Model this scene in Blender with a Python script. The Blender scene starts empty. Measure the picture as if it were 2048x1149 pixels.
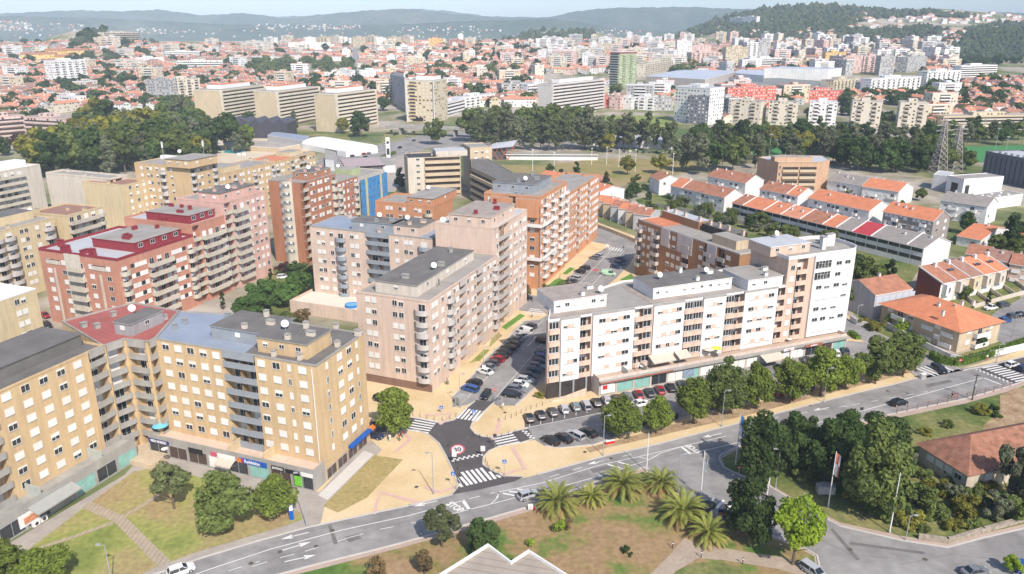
import bpy, math, random
import numpy as np
from math import sin, cos, atan, atan2, hypot, pi, radians, degrees
from mathutils import Vector, Matrix
random.seed(7); RNG=np.random.default_rng(7)
R=random.random
def U(a,b): return a+(b-a)*R()
sc=bpy.context.scene
# ---------------------------------------------------------------- camera, light
FPX=1540.; CAMH=78.; HOR=60.
PITCH=atan((574.5-HOR)/FPX); CP,SP=cos(PITCH),sin(PITCH)
cam_d=bpy.data.cameras.new('camera'); cam=bpy.data.objects.new('camera',cam_d); sc.collection.objects.link(cam)
cam_d.sensor_width=36; cam_d.lens=36*FPX/2048; cam_d.clip_start=1; cam_d.clip_end=60000
cam.location=(0,0,CAMH); cam.rotation_euler=(pi/2-PITCH,0,0); sc.camera=cam
SUN_AZ=radians(-65.4); SUN_EL=radians(44)
sun_d=bpy.data.lights.new('sun','SUN'); sun=bpy.data.objects.new('sun',sun_d); sc.collection.objects.link(sun)
sun_d.energy=4.3; sun_d.angle=radians(.5); sun_d.color=(1,.925,.83)
sun.rotation_euler=Vector((-cos(SUN_AZ)*cos(SUN_EL),-sin(SUN_AZ)*cos(SUN_EL),-sin(SUN_EL))).to_track_quat('-Z','Y').to_euler()
wd=bpy.data.worlds.new('World'); sc.world=wd; wd.use_nodes=True
nt=wd.node_tree; sky=nt.nodes.new('ShaderNodeTexSky'); sky.sky_type='NISHITA'; sky.sun_disc=False
sky.sun_elevation=SUN_EL; sky.sun_rotation=pi/2-SUN_AZ; sky.altitude=100; sky.air_density=.8; sky.dust_density=1.2; sky.ozone_density=3.0
bg=nt.nodes['Background']; bg.inputs[1].default_value=.15; nt.links.new(sky.outputs[0],bg.inputs[0])
sc.view_settings.view_transform='Standard'; sc.view_settings.look='None'; sc.view_settings.exposure=.34; sc.view_settings.gamma=1
sc.cycles.max_bounces=4; sc.cycles.diffuse_bounces=2; sc.cycles.glossy_bounces=2; sc.cycles.transmission_bounces=2; sc.cycles.volume_bounces=0; sc.cycles.transparent_max_bounces=6
HAZE=1.1e-4
sc.cycles.caustics_reflective=False; sc.cycles.caustics_refractive=False
# ---------------------------------------------------------------- layout: survey of the photo -> world metres
def P(px,py,h=0.):
    u=(px-1024)/FPX; v=(py-574.5)/FPX
    t=(h-CAMH)/(-SP-v*CP); return (u*t,(CP-v*SP)*t)
def sstep(a,b,x):
    t=min(1,max(0,(x-a)/(b-a))); return t*t*(3-2*t)
SIL=[(1180,100),(1290,82),(1340,62),(1390,45),(1440,28),(1490,20),(1540,14),(1600,9),(1660,10),(1720,18),(1760,22),(1800,16),(1850,18),(1900,22),(1960,27),(2048,36),(2150,45),(2400,60)]
def SR(u):
    px=1024+u*FPX
    if px<=SIL[0][0]: return 0
    for (a,ya),(b,yb) in zip(SIL,SIL[1:]):
        if px<=b:
            y=ya+(yb-ya)*(px-a)/(b-a); return 78+(60-y)/FPX*2800-10-30
    return 30
def T(x,y):
    if y<750: return 0.
    if y<2100: z=50*((y-750)/1350)
    else: z=50-122*sstep(2100,3300,y)
    z+=50*math.exp(-((x+800)/110)**2-((y-1530)/120)**2)
    z+=34*math.exp(-((x-150)/150)**4-((y-2300)/140)**2)
    z+=46*math.exp(-((x-1180)/230)**2-((y-1750)/170)**2)
    u=x/y
    if u>.1:
        s=SR(u)
        if s>0:
            k=sstep(1650,2800,y); z=z*(1-k)+max(0,s+30)*k if y>2100 else z+max(0,s-8)*k
            if y>2800: z=max(0,s+30)-(y-2800)*.12
    return z
def PT(px,py):
    u=(px-1024)/FPX; v=(py-574.5)/FPX; dx,dy,dz=u,CP-v*SP,-SP-v*CP
    t=300.; last=t
    while t<5200:
        if CAMH+dz*t<T(dx*t,dy*t):
            a,b=last,t
            for _ in range(12):
                m=(a+b)/2
                if CAMH+dz*m<T(dx*m,dy*m): b=m
                else: a=m
            return (dx*b,dy*b,T(dx*b,dy*b))
        last=t; t*=1.012
    return None
def PTs(px,py):
    w=PT(px,py)
    while w is None: py+=1; w=PT(px,py)
    return w
# ---------------------------------------------------------------- materials
MATS={}
def L(r,g,b,k=.8):
    f=lambda c:((c/255+.055)/1.055)**2.4 if c>10 else c/255/12.92
    return (f(r)*k,f(g)*k,f(b)*k)
def mat(name,col,rough=.85,var=.08,scale=.35,metal=0,stripe=None,spec=.3,detail=4,var2=0,tr=0,bump=0,rnd=0,streak=0):
    if name in MATS: return MATS[name]
    m=bpy.data.materials.new(name); m.use_nodes=True; n=m.node_tree.nodes; l=m.node_tree.links
    b=n['Principled BSDF']; b.inputs['Roughness'].default_value=rough; b.inputs['Metallic'].default_value=metal
    b.inputs['Specular IOR Level'].default_value=spec
    m.diffuse_color=(*col,1)
    tc=n.new('ShaderNodeTexCoord')
    val=None
    def mul(a,bb):
        x=n.new('ShaderNodeMath'); x.operation='MULTIPLY'
        l.new(a,x.inputs[0])
        if isinstance(bb,float): x.inputs[1].default_value=bb
        else: l.new(bb,x.inputs[1])
        return x.outputs[0]
    def noise(sc_,lo,hi,det=4,stretch=None):
        t=n.new('ShaderNodeTexNoise'); t.inputs['Scale'].default_value=sc_; t.inputs['Detail'].default_value=det
        src=tc.outputs['Object']
        if stretch:
            mp=n.new('ShaderNodeMapping'); mp.inputs['Scale'].default_value=stretch; l.new(src,mp.inputs[0]); src=mp.outputs[0]
        l.new(src,t.inputs[0])
        mr=n.new('ShaderNodeMapRange'); mr.inputs[1].default_value=.3; mr.inputs[2].default_value=.7; mr.inputs[3].default_value=lo; mr.inputs[4].default_value=hi
        l.new(t.outputs[0],mr.inputs[0]); return mr.outputs[0]
    if var: val=noise(scale,1-var,1+var,detail)
    if var2: 
        v2=noise(scale*9,1-var2,1+var2,3); val=v2 if val is None else mul(val,v2)
    if streak:
        v3=noise(1.0,1-streak,1+streak*.4,4,(1.2,1.2,.12)); val=v3 if val is None else mul(val,v3)
    if rnd:
        oi=n.new('ShaderNodeObjectInfo'); mr=n.new('ShaderNodeMapRange'); mr.inputs[3].default_value=1-rnd; mr.inputs[4].default_value=1+rnd
        l.new(oi.outputs['Random'],mr.inputs[0]); val=mr.outputs[0] if val is None else mul(val,mr.outputs[0])
    if stripe:
        axis,per,amt=stripe
        uv=n.new('ShaderNodeSeparateXYZ'); l.new(tc.outputs['UV'],uv.inputs[0])
        a=n.new('ShaderNodeMath'); a.operation='DIVIDE'; l.new(uv.outputs[axis],a.inputs[0]); a.inputs[1].default_value=per
        fr=n.new('ShaderNodeMath'); fr.operation='FRACT'; l.new(a.outputs[0],fr.inputs[0])
        lt=n.new('ShaderNodeMath'); lt.operation='LESS_THAN'; l.new(fr.outputs[0],lt.inputs[0]); lt.inputs[1].default_value=.2
        mr=n.new('ShaderNodeMapRange'); mr.inputs[3].default_value=1; mr.inputs[4].default_value=1-amt; l.new(lt.outputs[0],mr.inputs[0])
        val=mr.outputs[0] if val is None else mul(val,mr.outputs[0])
    if val is not None:
        mx=n.new('ShaderNodeVectorMath'); mx.operation='SCALE'; mx.inputs[0].default_value=col; l.new(val,mx.inputs['Scale'])
        l.new(mx.outputs[0],b.inputs['Base Color'])
        if bump:
            bp=n.new('ShaderNodeBump'); bp.inputs['Strength'].default_value=bump; l.new(val,bp.inputs['Height']); l.new(bp.outputs[0],b.inputs['Normal'])
    else: b.inputs['Base Color'].default_value=(*col,1)
    if tr:
        td=n.new('ShaderNodeBsdfTranslucent'); ms=n.new('ShaderNodeMixShader'); ms.inputs[0].default_value=tr
        if val is not None: l.new(mx.outputs[0],td.inputs[0])
        else: td.inputs[0].default_value=(*col,1)
        l.new(b.outputs[0],ms.inputs[1]); l.new(td.outputs[0],ms.inputs[2]); l.new(ms.outputs[0],n['Material Output'].inputs[0])
    MATS[name]=m; return m
def wall_m(name,*rgb,k=.8):
    g=sum(rgb)/3; rgb=[c*.8+g*.2 for c in rgb]
    return mat('wall_'+name,L(*rgb,k=k),.9,.07,.12,streak=.15,var2=.04)
def patch(name,cols,scale=.05,rough=.95,det=6,fine=.15,fs=1.5,pos=None):
    """ground made of several tones mixed by two noises"""
    if name in MATS: return MATS[name]
    m=bpy.data.materials.new(name); m.use_nodes=True; n=m.node_tree.nodes; l=m.node_tree.links
    b=n['Principled BSDF']; b.inputs['Roughness'].default_value=rough; b.inputs['Specular IOR Level'].default_value=.15
    tc=n.new('ShaderNodeTexCoord'); t=n.new('ShaderNodeTexNoise'); t.inputs['Scale'].default_value=scale; t.inputs['Detail'].default_value=det; t.inputs['Roughness'].default_value=.6
    l.new(tc.outputs['Object'],t.inputs[0]); cr=n.new('ShaderNodeValToRGB'); l.new(t.outputs[0],cr.inputs[0])
    e=cr.color_ramp.elements; k=len(cols)
    while len(e)<k: e.new(.5)
    for i,c in enumerate(cols):
        e[i].position=pos[i] if pos else .32+.36*i/(k-1); e[i].color=(*c,1)
    t2=n.new('ShaderNodeTexNoise'); t2.inputs['Scale'].default_value=fs; t2.inputs['Detail'].default_value=5; l.new(tc.outputs['Object'],t2.inputs[0])
    mr=n.new('ShaderNodeMapRange'); mr.inputs[1].default_value=.3; mr.inputs[2].default_value=.7; mr.inputs[3].default_value=1-fine; mr.inputs[4].default_value=1+fine
    l.new(t2.outputs[0],mr.inputs[0]); mx=n.new('ShaderNodeVectorMath'); mx.operation='SCALE'; l.new(cr.outputs[0],mx.inputs[0]); l.new(mr.outputs[0],mx.inputs['Scale'])
    l.new(mx.outputs[0],b.inputs['Base Color']); m.diffuse_color=(*cols[0],1); MATS[name]=m; return m
def facade_m(name,wall,per=3.2,fh=2.9,wx=(.25,.7),wy=(.35,.78),shut=.55,dark=(.05,.055,.06)):
    """far facade: wall colour with its grid of windows, part shuttered"""
    key='facade_'+name
    if key in MATS: return MATS[key]
    m=bpy.data.materials.new(key); m.use_nodes=True; n=m.node_tree.nodes; l=m.node_tree.links
    b=n['Principled BSDF']; b.inputs['Roughness'].default_value=.85; b.inputs['Specular IOR Level'].default_value=.2
    tc=n.new('ShaderNodeTexCoord'); s=n.new('ShaderNodeSeparateXYZ'); l.new(tc.outputs['UV'],s.inputs[0])
    def M(op,a,bv=None,cv=None):
        x=n.new('ShaderNodeMath'); x.operation=op
        for i,q in enumerate((a,bv,cv)):
            if q is None: continue
            if isinstance(q,(int,float)): x.inputs[i].default_value=q
            else: l.new(q,x.inputs[i])
        return x.outputs[0]
    u=M('DIVIDE',s.outputs[0],per); v=M('DIVIDE',s.outputs[1],fh); fu=M('FRACT',u); fv=M('FRACT',v)
    mk=M('MULTIPLY',M('MULTIPLY',M('GREATER_THAN',fu,wx[0]),M('LESS_THAN',fu,wx[1])),M('MULTIPLY',M('GREATER_THAN',fv,wy[0]),M('LESS_THAN',fv,wy[1])))
    cx=n.new('ShaderNodeCombineXYZ'); l.new(M('FLOOR',u),cx.inputs[0]); l.new(M('FLOOR',v),cx.inputs[1])
    oi=n.new('ShaderNodeObjectInfo'); l.new(M('MULTIPLY',oi.outputs['Random'],50.),cx.inputs[2])
    wn=n.new('ShaderNodeTexWhiteNoise'); l.new(cx.outputs[0],wn.inputs[0])
    sh=M('LESS_THAN',wn.outputs['Value'],shut)
    m1=n.new('ShaderNodeMix'); m1.data_type='RGBA'; l.new(sh,m1.inputs[0]); m1.inputs[6].default_value=(*dark,1); m1.inputs[7].default_value=(.62,.61,.58,1)
    m2=n.new('ShaderNodeMix'); m2.data_type='RGBA'; l.new(mk,m2.inputs[0]); m2.inputs[6].default_value=(*wall,1); l.new(m1.outputs[2],m2.inputs[7])
    l.new(m2.outputs[2],b.inputs['Base Color']); MATS[key]=m; return m
WHITE=mat('white_paint',L(250,248,244),.6,.04,.5)
SHUT=mat('white_shutter',L(248,246,240),.6,.05,.7,rnd=.06)
GLASS=mat('dark_glass',(.035,.04,.045),.12,.3,.5,spec=.6)
DARK=mat('dark_interior',(.05,.04,.035),.8,.3,.5)
GREYC=mat('grey_concrete',L(176,172,165),.9,.12,.3,streak=.1)
ANTH=mat('anthracite',(.045,.045,.05),.6,.1,1)
METAL=mat('galvanised_metal',(.42,.43,.44),.45,.05,1,metal=.3)
BLACK=mat('black_rubber',(.02,.02,.02),.7,0)
# ---------------------------------------------------------------- mesh building
COL=sc.collection.objects
class MB:
    def __init__(s): s.v=[]; s.f=[]; s.m=[]; s.ms=[]
    def mi(s,m):
        if m not in s.ms: s.ms.append(m)
        return s.ms.index(m)
    def face(s,pts,m): 
        k=len(s.v); s.v+=[tuple(map(float,p)) for p in pts]; s.f.append(tuple(range(k,k+len(pts)))); s.m.append(s.mi(m))
    def box(s,x0,x1,y0,y1,z0,z1,m,top=None,skip=''):
        k=len(s.v); s.v+=[(x,y,z) for z in (z0,z1) for x,y in ((x0,y0),(x1,y0),(x1,y1),(x0,y1))]
        q={'b':(3,2,1,0),'t':(4,5,6,7),'f':(0,1,5,4),'r':(1,2,6,5),'k':(2,3,7,6),'l':(3,0,4,7)}
        for c,i in q.items():
            if c in skip: continue
            s.f.append(tuple(k+j for j in i)); s.m.append(s.mi(top if (top and c=='t') else m))
    def prism(s,poly,z0,z1,m,top=None,bottom=False,cap=True):
        n=len(poly); k=len(s.v)
        a=sum(poly[i][0]*poly[(i+1)%n][1]-poly[(i+1)%n][0]*poly[i][1] for i in range(n))
        if a<0: poly=poly[::-1]
        s.v+=[(p[0],p[1],z0) for p in poly]+[(p[0],p[1],z1) for p in poly]
        for i in range(n):
            j=(i+1)%n; s.f.append((k+i,k+j,k+n+j,k+n+i)); s.m.append(s.mi(m))
        if cap: s.f.append(tuple(k+n+i for i in range(n))); s.m.append(s.mi(top or m))
        if bottom: s.f.append(tuple(k+n-1-i for i in range(n))); s.m.append(s.mi(m))
    def tube(s,p,q,r0,r1,m,n=6,cap=True):
        p=Vector(p); q=Vector(q); d=(q-p).normalized(); a=d.orthogonal().normalized(); b=d.cross(a); k=len(s.v)
        for c,r in ((p,r0),(q,r1)):
            for i in range(n):
                t=2*pi*i/n; w=c+a*(r*cos(t))+b*(r*sin(t)); s.v.append(tuple(w))
        for i in range(n):
            j=(i+1)%n; s.f.append((k+i,k+j,k+n+j,k+n+i)); s.m.append(s.mi(m))
        if cap: s.f.append(tuple(k+n+i for i in range(n))); s.m.append(s.mi(m)); s.f.append(tuple(k+n-1-i for i in range(n))); s.m.append(s.mi(m))
    def add(s,me,M):
        k=len(s.v); s.v+=[tuple(M@v.co) for v in me.vertices]
        for p in me.polygons: s.f.append(tuple(k+i for i in p.vertices)); s.m.append(s.mi(me.materials[p.material_index]))
    def mesh(s,name,smooth=False):
        me=bpy.data.meshes.new(name); me.from_pydata(s.v,[],s.f)
        for m in s.ms: me.materials.append(m)
        if s.f: me.polygons.foreach_set('material_index',s.m)
        uv=me.uv_layers.new(name='uv'); data=[]
        for p in me.polygons:
            nx,ny,nz=p.normal
            h=hypot(nx,ny)
            if h<.05: 
                for i in p.vertices: c=me.vertices[i].co; data+= [c.x,c.y]
            else:
                tx,ty=-ny/h,nx/h; sl=1 if h>.9 else 1/h
                for i in p.vertices:
                    c=me.vertices[i].co
                    data+=[c.x*tx+c.y*ty, c.z if h>.9 else (c.x*nx+c.y*ny)/h/max(nz,.1)]
        uv.data.foreach_set('uv',data)
        if smooth: me.polygons.foreach_set('use_smooth',[True]*len(me.polygons))
        return me
    def build(s,name,parent=None,loc=(0,0,0),rz=0,**k): return obj(name,s.mesh(name,k.pop('smooth',False)),parent,loc,rz,**k)
def obj(name,me,parent=None,loc=(0,0,0),rz=0,sc_=None,**props):
    o=bpy.data.objects.new(name,me); COL.link(o)
    if parent is not None: o.parent=parent
    o.location=loc; o.rotation_euler=(0,0,rz)
    if sc_ is not None: o.scale=sc_ if isinstance(sc_,(tuple,list)) else (sc_,)*3
    for k,v in props.items(): o[k]=v
    return o
def thing(name,label,cat,loc,rz=0,group=None):
    o=obj(name,None,None,loc,rz,label=label,category=cat); o.empty_display_size=.5
    if group: o['group']=group
    return o
def tag(o,label,cat,group=None,kind=None):
    o['label']=label; o['category']=cat
    if group: o['group']=group
    if kind: o['kind']=kind
    return o
def sheet(name,pix,m,z,kind='structure',h=0,thick=0,kerb=None,lift=0):
    """ground polygon outlined on the survey; thick>0 makes a raised slab with kerb faces"""
    pts=[P(x,y,h) for x,y in pix]
    b=MB()
    if thick: b.prism(pts,z,z+thick,kerb or m,top=m)
    else:
        a=sum(pts[i][0]*pts[(i+1)%len(pts)][1]-pts[(i+1)%len(pts)][0]*pts[i][1] for i in range(len(pts)))
        if a<0: pts=pts[::-1]
        b.face([(x,y,z) for x,y in pts],m)
    return b.build(name,kind=kind)
def copy_tree(o,parent=None):
    c=o.copy(); COL.link(c)
    if parent is not None: c.parent=parent
    for ch in KIDS.get(o.name,[]): copy_tree(ch,c)
    return c
KIDS={}
def reg(o):
    for ch in o.children: KIDS.setdefault(o.name,[]).append(ch)
# ---------------------------------------------------------------- windows, balconies and other repeated parts (meshes shared by all buildings)
MC={}
def cached(key,fn):
    if key not in MC: MC[key]=fn()
    return MC[key]
def win_mesh(w,h,kind,fm=None):
    """x along the wall, -y outwards, z up from the sill. kind: closed / half / open / slit"""
    fm=fm or WHITE
    def f():
        b=MB(); hw=w/2
        b.box(-hw-.04,hw+.04,-.10,0,-.09,0,GREYC if fm is WHITE else fm,skip='k')          # sill
        b.box(-hw-.03,hw+.03,-.05,0,h,h+.05,fm,skip='k'); 
        for sx in (-1,1): b.box(min(sx*hw,sx*(hw+.05)),max(sx*hw,sx*(hw+.05)),-.05,0,0,h,fm,skip='k')
        z=0 if kind=='closed' else h*.52 if kind=='half' else h*.8 if kind=='low' else h
        if z<h: b.box(-hw,hw,-.035,0,z,h,SHUT,skip='k')
        if z>0:
            b.box(-hw,hw,-.012,0,0,z,GLASS,skip='k')
            b.box(-.03,.03,-.03,0,0,z,fm,skip='k')
            b.box(-hw,hw,-.03,0,0,.06,fm,skip='k')
        return b.mesh('window')
    return cached(('w',w,h,kind,fm.name),f)
def band_mesh(w,h,n):
    def f():
        b=MB(); b.box(-w/2,w/2,-.02,0,0,h,GLASS,skip='k')
        b.box(-w/2-.05,w/2+.05,-.12,0,-.1,0,WHITE,skip='k'); b.box(-w/2-.05,w/2+.05,-.08,0,h,h+.08,WHITE,skip='k')
        for i in range(n+1): x=-w/2+w*i/n; b.box(x-.04,x+.04,-.06,0,0,h,WHITE,skip='k')
        return b.mesh('window')
    return cached(('b',w,h,n),f)
def shband(w,h,v):
    def f():
        b=MB(); n=max(3,int(w/1.3)); b.box(-w/2-.05,w/2+.05,-.1,0,-.08,0,WHITE,skip='k')
        for i in range(n):
            x0,x1=-w/2+w*i/n+.04,-w/2+w*(i+1)/n-.04; op=(i*7+v*5)%6==0
            b.box(x0,x1,-.04,0,0,h,SHUT if not op else GLASS,skip='k')
        return b.mesh('window')
    return cached(('sb2',w,h,v),f)
def balc_mesh(w,d,m,curve=0,rail=0,ph=1.05,top=False):
    """projecting balcony: slab, parapet on three sides; inner side open"""
    def f():
        b=MB(); t=.12
        if curve:
            N=6; o=[(-w/2+w*i/N, -d*(1-.35*(2*i/N-1)**2) if 0<i<N else -d*.45) for i in range(N+1)]
        else: o=[(-w/2,-d),(w/2,-d)]
        o=[(-w/2,0)]+o+[(w/2,0)]
        b.prism(o,-.16,0,m,bottom=True)
        inn=[(x*(1-2*t/w),y+t if y<-.2 else y) for x,y in o]
        z1=.35 if rail else ph
        for a,c,ia,ic in zip(o,o[1:],inn,inn[1:]):
            b.face([(a[0],a[1],0),(c[0],c[1],0),(c[0],c[1],z1),(a[0],a[1],z1)],m)
            b.face([(ic[0],ic[1],0),(ia[0],ia[1],0),(ia[0],ia[1],z1),(ic[0],ic[1],z1)],m)
            b.face([(a[0],a[1],z1),(c[0],c[1],z1),(ic[0],ic[1],z1),(ia[0],ia[1],z1)],m)
            if rail: 
                b.tube((a[0],a[1]+.03,1.05),(c[0],c[1]+.03,1.05),.035,.035,rail,4,False); b.tube((a[0],a[1]+.03,.72),(c[0],c[1]+.03,.72),.025,.025,rail,4,False)
        return b.mesh('balcony')
    return cached(('B',w,d,m.name,curve,bool(rail),ph),f)
def door_mesh(w,h,kind):
    def f():
        b=MB(); 
        b.box(-w/2,w/2,-.03,0,0,h,SHUT if kind=='closed' else GLASS,skip='k')
        if kind=='half': b.box(-w/2,w/2,-.045,-.03,h*.55,h,SHUT,skip='k')
        b.box(-w/2-.05,-w/2,-.06,0,0,h,WHITE,skip='k'); b.box(w/2,w/2+.05,-.06,0,0,h,WHITE,skip='k'); b.box(-.03,.03,-.05,-.0,0,h,WHITE,skip='k')
        b.box(-w/2,w/2,-.06,0,h,h+.05,WHITE,skip='k')
        return b.mesh('balcony_door')
    return cached(('d',w,h,kind),f)
def chim_mesh(w,d,h,m,capm):
    def f():
        b=MB(); b.box(-w/2,w/2,-d/2,d/2,0,h,m)
        for sx in (-1,1):
            for sy in (-1,1): b.box(sx*w/2*.7-.06,sx*w/2*.7+.06,sy*d/2*.7-.06,sy*d/2*.7+.06,h,h+.16,m)
        b.box(-w/2-.08,w/2+.08,-d/2-.08,d/2+.08,h+.16,h+.26,capm); return b.mesh('chimney')
    return cached(('c',w,d,h,m.name,capm.name),f)
def dish_mesh():
    def f():
        b=MB(); b.tube((0,0,0),(0,0,1.0),.05,.05,METAL,5)
        n=14; c=Vector((0,-.1,1.35)); ax=Vector((.35,-.8,.5)).normalized(); u=ax.orthogonal().normalized(); v=ax.cross(u)
        rings=[(0,-.16),(.35,-.13),(.7,0)]
        P0=[[tuple(c+ax*dd+(u*cos(2*pi*i/n)+v*sin(2*pi*i/n))*r) for i in range(n)] for r,dd in rings]
        for a,bb in zip(P0,P0[1:]):
            for i in range(n): b.face([a[i],a[(i+1)%n],bb[(i+1)%n],bb[i]],WHITE)
        for i in range(n): b.face([P0[2][(i+1)%n],P0[2][i],tuple(Vector(P0[1][i])-ax*.05),tuple(Vector(P0[1][(i+1)%n])-ax*.05)],WHITE)
        b.tube(tuple(c-ax*.1),tuple(c+ax*.55),.02,.02,METAL,4); return b.mesh('satellite_dish')
    return cached('dish',f)
SHUTP=.76
class Bld:
    """one building: an Empty at its base, walls from a footprint whose edges carry patterns of openings"""
    def __init__(s,name,label,cat,org,rz,group=None):
        s.root=thing(name,label,cat,(org[0],org[1],org[2] if len(org)>2 else 0),rz,group); s.o=org; s.rz=rz; s.q={}; s.c,s.s=cos(rz),sin(rz); s.n={}
    def loc(s,x,y):  # world -> local
        dx,dy=x-s.o[0],y-s.o[1]; return (dx*s.c+dy*s.s,-dx*s.s+dy*s.c)
    def wor(s,x,y): return (s.o[0]+x*s.c-y*s.s,s.o[1]+x*s.s+y*s.c)
    def put(s,kind,me,x,y,z,rz=0,par=None):
        o_=(kind,me,x,y,z,rz); s.q.setdefault(kind,[]).append(o_)
    def flush(s):
        for kind,l in s.q.items():
            l.sort(key=lambda a:(lambda w:hypot(w[0],w[1])-a[4]*.3)(s.wor(a[2],a[3])))
            for k,me,x,y,z,rz in l[:100]: obj(kind,me,s.root,(x,y,z),rz)
            if len(l)>100:
                b=MB()
                for k,me,x,y,z,rz in l[100:]: b.add(me,Matrix.Translation((x,y,z))@Matrix.Rotation(rz,4,'Z'))
                b.build(kind,s.root,kind='stuff')
        s.q={}
    def walls(s,poly,pats,h,base,nf,fh,wm,roofm,parm=None,fasc=None,rim=.5,bm=None,rm_rail=None,wk=None,loggd=1.3,name='wall',z0=0,winf=None,capm=None,roofname='roof',slabm=None):
        """poly: local outline counter-clockwise seen from above; pats: one pattern string per edge"""
        bm=bm or GREYC; pts=[]; n=len(poly)
        for i in range(n):
            a=Vector(poly[i]).to_2d(); b=Vector(poly[(i+1)%n]).to_2d(); d=b-a; Ln=d.length; t=d/Ln; nin=Vector((-t.y,t.x)); rz=atan2(t.y,t.x)
            pts.append(tuple(a)); pat=pats[i] if i<len(pats) else ''
            if not pat: continue
            toks=[]
            for w in pat.split():
                k=w[0] if w[0].isalpha() else ''; toks.append((k,float(w[1:] if k else w)))
            sc_=Ln/sum(w for _,w in toks); x=0
            for k,w in toks:
                w*=sc_; xc=x+w/2; c=a+t*xc
                if k in 'LJ' and k:
                    for q,dd in ((x,0),(x,loggd),(x+w,loggd),(x+w,0)): 
                        p=a+t*q+nin*dd
                        if (Vector(pts[-1])-p).length>.01: pts.append(tuple(p))
                s.feat(k,c,t,nin,rz,w,base,nf,fh,bm,rm_rail,loggd,h,fasc,winf,wm)
                x+=w
        # remove duplicate consecutive points
        cl=[]
        for p in pts:
            if not cl or hypot(p[0]-cl[-1][0],p[1]-cl[-1][1])>.01: cl.append(p)
        if hypot(cl[0][0]-cl[-1][0],cl[0][1]-cl[-1][1])<.01: cl.pop()
        b=MB(); b.prism(cl,z0-(.3 if z0==0 else 0),h,wm,cap=False); b.build(name,s.root)
        # roof deck and rim
        b=MB(); b.prism([tuple(p) for p in poly],h-.12,h,roofm,bottom=True); b.build(roofname,s.root)
        if rim:
            b=MB(); t_=.22; capm=capm or parm or wm
            for i in range(n):
                a=Vector(poly[i]); c=Vector(poly[(i+1)%n]); p_=Vector(poly[i-1]); q_=Vector(poly[(i+2)%n])
                def inset(pp,cc,nn):
                    d1=(cc-pp).normalized(); d2=(nn-cc).normalized(); n1=Vector((-d1.y,d1.x)); n2=Vector((-d2.y,d2.x)); m=(n1+n2); k=m.dot(n1)
                    return cc+m*(t_/max(k,.3))
                ia=inset(p_,a,c); ic=inset(a,c,q_)
                z=h+rim
                b.face([(*a,h-.12),(*c,h-.12),(*c,z),(*a,z)],parm or wm); b.face([(*ic,h),(*ia,h),(*ia,z),(*ic,z)],parm or wm); b.face([(*a,z),(*c,z),(*ic,z),(*ia,z)],capm)
            b.build('parapet',s.root)
    def feat(s,k,c,t,nin,rz,w,base,nf,fh,bm,rail,lg,h,fasc,winf,wm):
        if not k: return
        r=random.Random(hash((round(c.x,1),round(c.y,1)))&0xffff)
        for i in range(nf):
            z=base+i*fh
            def kd():
                q=r.random(); return 'closed' if q<SHUTP-.12 else 'low' if q<SHUTP else 'half' if q<SHUTP+.11 else 'open'
            def wn(x,ww,hh=1.25,sill=1.0):
                p=c+t*x; s.put('window',win_mesh(ww,hh,kd(),winf),p.x,p.y,z+sill,rz)
            if k=='w': wn(0,1.5)
            elif k=='v': wn(0,1.15)
            elif k=='n': wn(0,.6)
            elif k=='d': wn(-.8,1.15); wn(.8,1.15)
            elif k=='D': wn(-w*.25,1.5); wn(w*.25,1.5)
            elif k=='G': s.put('window',shband(round(w-.6,1),1.15,r.randrange(4)),c.x,c.y,z+1.1,rz)
            elif k in 'BCK':
                s.put('balcony',balc_mesh(round(w-.1,1),1.25,bm,1 if k=='C' else 0,rail or 0),c.x,c.y,z,rz)
                s.put('balcony_door',door_mesh(1.6,2.15,r.choice(['closed','open','half','open'])),c.x,c.y,z+.02,rz)
            elif k=='L':
                p=c+nin*(lg-.0)
                s.put('balcony',cached(('lg',round(w,1),lg,bm.name),lambda:s.logg(round(w,1),lg,bm)),c.x,c.y,z,rz)
                s.put('balcony_door',door_mesh(min(1.7,round(w*.6,1)),2.15,r.choice(['closed','open','half','open'])),p.x,p.y,z+.02,rz)
            elif k=='J':  # glazed-in recess
                s.put('balcony',cached(('lj',round(w,1),lg,bm.name),lambda:s.logg(round(w,1),lg,bm)),c.x,c.y,z,rz)
                p=c+nin*.15
                s.put('window',band_mesh(round(w-.3,1),1.5,max(2,int(w/.8))),p.x,p.y,z+1.05,rz)
            elif k=='H':  # long slab balcony with dark recess band
                s.put('balcony',cached(('lh',round(w,1),bm.name),lambda:s.longb(round(w,1),bm)),c.x,c.y,z,rz)
                q=int(w/2.6); 
                for j in range(q):
                    x=-w/2+w*(j+.5)/q; p=c+t*x; s.put('balcony_door',door_mesh(1.5,2.15,r.choice(['closed','closed','open','half'])),p.x,p.y,z+.02,rz)
            elif k=='S': # dark ribbon of glazing between spandrels
                s.put('window_band',cached(('sb',round(w,1)),lambda:s.ribbon(round(w,1))),c.x,c.y,z+1.15,rz)
        if k=='P': s.put('wall_panel',cached(('pp',round(w,1),round(h,1)),lambda:s.panel(round(w,1),h)),c.x,c.y,0,rz)
        if k in 'LJ' and fasc:
            s.put('fascia_panel',cached(('fp',round(w,1),fasc.name),lambda:s.fp(round(w,1),fasc)),c.x,c.y,h-.12,rz)
    def logg(s,w,lg,bm):
        b=MB(); b.box(-w/2+.003,w/2-.003,-.35,lg-.003,-.18,0,bm); 
        b.box(-w/2+.003,w/2-.003,-.35,-.22,0,1.0,bm); b.box(-w/2-.0,-w/2+.1,-.22,0,0,1.0,bm); b.box(w/2-.1,w/2,-.22,0,0,1.0,bm); return b.mesh('balcony')
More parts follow.
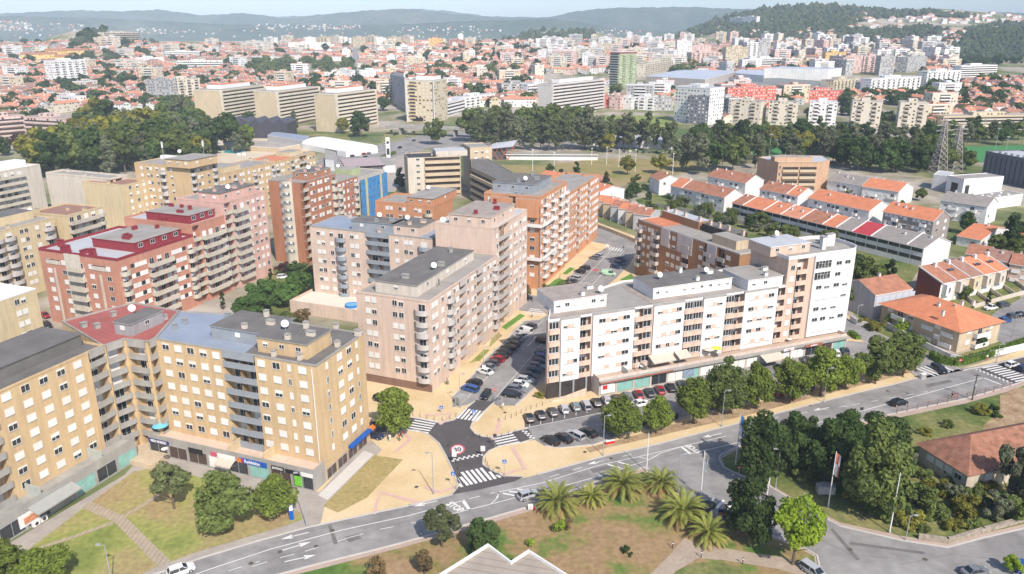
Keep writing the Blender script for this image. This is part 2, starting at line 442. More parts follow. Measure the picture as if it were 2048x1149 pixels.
    def longb(s,w,bm):
        b=MB(); b.box(-w/2,w/2,-1.3,0,-.18,0,bm); b.box(-w/2,w/2,-1.42,-1.3,-.3,1.0,bm); b.box(-w/2,-w/2+.1,-1.3,0,0,1.0,bm); b.box(w/2-.1,w/2,-1.3,0,0,1.0,bm); return b.mesh('balcony')
    def ribbon(s,w):
        b=MB(); b.box(-w/2,w/2,-.03,0,0,1.35,GLASS,skip='k'); return b.mesh('window_band')
    def panel(s,w,h):
        b=MB(); b.box(-w/2,w/2,-.06,0,.1,h-.2,WHITE,skip='k'); return b.mesh('wall_panel')
    def fp(s,w,m):
        b=MB(); b.box(-w/2,w/2,-.35,-.2,-1.0,.5,m); return b.mesh('fascia_panel')
    def chimneys(s,poly,h,n,m,capm=None,seed=1,sz=(1,1,1)):
        r=random.Random(seed); xs=[p[0] for p in poly]; ys=[p[1] for p in poly]; x0,x1,y0,y1=min(xs)+1.2,max(xs)-1.2,min(ys)+1.2,max(ys)-1.2
        for i in range(n):
            w,d,hh=r.choice([(.8,.7,.9),(1.3,.7,1.0),(.8,.8,1.3),(1.8,.8,.8)]); me=chim_mesh(w*sz[0],d*sz[1],hh*sz[2],m,capm or GREYC)
            s.put('chimney',me,r.uniform(x0,x1),r.choice([y0,y1,r.uniform(y0,y1)]),h,r.choice([0,pi/2]))
def PP(A,h): return (A[1],A[2]) if A[0]=='w' else P(A[0],A[1],h)
def rect_px(A,B,C,h,D=None,rz=None,W=None,at='A'):
    """front edge A->B (left to right) and a point C on the back edge, all on the plane z=h; rz in degrees fixes the street direction"""
    a=PP(A,h) if A else None; b=PP(B,h) if B else None
    if rz is None: rz=atan2(b[1]-a[1],b[0]-a[0])
    else: rz=radians(rz)
    if W is None: W=(b[0]-a[0])*cos(rz)+(b[1]-a[1])*sin(rz)
    if a is None or at=='B': a=(b[0]-W*cos(rz),b[1]-W*sin(rz))
    if D is None: c=PP(C,h); D=-(c[0]-a[0])*sin(rz)+(c[1]-a[1])*cos(rz)
    return a,rz,W,D
def block(name,label,cat,A,B,C,h,nf,wm,roofm,front='',right='',back='',left='',base=3.2,fh=2.85,chim=6,chm=None,capm=None,D=None,pent=None,dish=(),seed=1,group=None,hroof=None,extra=None,rz=None,W=None,at='A',**k):
    a,rz,W,Dp=rect_px(A,B,C,h,D,rz,W,at)
    s=Bld(name,label,cat,a,rz,group); poly=[(0,0),(W,0),(W,Dp),(0,Dp)]
    s.walls(poly,[front,right,back,left],h,base,nf,fh,wm,roofm,**k)
    rx=None
    for i,p in enumerate(pent or ()):
        x0,x1,y0,y1,ph,pm,prm,pf,pr=p
        b=MB(); X0,X1,Y0,Y1=W*x0,W*x1,Dp*y0,Dp*y1; q=MB(); q.box(X0,X1,Y0,Y1,h-.1,h+ph,pm,top=prm); po=q.build('penthouse',s.root)
        q=MB(); q.box(X0-.25,X1+.25,Y0-.25,Y1+.25,h+ph+.003,h+ph+.18,capm or pm,top=prm); q.build('penthouse_roof',po)
        def line(n,xa,ya,xb,yb,rr):
            for j in range(n):
                tt=(j+.5)/n; me=win_mesh(1.0,.8,random.choice(['open','closed','half'])); obj('window',me,po,(xa+(xb-xa)*tt,ya+(yb-ya)*tt,h+1.2),rr)
        line(pf,X0,Y0,X1,Y0,0); line(pr,X1,Y0,X1,Y1,pi/2)
        rx=(X0,X1,Y0,Y1,h+ph+.18)
        if chim: s.chimneys([(X0,Y0),(X1,Y1)],h+ph+.18,3,chm or wm,capm,seed+i)
    if chim: s.chimneys(poly,h,chim,chm or wm,capm,seed)
    for px,py,hh in dish:
        w=P(px,py,hh+1.3); l=s.loc(*w); s.put('satellite_dish',dish_mesh(),l[0],l[1],hh,-rz)
    if extra: extra(s,W,Dp)
    s.flush(); return s,W,Dp
def gable(name,label,A,B,C,eave,rise,wm,rm,nf=2,front='',right='',chim=1,ends=True,hip=False,D=None,cat='house',group=None,axis='x',base=.3,fh=2.9,segs=None,seed=1,over=.5,balc=None,world=None,z=0,chm=None,small=False,left='',walltop=None,rz=None,W=None,at='A'):
    if world: a,rz,W,Dp=world
    else: a,rz,W,Dp=rect_px(A,B,C,eave,D,rz,W,at)
    s=Bld(name,label,cat,(a[0],a[1],z),rz,group)
    b=MB(); b.box(0,W,0,Dp,-1 if small else -.2,eave,wm,skip='b')
    if axis=='x' and not hip:
        for x in (0,W): 
            f=[(x,0,eave),(x,Dp,eave),(x,Dp/2,eave+rise)]; b.face(f if x else f[::-1],wm)
    elif not hip:
        for y in (0,Dp):
            f=[(W,y,eave),(0,y,eave),(W/2,y,eave+rise)]; b.face(f[::-1] if y==0 else f,wm)
    b.build('wall',s.root)
    t=.18; o=over; e=eave-o*rise/(Dp/2 if axis=='x' else W/2)
    def slope(b,p,m):
        b.face([(x,y,zz+t) for x,y,zz in p],m); b.face([(x,y,zz) for x,y,zz in p[::-1]],m)
        for q,w in zip(p,p[1:]+p[:1]): b.face([q,w,(w[0],w[1],w[2]+t),(q[0],q[1],q[2]+t)],WHITE if not small else m)
    if hip:
        b=MB(); q=min(W,Dp)/2; r=eave+rise; e=eave-o*rise/q
        if W>=Dp: r0,r1=(Dp/2,Dp/2,r),(W-Dp/2,Dp/2,r)
        else: r0,r1=(W/2,W/2,r),(W/2,Dp-W/2,r)
        c=[(-o,-o,e),(W+o,-o,e),(W+o,Dp+o,e),(-o,Dp+o,e)]
        if W>=Dp: fs=[[c[0],c[1],r1,r0],[c[1],c[2],r1],[c[2],c[3],r0,r1],[c[3],c[0],r0]]
        else: fs=[[c[0],c[1],r0],[c[1],c[2],r1,r0],[c[2],c[3],r1],[c[3],c[0],r0,r1]]
        for f in fs: b.face(f,rm)
        b.face([c[3],c[2],c[1],c[0]],WHITE); b.build('roof',s.root)
    elif axis=='x':
        sg=segs or [(0,1,rm)]
        for u0,u1,m in sg:
            x0=W*u0-(o*.5 if u0==0 else 0); x1=W*u1+(o*.5 if u1==1 else 0); b=MB()
            slope(b,[(x0,-o,e),(x1-.01,-o,e),(x1-.01,Dp/2,eave+rise),(x0,Dp/2,eave+rise)],m); slope(b,[(x1-.01,Dp+o,e),(x0,Dp+o,e),(x0,Dp/2+.001,eave+rise),(x1-.01,Dp/2+.001,eave+rise)],m)
            b.build('roof',s.root)
            if u0>0 and not small:
                b=MB(); w_=.16
                for ya,za,yb,zb in ((-o,e+t,Dp/2,eave+rise+t),(Dp/2,eave+rise+t,Dp+o,e+t)):
                    b.face([(x0-w_,ya,za+.25),(x0+w_,ya,za+.25),(x0+w_,yb,zb+.25),(x0-w_,yb,zb+.25)],WHITE)
                    b.face([(x0-w_,ya,za-.1),(x0-w_,ya,za+.25),(x0-w_,yb,zb+.25),(x0-w_,yb,zb-.1)],WHITE); b.face([(x0+w_,ya,za+.25),(x0+w_,ya,za-.1),(x0+w_,yb,zb-.1),(x0+w_,yb,zb+.25)],WHITE)
                b.build('party_wall',s.root)
    else:
        b=MB(); slope(b,[(-o,Dp+o,e),(-o,-o,e),(W/2,-o,eave+rise),(W/2,Dp+o,eave+rise)],rm); slope(b,[(W+o,-o,e),(W+o,Dp+o,e),(W/2+.001,Dp+o,eave+rise),(W/2+.001,-o,eave+rise)],rm); b.build('roof',s.root)
    E=[((0,0),(W,0),front),((W,0),(W,Dp),right),((0,Dp),(0,0),left)]
    for a_,b_,pat in E:
        if not pat: continue
        toks=[(w[0] if w[0].isalpha() else '',float(w[1:] if w[0].isalpha() else w)) for w in pat.split()]
        av=Vector(a_); d=Vector(b_)-av; Ln=d.length; tt=d/Ln; nin=Vector((-tt.y,tt.x)); k_=Ln/sum(w for _,w in toks); x=0
        for k,w in toks:
            w*=k_; s.feat(k,av+tt*(x+w/2),tt,nin,atan2(tt.y,tt.x),w,base,nf,fh,balc or WHITE,None,0,eave,None,None,wm); x+=w
    r=random.Random(seed)
    for i in range(chim):
        y=Dp*r.uniform(.25,.75); zz=eave+rise*(1-abs(y-Dp/2)/(Dp/2))-.3
        if axis!='x': y=Dp*r.uniform(.2,.8); x_=W*r.uniform(.3,.7); zz=eave+rise*(1-abs(x_-W/2)/(W/2))-.3
        else: x_=W*(i+.5+r.uniform(-.3,.3))/max(chim,1)
        if hip: zz=eave+rise*.5
        s.put('chimney',chim_mesh(.6,.6,1.3 if not small else 1.2,chm or WHITE,GREYC),x_,y,zz)
    s.flush(); return s,W,Dp

def pblock(name,label,cat,pts,h,pats,nf,wm,roofm,chim=0,chm=None,capm=None,seed=1,dish=(),extra=None,base=3.2,fh=2.85,group=None,**k):
    """building from a world outline, counter-clockwise seen from above, first edge is the street front"""
    a=pts[0]; rz=atan2(pts[1][1]-a[1],pts[1][0]-a[0]); s=Bld(name,label,cat,a,rz,group); poly=[s.loc(*p) for p in pts]
    s.walls(poly,pats,h,base,nf,fh,wm,roofm,**k)
    if chim: s.chimneys(poly,h,chim,chm or wm,capm,seed)
    for px,py in dish:
        w=P(px,py,h+1.3); l=s.loc(*w); s.put('satellite_dish',dish_mesh(),l[0],l[1],h,-rz)
    if extra: extra(s,0,0)
    s.flush(); return s
def pent(s,h,A,B,C,ph,pm,prm,pf=4,pr=2,trim=None,name='penthouse',ov=.2,chim=0,chm=None,seed=3,dish=(),roll=(1.0,.8),capm=None,rzw=None):
    """set-back storey on a roof, outlined on the survey at its own top"""
    a,rz,W,D=rect_px(A,B,C,h+ph,None,degrees(rzw if rzw is not None else s.rz)); l=s.loc(*a)
    b=MB(); b.box(0,W,0,D,-.1,ph-.1,pm,skip='b'); po=b.build(name,s.root,(l[0],l[1],h),rz-s.rz)
    b=MB(); b.box(-ov,W+ov,-ov,D+ov,ph-.1,ph+.08,trim or pm,top=prm); b.build('penthouse_roof',po)
    for n,xa,ya,xb,yb,rr in ((pf,0,0,W,0,0),(pr,W,0,W,D,pi/2)):
        for j in range(n):
            t=(j+.5)/n; obj('window',win_mesh(roll[0],roll[1],random.choice(['open','closed','half'])),po,(xa+(xb-xa)*t,ya+(yb-ya)*t,ph*.45),rr)
    r=random.Random(seed)
    for i in range(chim):
        w,d,hh=r.choice([(.9,.7,.8),(1.6,.8,.7),(.8,.8,1.1)])
        s.put('chimney',chim_mesh(w,d,hh,chm or pm,capm or GREYC),l[0]+W*r.uniform(.08,.92),l[1]+D*r.choice([.12,.5,.88]),h+ph+.08)
    for px,py in dish:
        w=P(px,py,h+ph+1.3); q=s.loc(*w); s.put('satellite_dish',dish_mesh(),q[0],q[1],h+ph+.05,-s.rz)
    return po
def pentl(s,x0,x1,y0,y1,h,ph,pm,prm,pf=0,pr=3,trim=None):
    b=MB(); b.box(0,x1-x0,0,y1-y0,-.1,ph-.1,pm,skip='b'); po=b.build('penthouse',s.root,(x0,y0,h)); b=MB(); b.box(-.2,x1-x0+.2,-.2,y1-y0+.2,ph-.1,ph+.08,trim or pm,top=prm); b.build('penthouse_roof',po)
    for j in range(pr): obj('window',win_mesh(1.5,1.1,'open'),po,(x1-x0,(y1-y0)*(j+.5)/pr,ph*.4),pi/2)
TXT={}
def text(parent,body,x,y,z,rz,size,m,name='lettering',tilt=pi/2,maxw=None):
    cu=bpy.data.curves.new('txt','FONT'); cu.body=body; cu.size=size; cu.extrude=.02; cu.offset=.02*size; cu.align_x='CENTER'; cu.align_y='CENTER'
    t=bpy.data.objects.new('txt',cu); COL.link(t); dg=bpy.context.evaluated_depsgraph_get(); me=bpy.data.meshes.new_from_object(t.evaluated_get(dg)); bpy.data.objects.remove(t)
    me.name=name; me.materials.clear(); me.materials.append(m); o=bpy.data.objects.new(name,me); COL.link(o); o.parent=parent
    xs=[v.co.x for v in me.vertices]; w=max(xs)-min(xs) if xs else 1
    o.location=(x,y,z); o.rotation_euler=(tilt,0,rz)
    if maxw and w>maxw: o.scale=(maxw/w,1,1)
    return o
# ================================================================ near and middle buildings
yel=wall_m('ochre',230,192,138); yel2=wall_m('straw',232,206,156); pnk=wall_m('pale_pink',236,204,180); org=wall_m('orange_brick',232,156,106); ter=wall_m('terracotta',220,146,116)
sal=wall_m('salmon',238,184,166); crm=wall_m('cream',226,212,192); brn=wall_m('brown_brick',206,132,94); tan=wall_m('tan',224,178,136); wht=wall_m('white_render',248,244,240); pch=wall_m('peach',236,200,174)
grw=wall_m('grey_render',200,200,204); brk=wall_m('dark_brown_brick',188,132,88); bei=wall_m('beige',222,196,158)
RDARK=mat('dark_roofing_felt',L(122,118,114),.9,.14,.3,var2=.08); RGREY=mat('grey_roofing',L(168,162,155),.9,.12,.25,var2=.06); RBLUE=mat('blue_grey_metal_roof',L(160,170,186),.55,.08,.2,stripe=(0,.9,.12)); RRED=mat('red_roofing',L(180,104,96),.8,.12,.25,stripe=(0,1.2,.1),var2=.06)
RTAN=mat('taupe_roofing',L(172,160,150),.9,.15,.4,var2=.1); RMAR=mat('maroon_metal',L(154,58,66),.6,.08,.5); RLIGHT=mat('light_grey_metal_roof',L(202,203,206),.6,.06,.3,stripe=(0,1.0,.1)); RBRN=mat('brown_roof_tile',L(170,130,114),.85,.14,.6,stripe=(1,.42,.25),var2=.12); RWHT=mat('white_roof_membrane',L(246,244,240),.7,.04,.3)
TO=mat('orange_roof_tile',L(222,142,104),.85,.12,.5,stripe=(1,.42,.22),var2=.12); TB=mat('weathered_brown_tile',L(182,126,100),.85,.2,.5,stripe=(1,.42,.25),var2=.15); TG=mat('grey_fibre_cement_roof',L(160,152,146),.9,.12,.4,stripe=(0,.5,.14),var2=.06); TR=mat('red_painted_roof',L(196,72,78),.7,.08,.4,stripe=(0,.6,.12)); TP=mat('pale_terracotta_tile',L(222,152,120),.85,.12,.5,stripe=(1,.42,.2),var2=.12); TOLD=mat('old_clay_tile',L(164,116,94),.9,.3,.8,stripe=(0,.5,.3),var2=.2); TDK=mat('dark_clay_tile',L(120,74,62),.9,.2,.8,stripe=(0,.5,.25),var2=.15)
BGR=mat('blue_grey_concrete',L(160,166,172),.85,.12,.3); BLIL=mat('pale_concrete',L(204,196,190),.85,.1,.3); BCRM=mat('cream_concrete',L(214,204,186),.85,.1,.3,streak=.12); BORG=org
# ---- ochre apartment block in the left corner (street face looks right)
def podium(s,x0,x1,y0,h,pm,fr,top=None,par=.9,n=4,bm=None,signs=(),shops=None):
    """shop storey standing forward of the facade, with a terrace on top"""
    b=MB(); b.box(x0,x1,y0,-.003,-.2,h,pm,top=top or GREYC)
    b.box(x0,x1,y0-.003,y0+.16,h,h+par,fr); b.box(x0,x0+.16,y0+.16,-.01,h,h+par,fr); b.box(x1-.16,x1,y0+.16,-.01,h,h+par,fr)
    po=b.build('shop_podium',s.root)
    w=(x1-x0)/n
    for i in range(n):
        if shops and shops[i]=='-': continue
        me=cached(('shop',round(w,2),round(h,1),shops[i] if shops else 'g'),lambda:shopf(w-.5,h-.9,shops[i] if shops else 'g'))
        obj('shop_window',me,po,(x0+w*(i+.5),y0,0))
    for i in range(n+1):
        x=x0+w*i; b=MB(); b.box(max(x0,x-.18),min(x1,x+.18),y0-.1,y0-.002,0,h-.35,fr); b.build('pilaster',po)
    return po
def shopf(w,h,k):
    b=MB(); b.box(-w/2,w/2,-.04,0,0,.35,GREYC,skip='k')
    m={'g':GLASS,'c':SHUT,'t':mat('teal_glass',L(150,200,190),.2,.15,.6),'b':mat('brown_shopfront',L(92,74,66),.5,.1,1)}[k]
    b.box(-w/2,w/2,-.03,0,.35,h,m,skip='k'); n=max(2,int(w/1.8))
    for i in range(n+1): x=-w/2+w*i/n; b.box(x-.04,x+.04,-.07,0,.35,h,METAL,skip='k')
    b.box(-w/2,w/2,-.07,0,h-.05,h+.04,METAL,skip='k'); return b.mesh('shop_window')
def board(par,x,y,z,w,h,m,rz=0,name='shop_sign'):
    b=MB(); b.box(-w/2,w/2,-.14,0,-h/2,h/2,m); return b.build(name,par,(x,y,z),rz)
def awning(par,x,y,z,w,d,m,drop=.9,rz=0,sag=0):
    b=MB(); t=.03
    b.face([(-w/2,0,0),(-w/2,-d,-drop),(w/2,-d,-drop),(w/2,0,0)],m); b.face([(w/2,0,-t),(w/2,-d,-drop-t),(-w/2,-d,-drop-t),(-w/2,0,-t)],m)
    b.face([(-w/2,-d,-drop),(-w/2,-d,-drop-.25),(w/2,-d,-drop-.25),(w/2,-d,-drop)],m); b.face([(w/2,-d+.02,-drop),(w/2,-d+.02,-drop-.25),(-w/2,-d+.02,-drop-.25),(-w/2,-d+.02,-drop)],m)
    for x_ in (-w/2+.1,w/2-.1): b.tube((x_,-.02,-drop-.3),(x_,-d+.05,-drop-.05),.03,.03,METAL,4)
    return b.build('awning',par,(x,y,z),rz)
NAVY=mat('navy_sign',L(48,58,120),.5,.05,1); BLUE=mat('blue_sign',L(20,96,190),.5,.03,1); ORS=mat('orange_sign',L(238,140,60),.5,.03,1); BLK=mat('black_sign',L(40,36,40),.5,.05,1); PNKS=mat('pink_sign',L(222,100,130),.5,.05,1); LIME=mat('green_poster',L(130,215,60),.5,.2,2); CANV=mat('cream_canvas',L(236,222,204),.8,.05,1,tr=.2); GCANV=mat('grey_canvas',L(176,176,170),.8,.06,1)
REDM=mat('red_paint',L(214,50,44),.5,.04,1); SKIN_P=mat('poster_skin',L(222,150,110),.6,.2,2)
Y3A=P(310,679,22.9); Y3B=P(632,734,22.9); rzy=atan2(Y3B[1]-Y3A[1],Y3B[0]-Y3A[0]); nb=(-sin(rzy),cos(rzy)); ang1=rzy+pi/2
Y1B=(-74.9,130.6)
def off(p,a,d): return (p[0]+cos(a)*d,p[1]+sin(a)*d)
y1a=off(Y1B,ang1+pi,41)
def x1(s,W,D):
    po=podium(s,-1,W,-3.6,3.8,GREYC,GREYC,n=9,shops='ggggg-tgt')
    w=(W+1)/9; xa=s.loc(*P(125,1003,2.9))[0]; xp=s.loc(*P(76,1041,1.9))[0]; awning(po,xa,-3.6,3.6,8.5,2.2,GCANV,.7)
    board(po,xp,-3.62,1.9,3.6,2.2,WHITE,name='poster_board'); board(po,xp+.3,-3.78,1.8,2.6,1.1,SKIN_P,name='poster')
    for k in (0,1.4): 
        b=MB(); b.box(-.6,.6,-.5,0,0,.9,WHITE); b.tube((0,-.5,.45),(0,-.53,.45),.32,.32,DARK,8); b.build('air_conditioner',po,(xp+.6+k,-3.85,.1))
    for k in (21.2,33.6): b=MB(); b.box(-.08,.08,-3.5,-.1,3.8,5.9,mat('clouded_glass',L(190,196,188),.4,.1,1)); b.build('terrace_screen',s.root,(k,0,0))
    b=MB(); b.tube((.9,-.2,3.8),(.9,-.2,22.5),.07,.07,WHITE,6); b.build('downpipe',s.root,(W-26,0,0))
s,W,D=block('apartment_building','ochre block with dark felt roof at the left edge beside the lawn','apartment block',('w',*y1a),('w',*Y1B),None,22.9,7,yel,RDARK,front='L3.6 .5 w3.2 w3.2 .4 L3.4 L3.4 .5 w3.1 w3.1 w3.1 w3.1 w3.1 .7 L2.9 .3',left='',right='',D=15.5,base=3.9,fh=2.7,chim=0,rim=.35,fasc=GREYC,extra=x1,loggd=1.5)
LEFTB=s
for i,(px,py,w) in enumerate([(100,664,1.6),(24,706,2.0),(60,694,1.2),(170,668,1.4)]): pass
pent(s,22.9,(-60,760),(158,668),(95,651),2.3,RDARK,RDARK,0,0,name='roof_plant_room')
for t,w in ((.15,1.6),(.45,2.2),(.7,1.2)): 
    obj('roof_vent',chim_mesh(w,1.0,.7,RDARK,ANTH),s.root,(W*(.35+t*.8),D*.75,22.9))
# ---- red roofed corner block
pts=[(-75.0,130.4),(-72.6,133.8),(-67.6,132.4),off((-67,134.0),ang1,.05),(-68.6,149.0),(-80.4,154),(-89.5,143.0)]
pts[3]=(-67.0,134.2)
def x2(s,W,D):
    pent(s,22.9,(227,644),(256,651),(313,620),2.5,wall_m('plant_grey',176,172,172),RDARK,1,1,dish=((264,617),),rzw=rzy)
    for px,py in ((168,651),(194,653),(227,629),(315,637),(329,636)): 
        l=s.loc(*P(px,py,23.3)); obj('chimney',chim_mesh(1.0,.8,.8,GREYC,GREYC),s.root,(l[0],l[1],22.9))
    b=MB(); q=s.loc(-70.5,128.5); b.box(-4,4,-1.5,5,0,.9,bei); b.build('entrance_terrace',s.root,(q[0],q[1],0),-s.rz+rzy)
pblock('apartment_building','red roofed corner apartment block, a folded stack of grey balconies in the inner corner','apartment block',pts,22.9,['.5 L3.2 .5','.6 L3.7 .6','L1.6'],7,yel,RRED,base=3.2,fh=2.7,rim=.3,parm=GREYC,fasc=GREYC,extra=x2,loggd=1.2)
# ---- ochre block with blue grey roof, shops below
Y3C=P(727,668,22.9)
pts=[Y3A,Y3B,Y3C,off(off(Y3C,rzy+pi,28),ang1,0),(-68.4,148.9)]
def x3(s,W_,D_):
    W=hypot(Y3B[0]-Y3A[0],Y3B[1]-Y3A[1])
    po=podium(s,-2.0,W+.0,-3.4,3.7,GREYC,GREYC,n=8,par=.75,shops='gbbcgtbg',top=pch)
    w=(W+2)/8
    def sg(i0,i1,m,t,tm,z=3.15,hh=.85,ts=.75):
        x=-2+w*(i0+i1)/2; b=board(po,x,-3.42,z,w*(i1-i0)-.3,hh,m); 
        if t: text(b,t,0,-.16,0,0,ts,tm,maxw=w*(i1-i0)*.75)
        return b
    sg(0,1.1,NAVY,'VISÃO MORENO',WHITE); sg(2.05,2.8,BLK,'',None,2.9,1.0); sg(3.15,3.5,PNKS,'',WHITE); sg(3.5,4.4,WHITE,'',BLK)
    b=sg(4.5,5.9,BLUE,'Robbialac',WHITE,3.2,1.0,.9); board(b,-w*.62,-.02,0,.9,.98,ORS,name='sign_panel'); board(b,-w*.47,-.02,0,.3,.98,REDM,name='sign_panel')
    sg(6.05,6.7,BLK,'ELDOTÉCNICA',WHITE,3.2,.8,.6); sg(6.7,7.4,BLK,'',WHITE,3.15,.7); sg(7.4,8,WHITE,'',BLK,3.15,.7)
    board(po,-2+w*7.3,-3.5,1.6,1.6,1.9,LIME,name='poster'); awning(po,-2+w*4.0,-3.55,2.9,3.6,1.6,CANV,.7)
    for k in (17.2,24.9): b=MB(); b.box(-.1,.1,-3.3,-.1,3.7,5.6,yel2); b.build('terrace_wall',s.root,(k,0,0))
    par=MB(); par.tube((0,0,0),(0,0,2.2),.03,.03,METAL,5); 
    N=10; c=MB()
    for i in range(N):
        a,b_=2*pi*i/N,2*pi*(i+1)/N; c.face([(1.5*cos(a),1.5*sin(a),1.9),(1.5*cos(b_),1.5*sin(b_),1.9),(0,0,2.4)],mat('turquoise_canvas',L(120,200,220),.8,.04,1)); c.face([(0,0,2.36),(1.5*cos(b_),1.5*sin(b_),1.86),(1.5*cos(a),1.5*sin(a),1.86)],MATS['turquoise_canvas'])
    t=thing('parasol','turquoise round parasol open on the terrace above the navy shop sign','parasol',(*s.wor(-.3,-1.7),3.7)); par.build('pole',t); c.build('canopy',t)
    pent(s,22.9,(421,652),(510,679),(476,621),2.6,BGR,RDARK,1,0,chim=4,chm=crm)
    pent(s,22.9,(513,674),(609,692),(638,657),2.9,yel,RDARK,3,0,trim=GREYC,chim=3,chm=crm,dish=((570,648),))
    for px,py,w_ in ((456,633,1.0),(370,645,1.0),(350,655,.8),(620,700,1.8),(600,716,.7),(658,684,.8),(675,690,.8),(672,655,.8),(716,668,1.2),(650,668,1.0),(548,709,.7)):
        l=s.loc(*P(px,py,23.3)); obj('chimney',chim_mesh(w_,.8,1.0 if w_<1.5 else 1.7,crm if px>540 else BGR,GREYC),s.root,(l[0],l[1],22.9))
    # dark felt covers the right part of the deck
    X=[s.loc(*P(px,py,22.9)) for px,py in ((487,709),(632,733),(726,668),(640,652),(545,660),(513,688))]
    b=MB(); b.face([(x,y,22.93) for x,y in X],RDARK); b.build('roof_felt',s.root)
    b=MB(); b.tube((0,0,3.9),(0,0,22.3),.08,.08,WHITE,6); b.build('downpipe',s.root,(W-.9,-.1,0))
    # side shopfronts under a blue canopy
    for i in range(4): l=(W+.02,2.0+3.6*i); obj('shop_window',cached(('shs',),lambda:shopf(3.0,2.3,'b')),s.root,(l[0],l[1],0),pi/2)
    b=MB(); b.box(-3.6,3.6,-.9,0,0,.5,BLUE); b.build('canopy',s.root,(W,11.5,2.7),pi/2)
    b=MB(); b.box(-.8,.8,-.9,0,0,.5,ORS); b.build('canopy',s.root,(W,15.9,2.75),pi/2)
BLUEB=pblock('apartment_building','ochre block with blue grey metal roof above the navy and blue shop signs','apartment block',pts,22.9,['.9 w3 w3 w3 w3 w3 .2 L3.5 L3.6 w2.8 w3.8 n1.8 w3.8 1.1','2.2 n2 1.6 w3.2 w3.2 n2.4 1.6'],7,yel,RBLUE,base=3.9,fh=2.7,rim=.28,parm=GREYC,fasc=BGR,bm=BGR,extra=x3,loggd=1.6)
# ---- pink block in the middle (three volumes)
def x4(s,W,D):
    pent(s,21.6,(750,561),(833,572),(932,500),2.7,crm,RDARK,1,3,trim=GREYC,chim=5,chm=GREYC,dish=((868,531),))
    b=MB(); b.tube((0,0,0),(0,0,3.4),.9,.9,RGREY,10); 
    q=MB(); q.box(W*.35,W-.4,D*.35,D-.4,21.62,21.9,RGREY); q.build('roof_terrace',s.root)
    b=MB(); b.box(.5,W+.0,-.02,0,-.3,1.9,wall_m('dark_plinth',150,110,90)); b.build('plinth',s.root,(0,-.03,0))
block('apartment_building','pale pink apartment block with a dark flat roof and curved balconies along the parking street','apartment block',(712,586),(857,607),None,21.6,7,pnk,RGREY,front='1.6 d4.2 2.6 d4.2 2.2 C3.2 .2',right='.3 d4 v3 C3 d3.5 L3 v2.6 d3.4 L3 v2.6 d3.2 C3 .4',base=2.6,fh=2.7,chim=0,D=39,rz=-21.5,bm=BLIL,rim=.4,parm=pnk,capm=GREYC,extra=x4,fasc=BLIL)
def x5(s,W,D): pent(s,28.4,(898,428),(972,440),(1000,406),3.0,pnk,RTAN,3,3,trim=pnk,chim=4,chm=RMAR,capm=RMAR,dish=((886,440),))
block('apartment_building','tallest pale pink apartment block, blank end wall above the lower roof, beside the orange block','apartment block',(870,447),(985.7,461.8),None,28.4,9,pnk,RLIGHT,right='v2 L3 L3 v2.5 d3.5 v2.6 d3 .4',base=2.6,fh=2.75,D=24,rz=-21.5,bm=BLIL,parm=pnk,capm=GREYC,chim=2,extra=x5,rim=.4)
def x6(s,W,D):
    pent(s,23.2,(702,441),(781,452),(690,428),2.8,BGR,RDARK,2,0,chim=2,dish=((759,430),)); pent(s,23.2,(783,449),(837,456),(860,439),2.8,pnk,RDARK,2,0,trim=RGREY,chim=2,dish=((815,435),))
    b=MB(); b.box(-1,23,-11,-.01,-.1,3.0,pnk,top=mat('white_paving',L(236,226,210),.8,.05,.6)); b.box(-1,23,-11,-10.8,3.0,3.8,pnk); b.box(-1,-.8,-10.8,-.1,3.0,3.8,pnk); b.build('terrace',s.root)
sQ=None
Q=block('apartment_building','pale pink apartment block with blue grey roof and a white terrace holding a paddling pool','apartment block',(619,453.5),(863.6,481),(672,431),23.2,7,pnk,RBLUE,front='1.2 d4 v2.5 C3 d5 1 L3.2 L3.2 1 v2.5 d4 .8 C3 1',left='C3 5 C3 4',base=3.1,fh=2.8,rz=-21.5,bm=BGR,fasc=BGR,chim=3,rim=.3,parm=GREYC,extra=x6,loggd=1.4)
t=thing('paddling_pool','blue round paddling pool full of water on the white terrace','paddling pool',(*Q[0].wor(17.5,-7.2),3.0))
b=MB(); n=16
for i in range(n):
    a,c=2*pi*i/n,2*pi*(i+1)/n
    for r0,r1,z0,z1 in ((1.9,1.9,0,.7),(1.9,1.75,.7,.7),(1.75,1.75,.7,.5)): b.face([(r0*cos(a),r0*sin(a),z0),(r0*cos(c),r0*sin(c),z0),(r1*cos(c),r1*sin(c),z1),(r1*cos(a),r1*sin(a),z1)],mat('pool_liner',L(50,130,210),.5,.05,1))
b.build('pool_wall',t); b=MB(); b.face([(1.75*cos(2*pi*i/n),1.75*sin(2*pi*i/n),.55) for i in range(n)],mat('pool_water',L(110,190,230),.1,.05,2)); b.build('water',t)
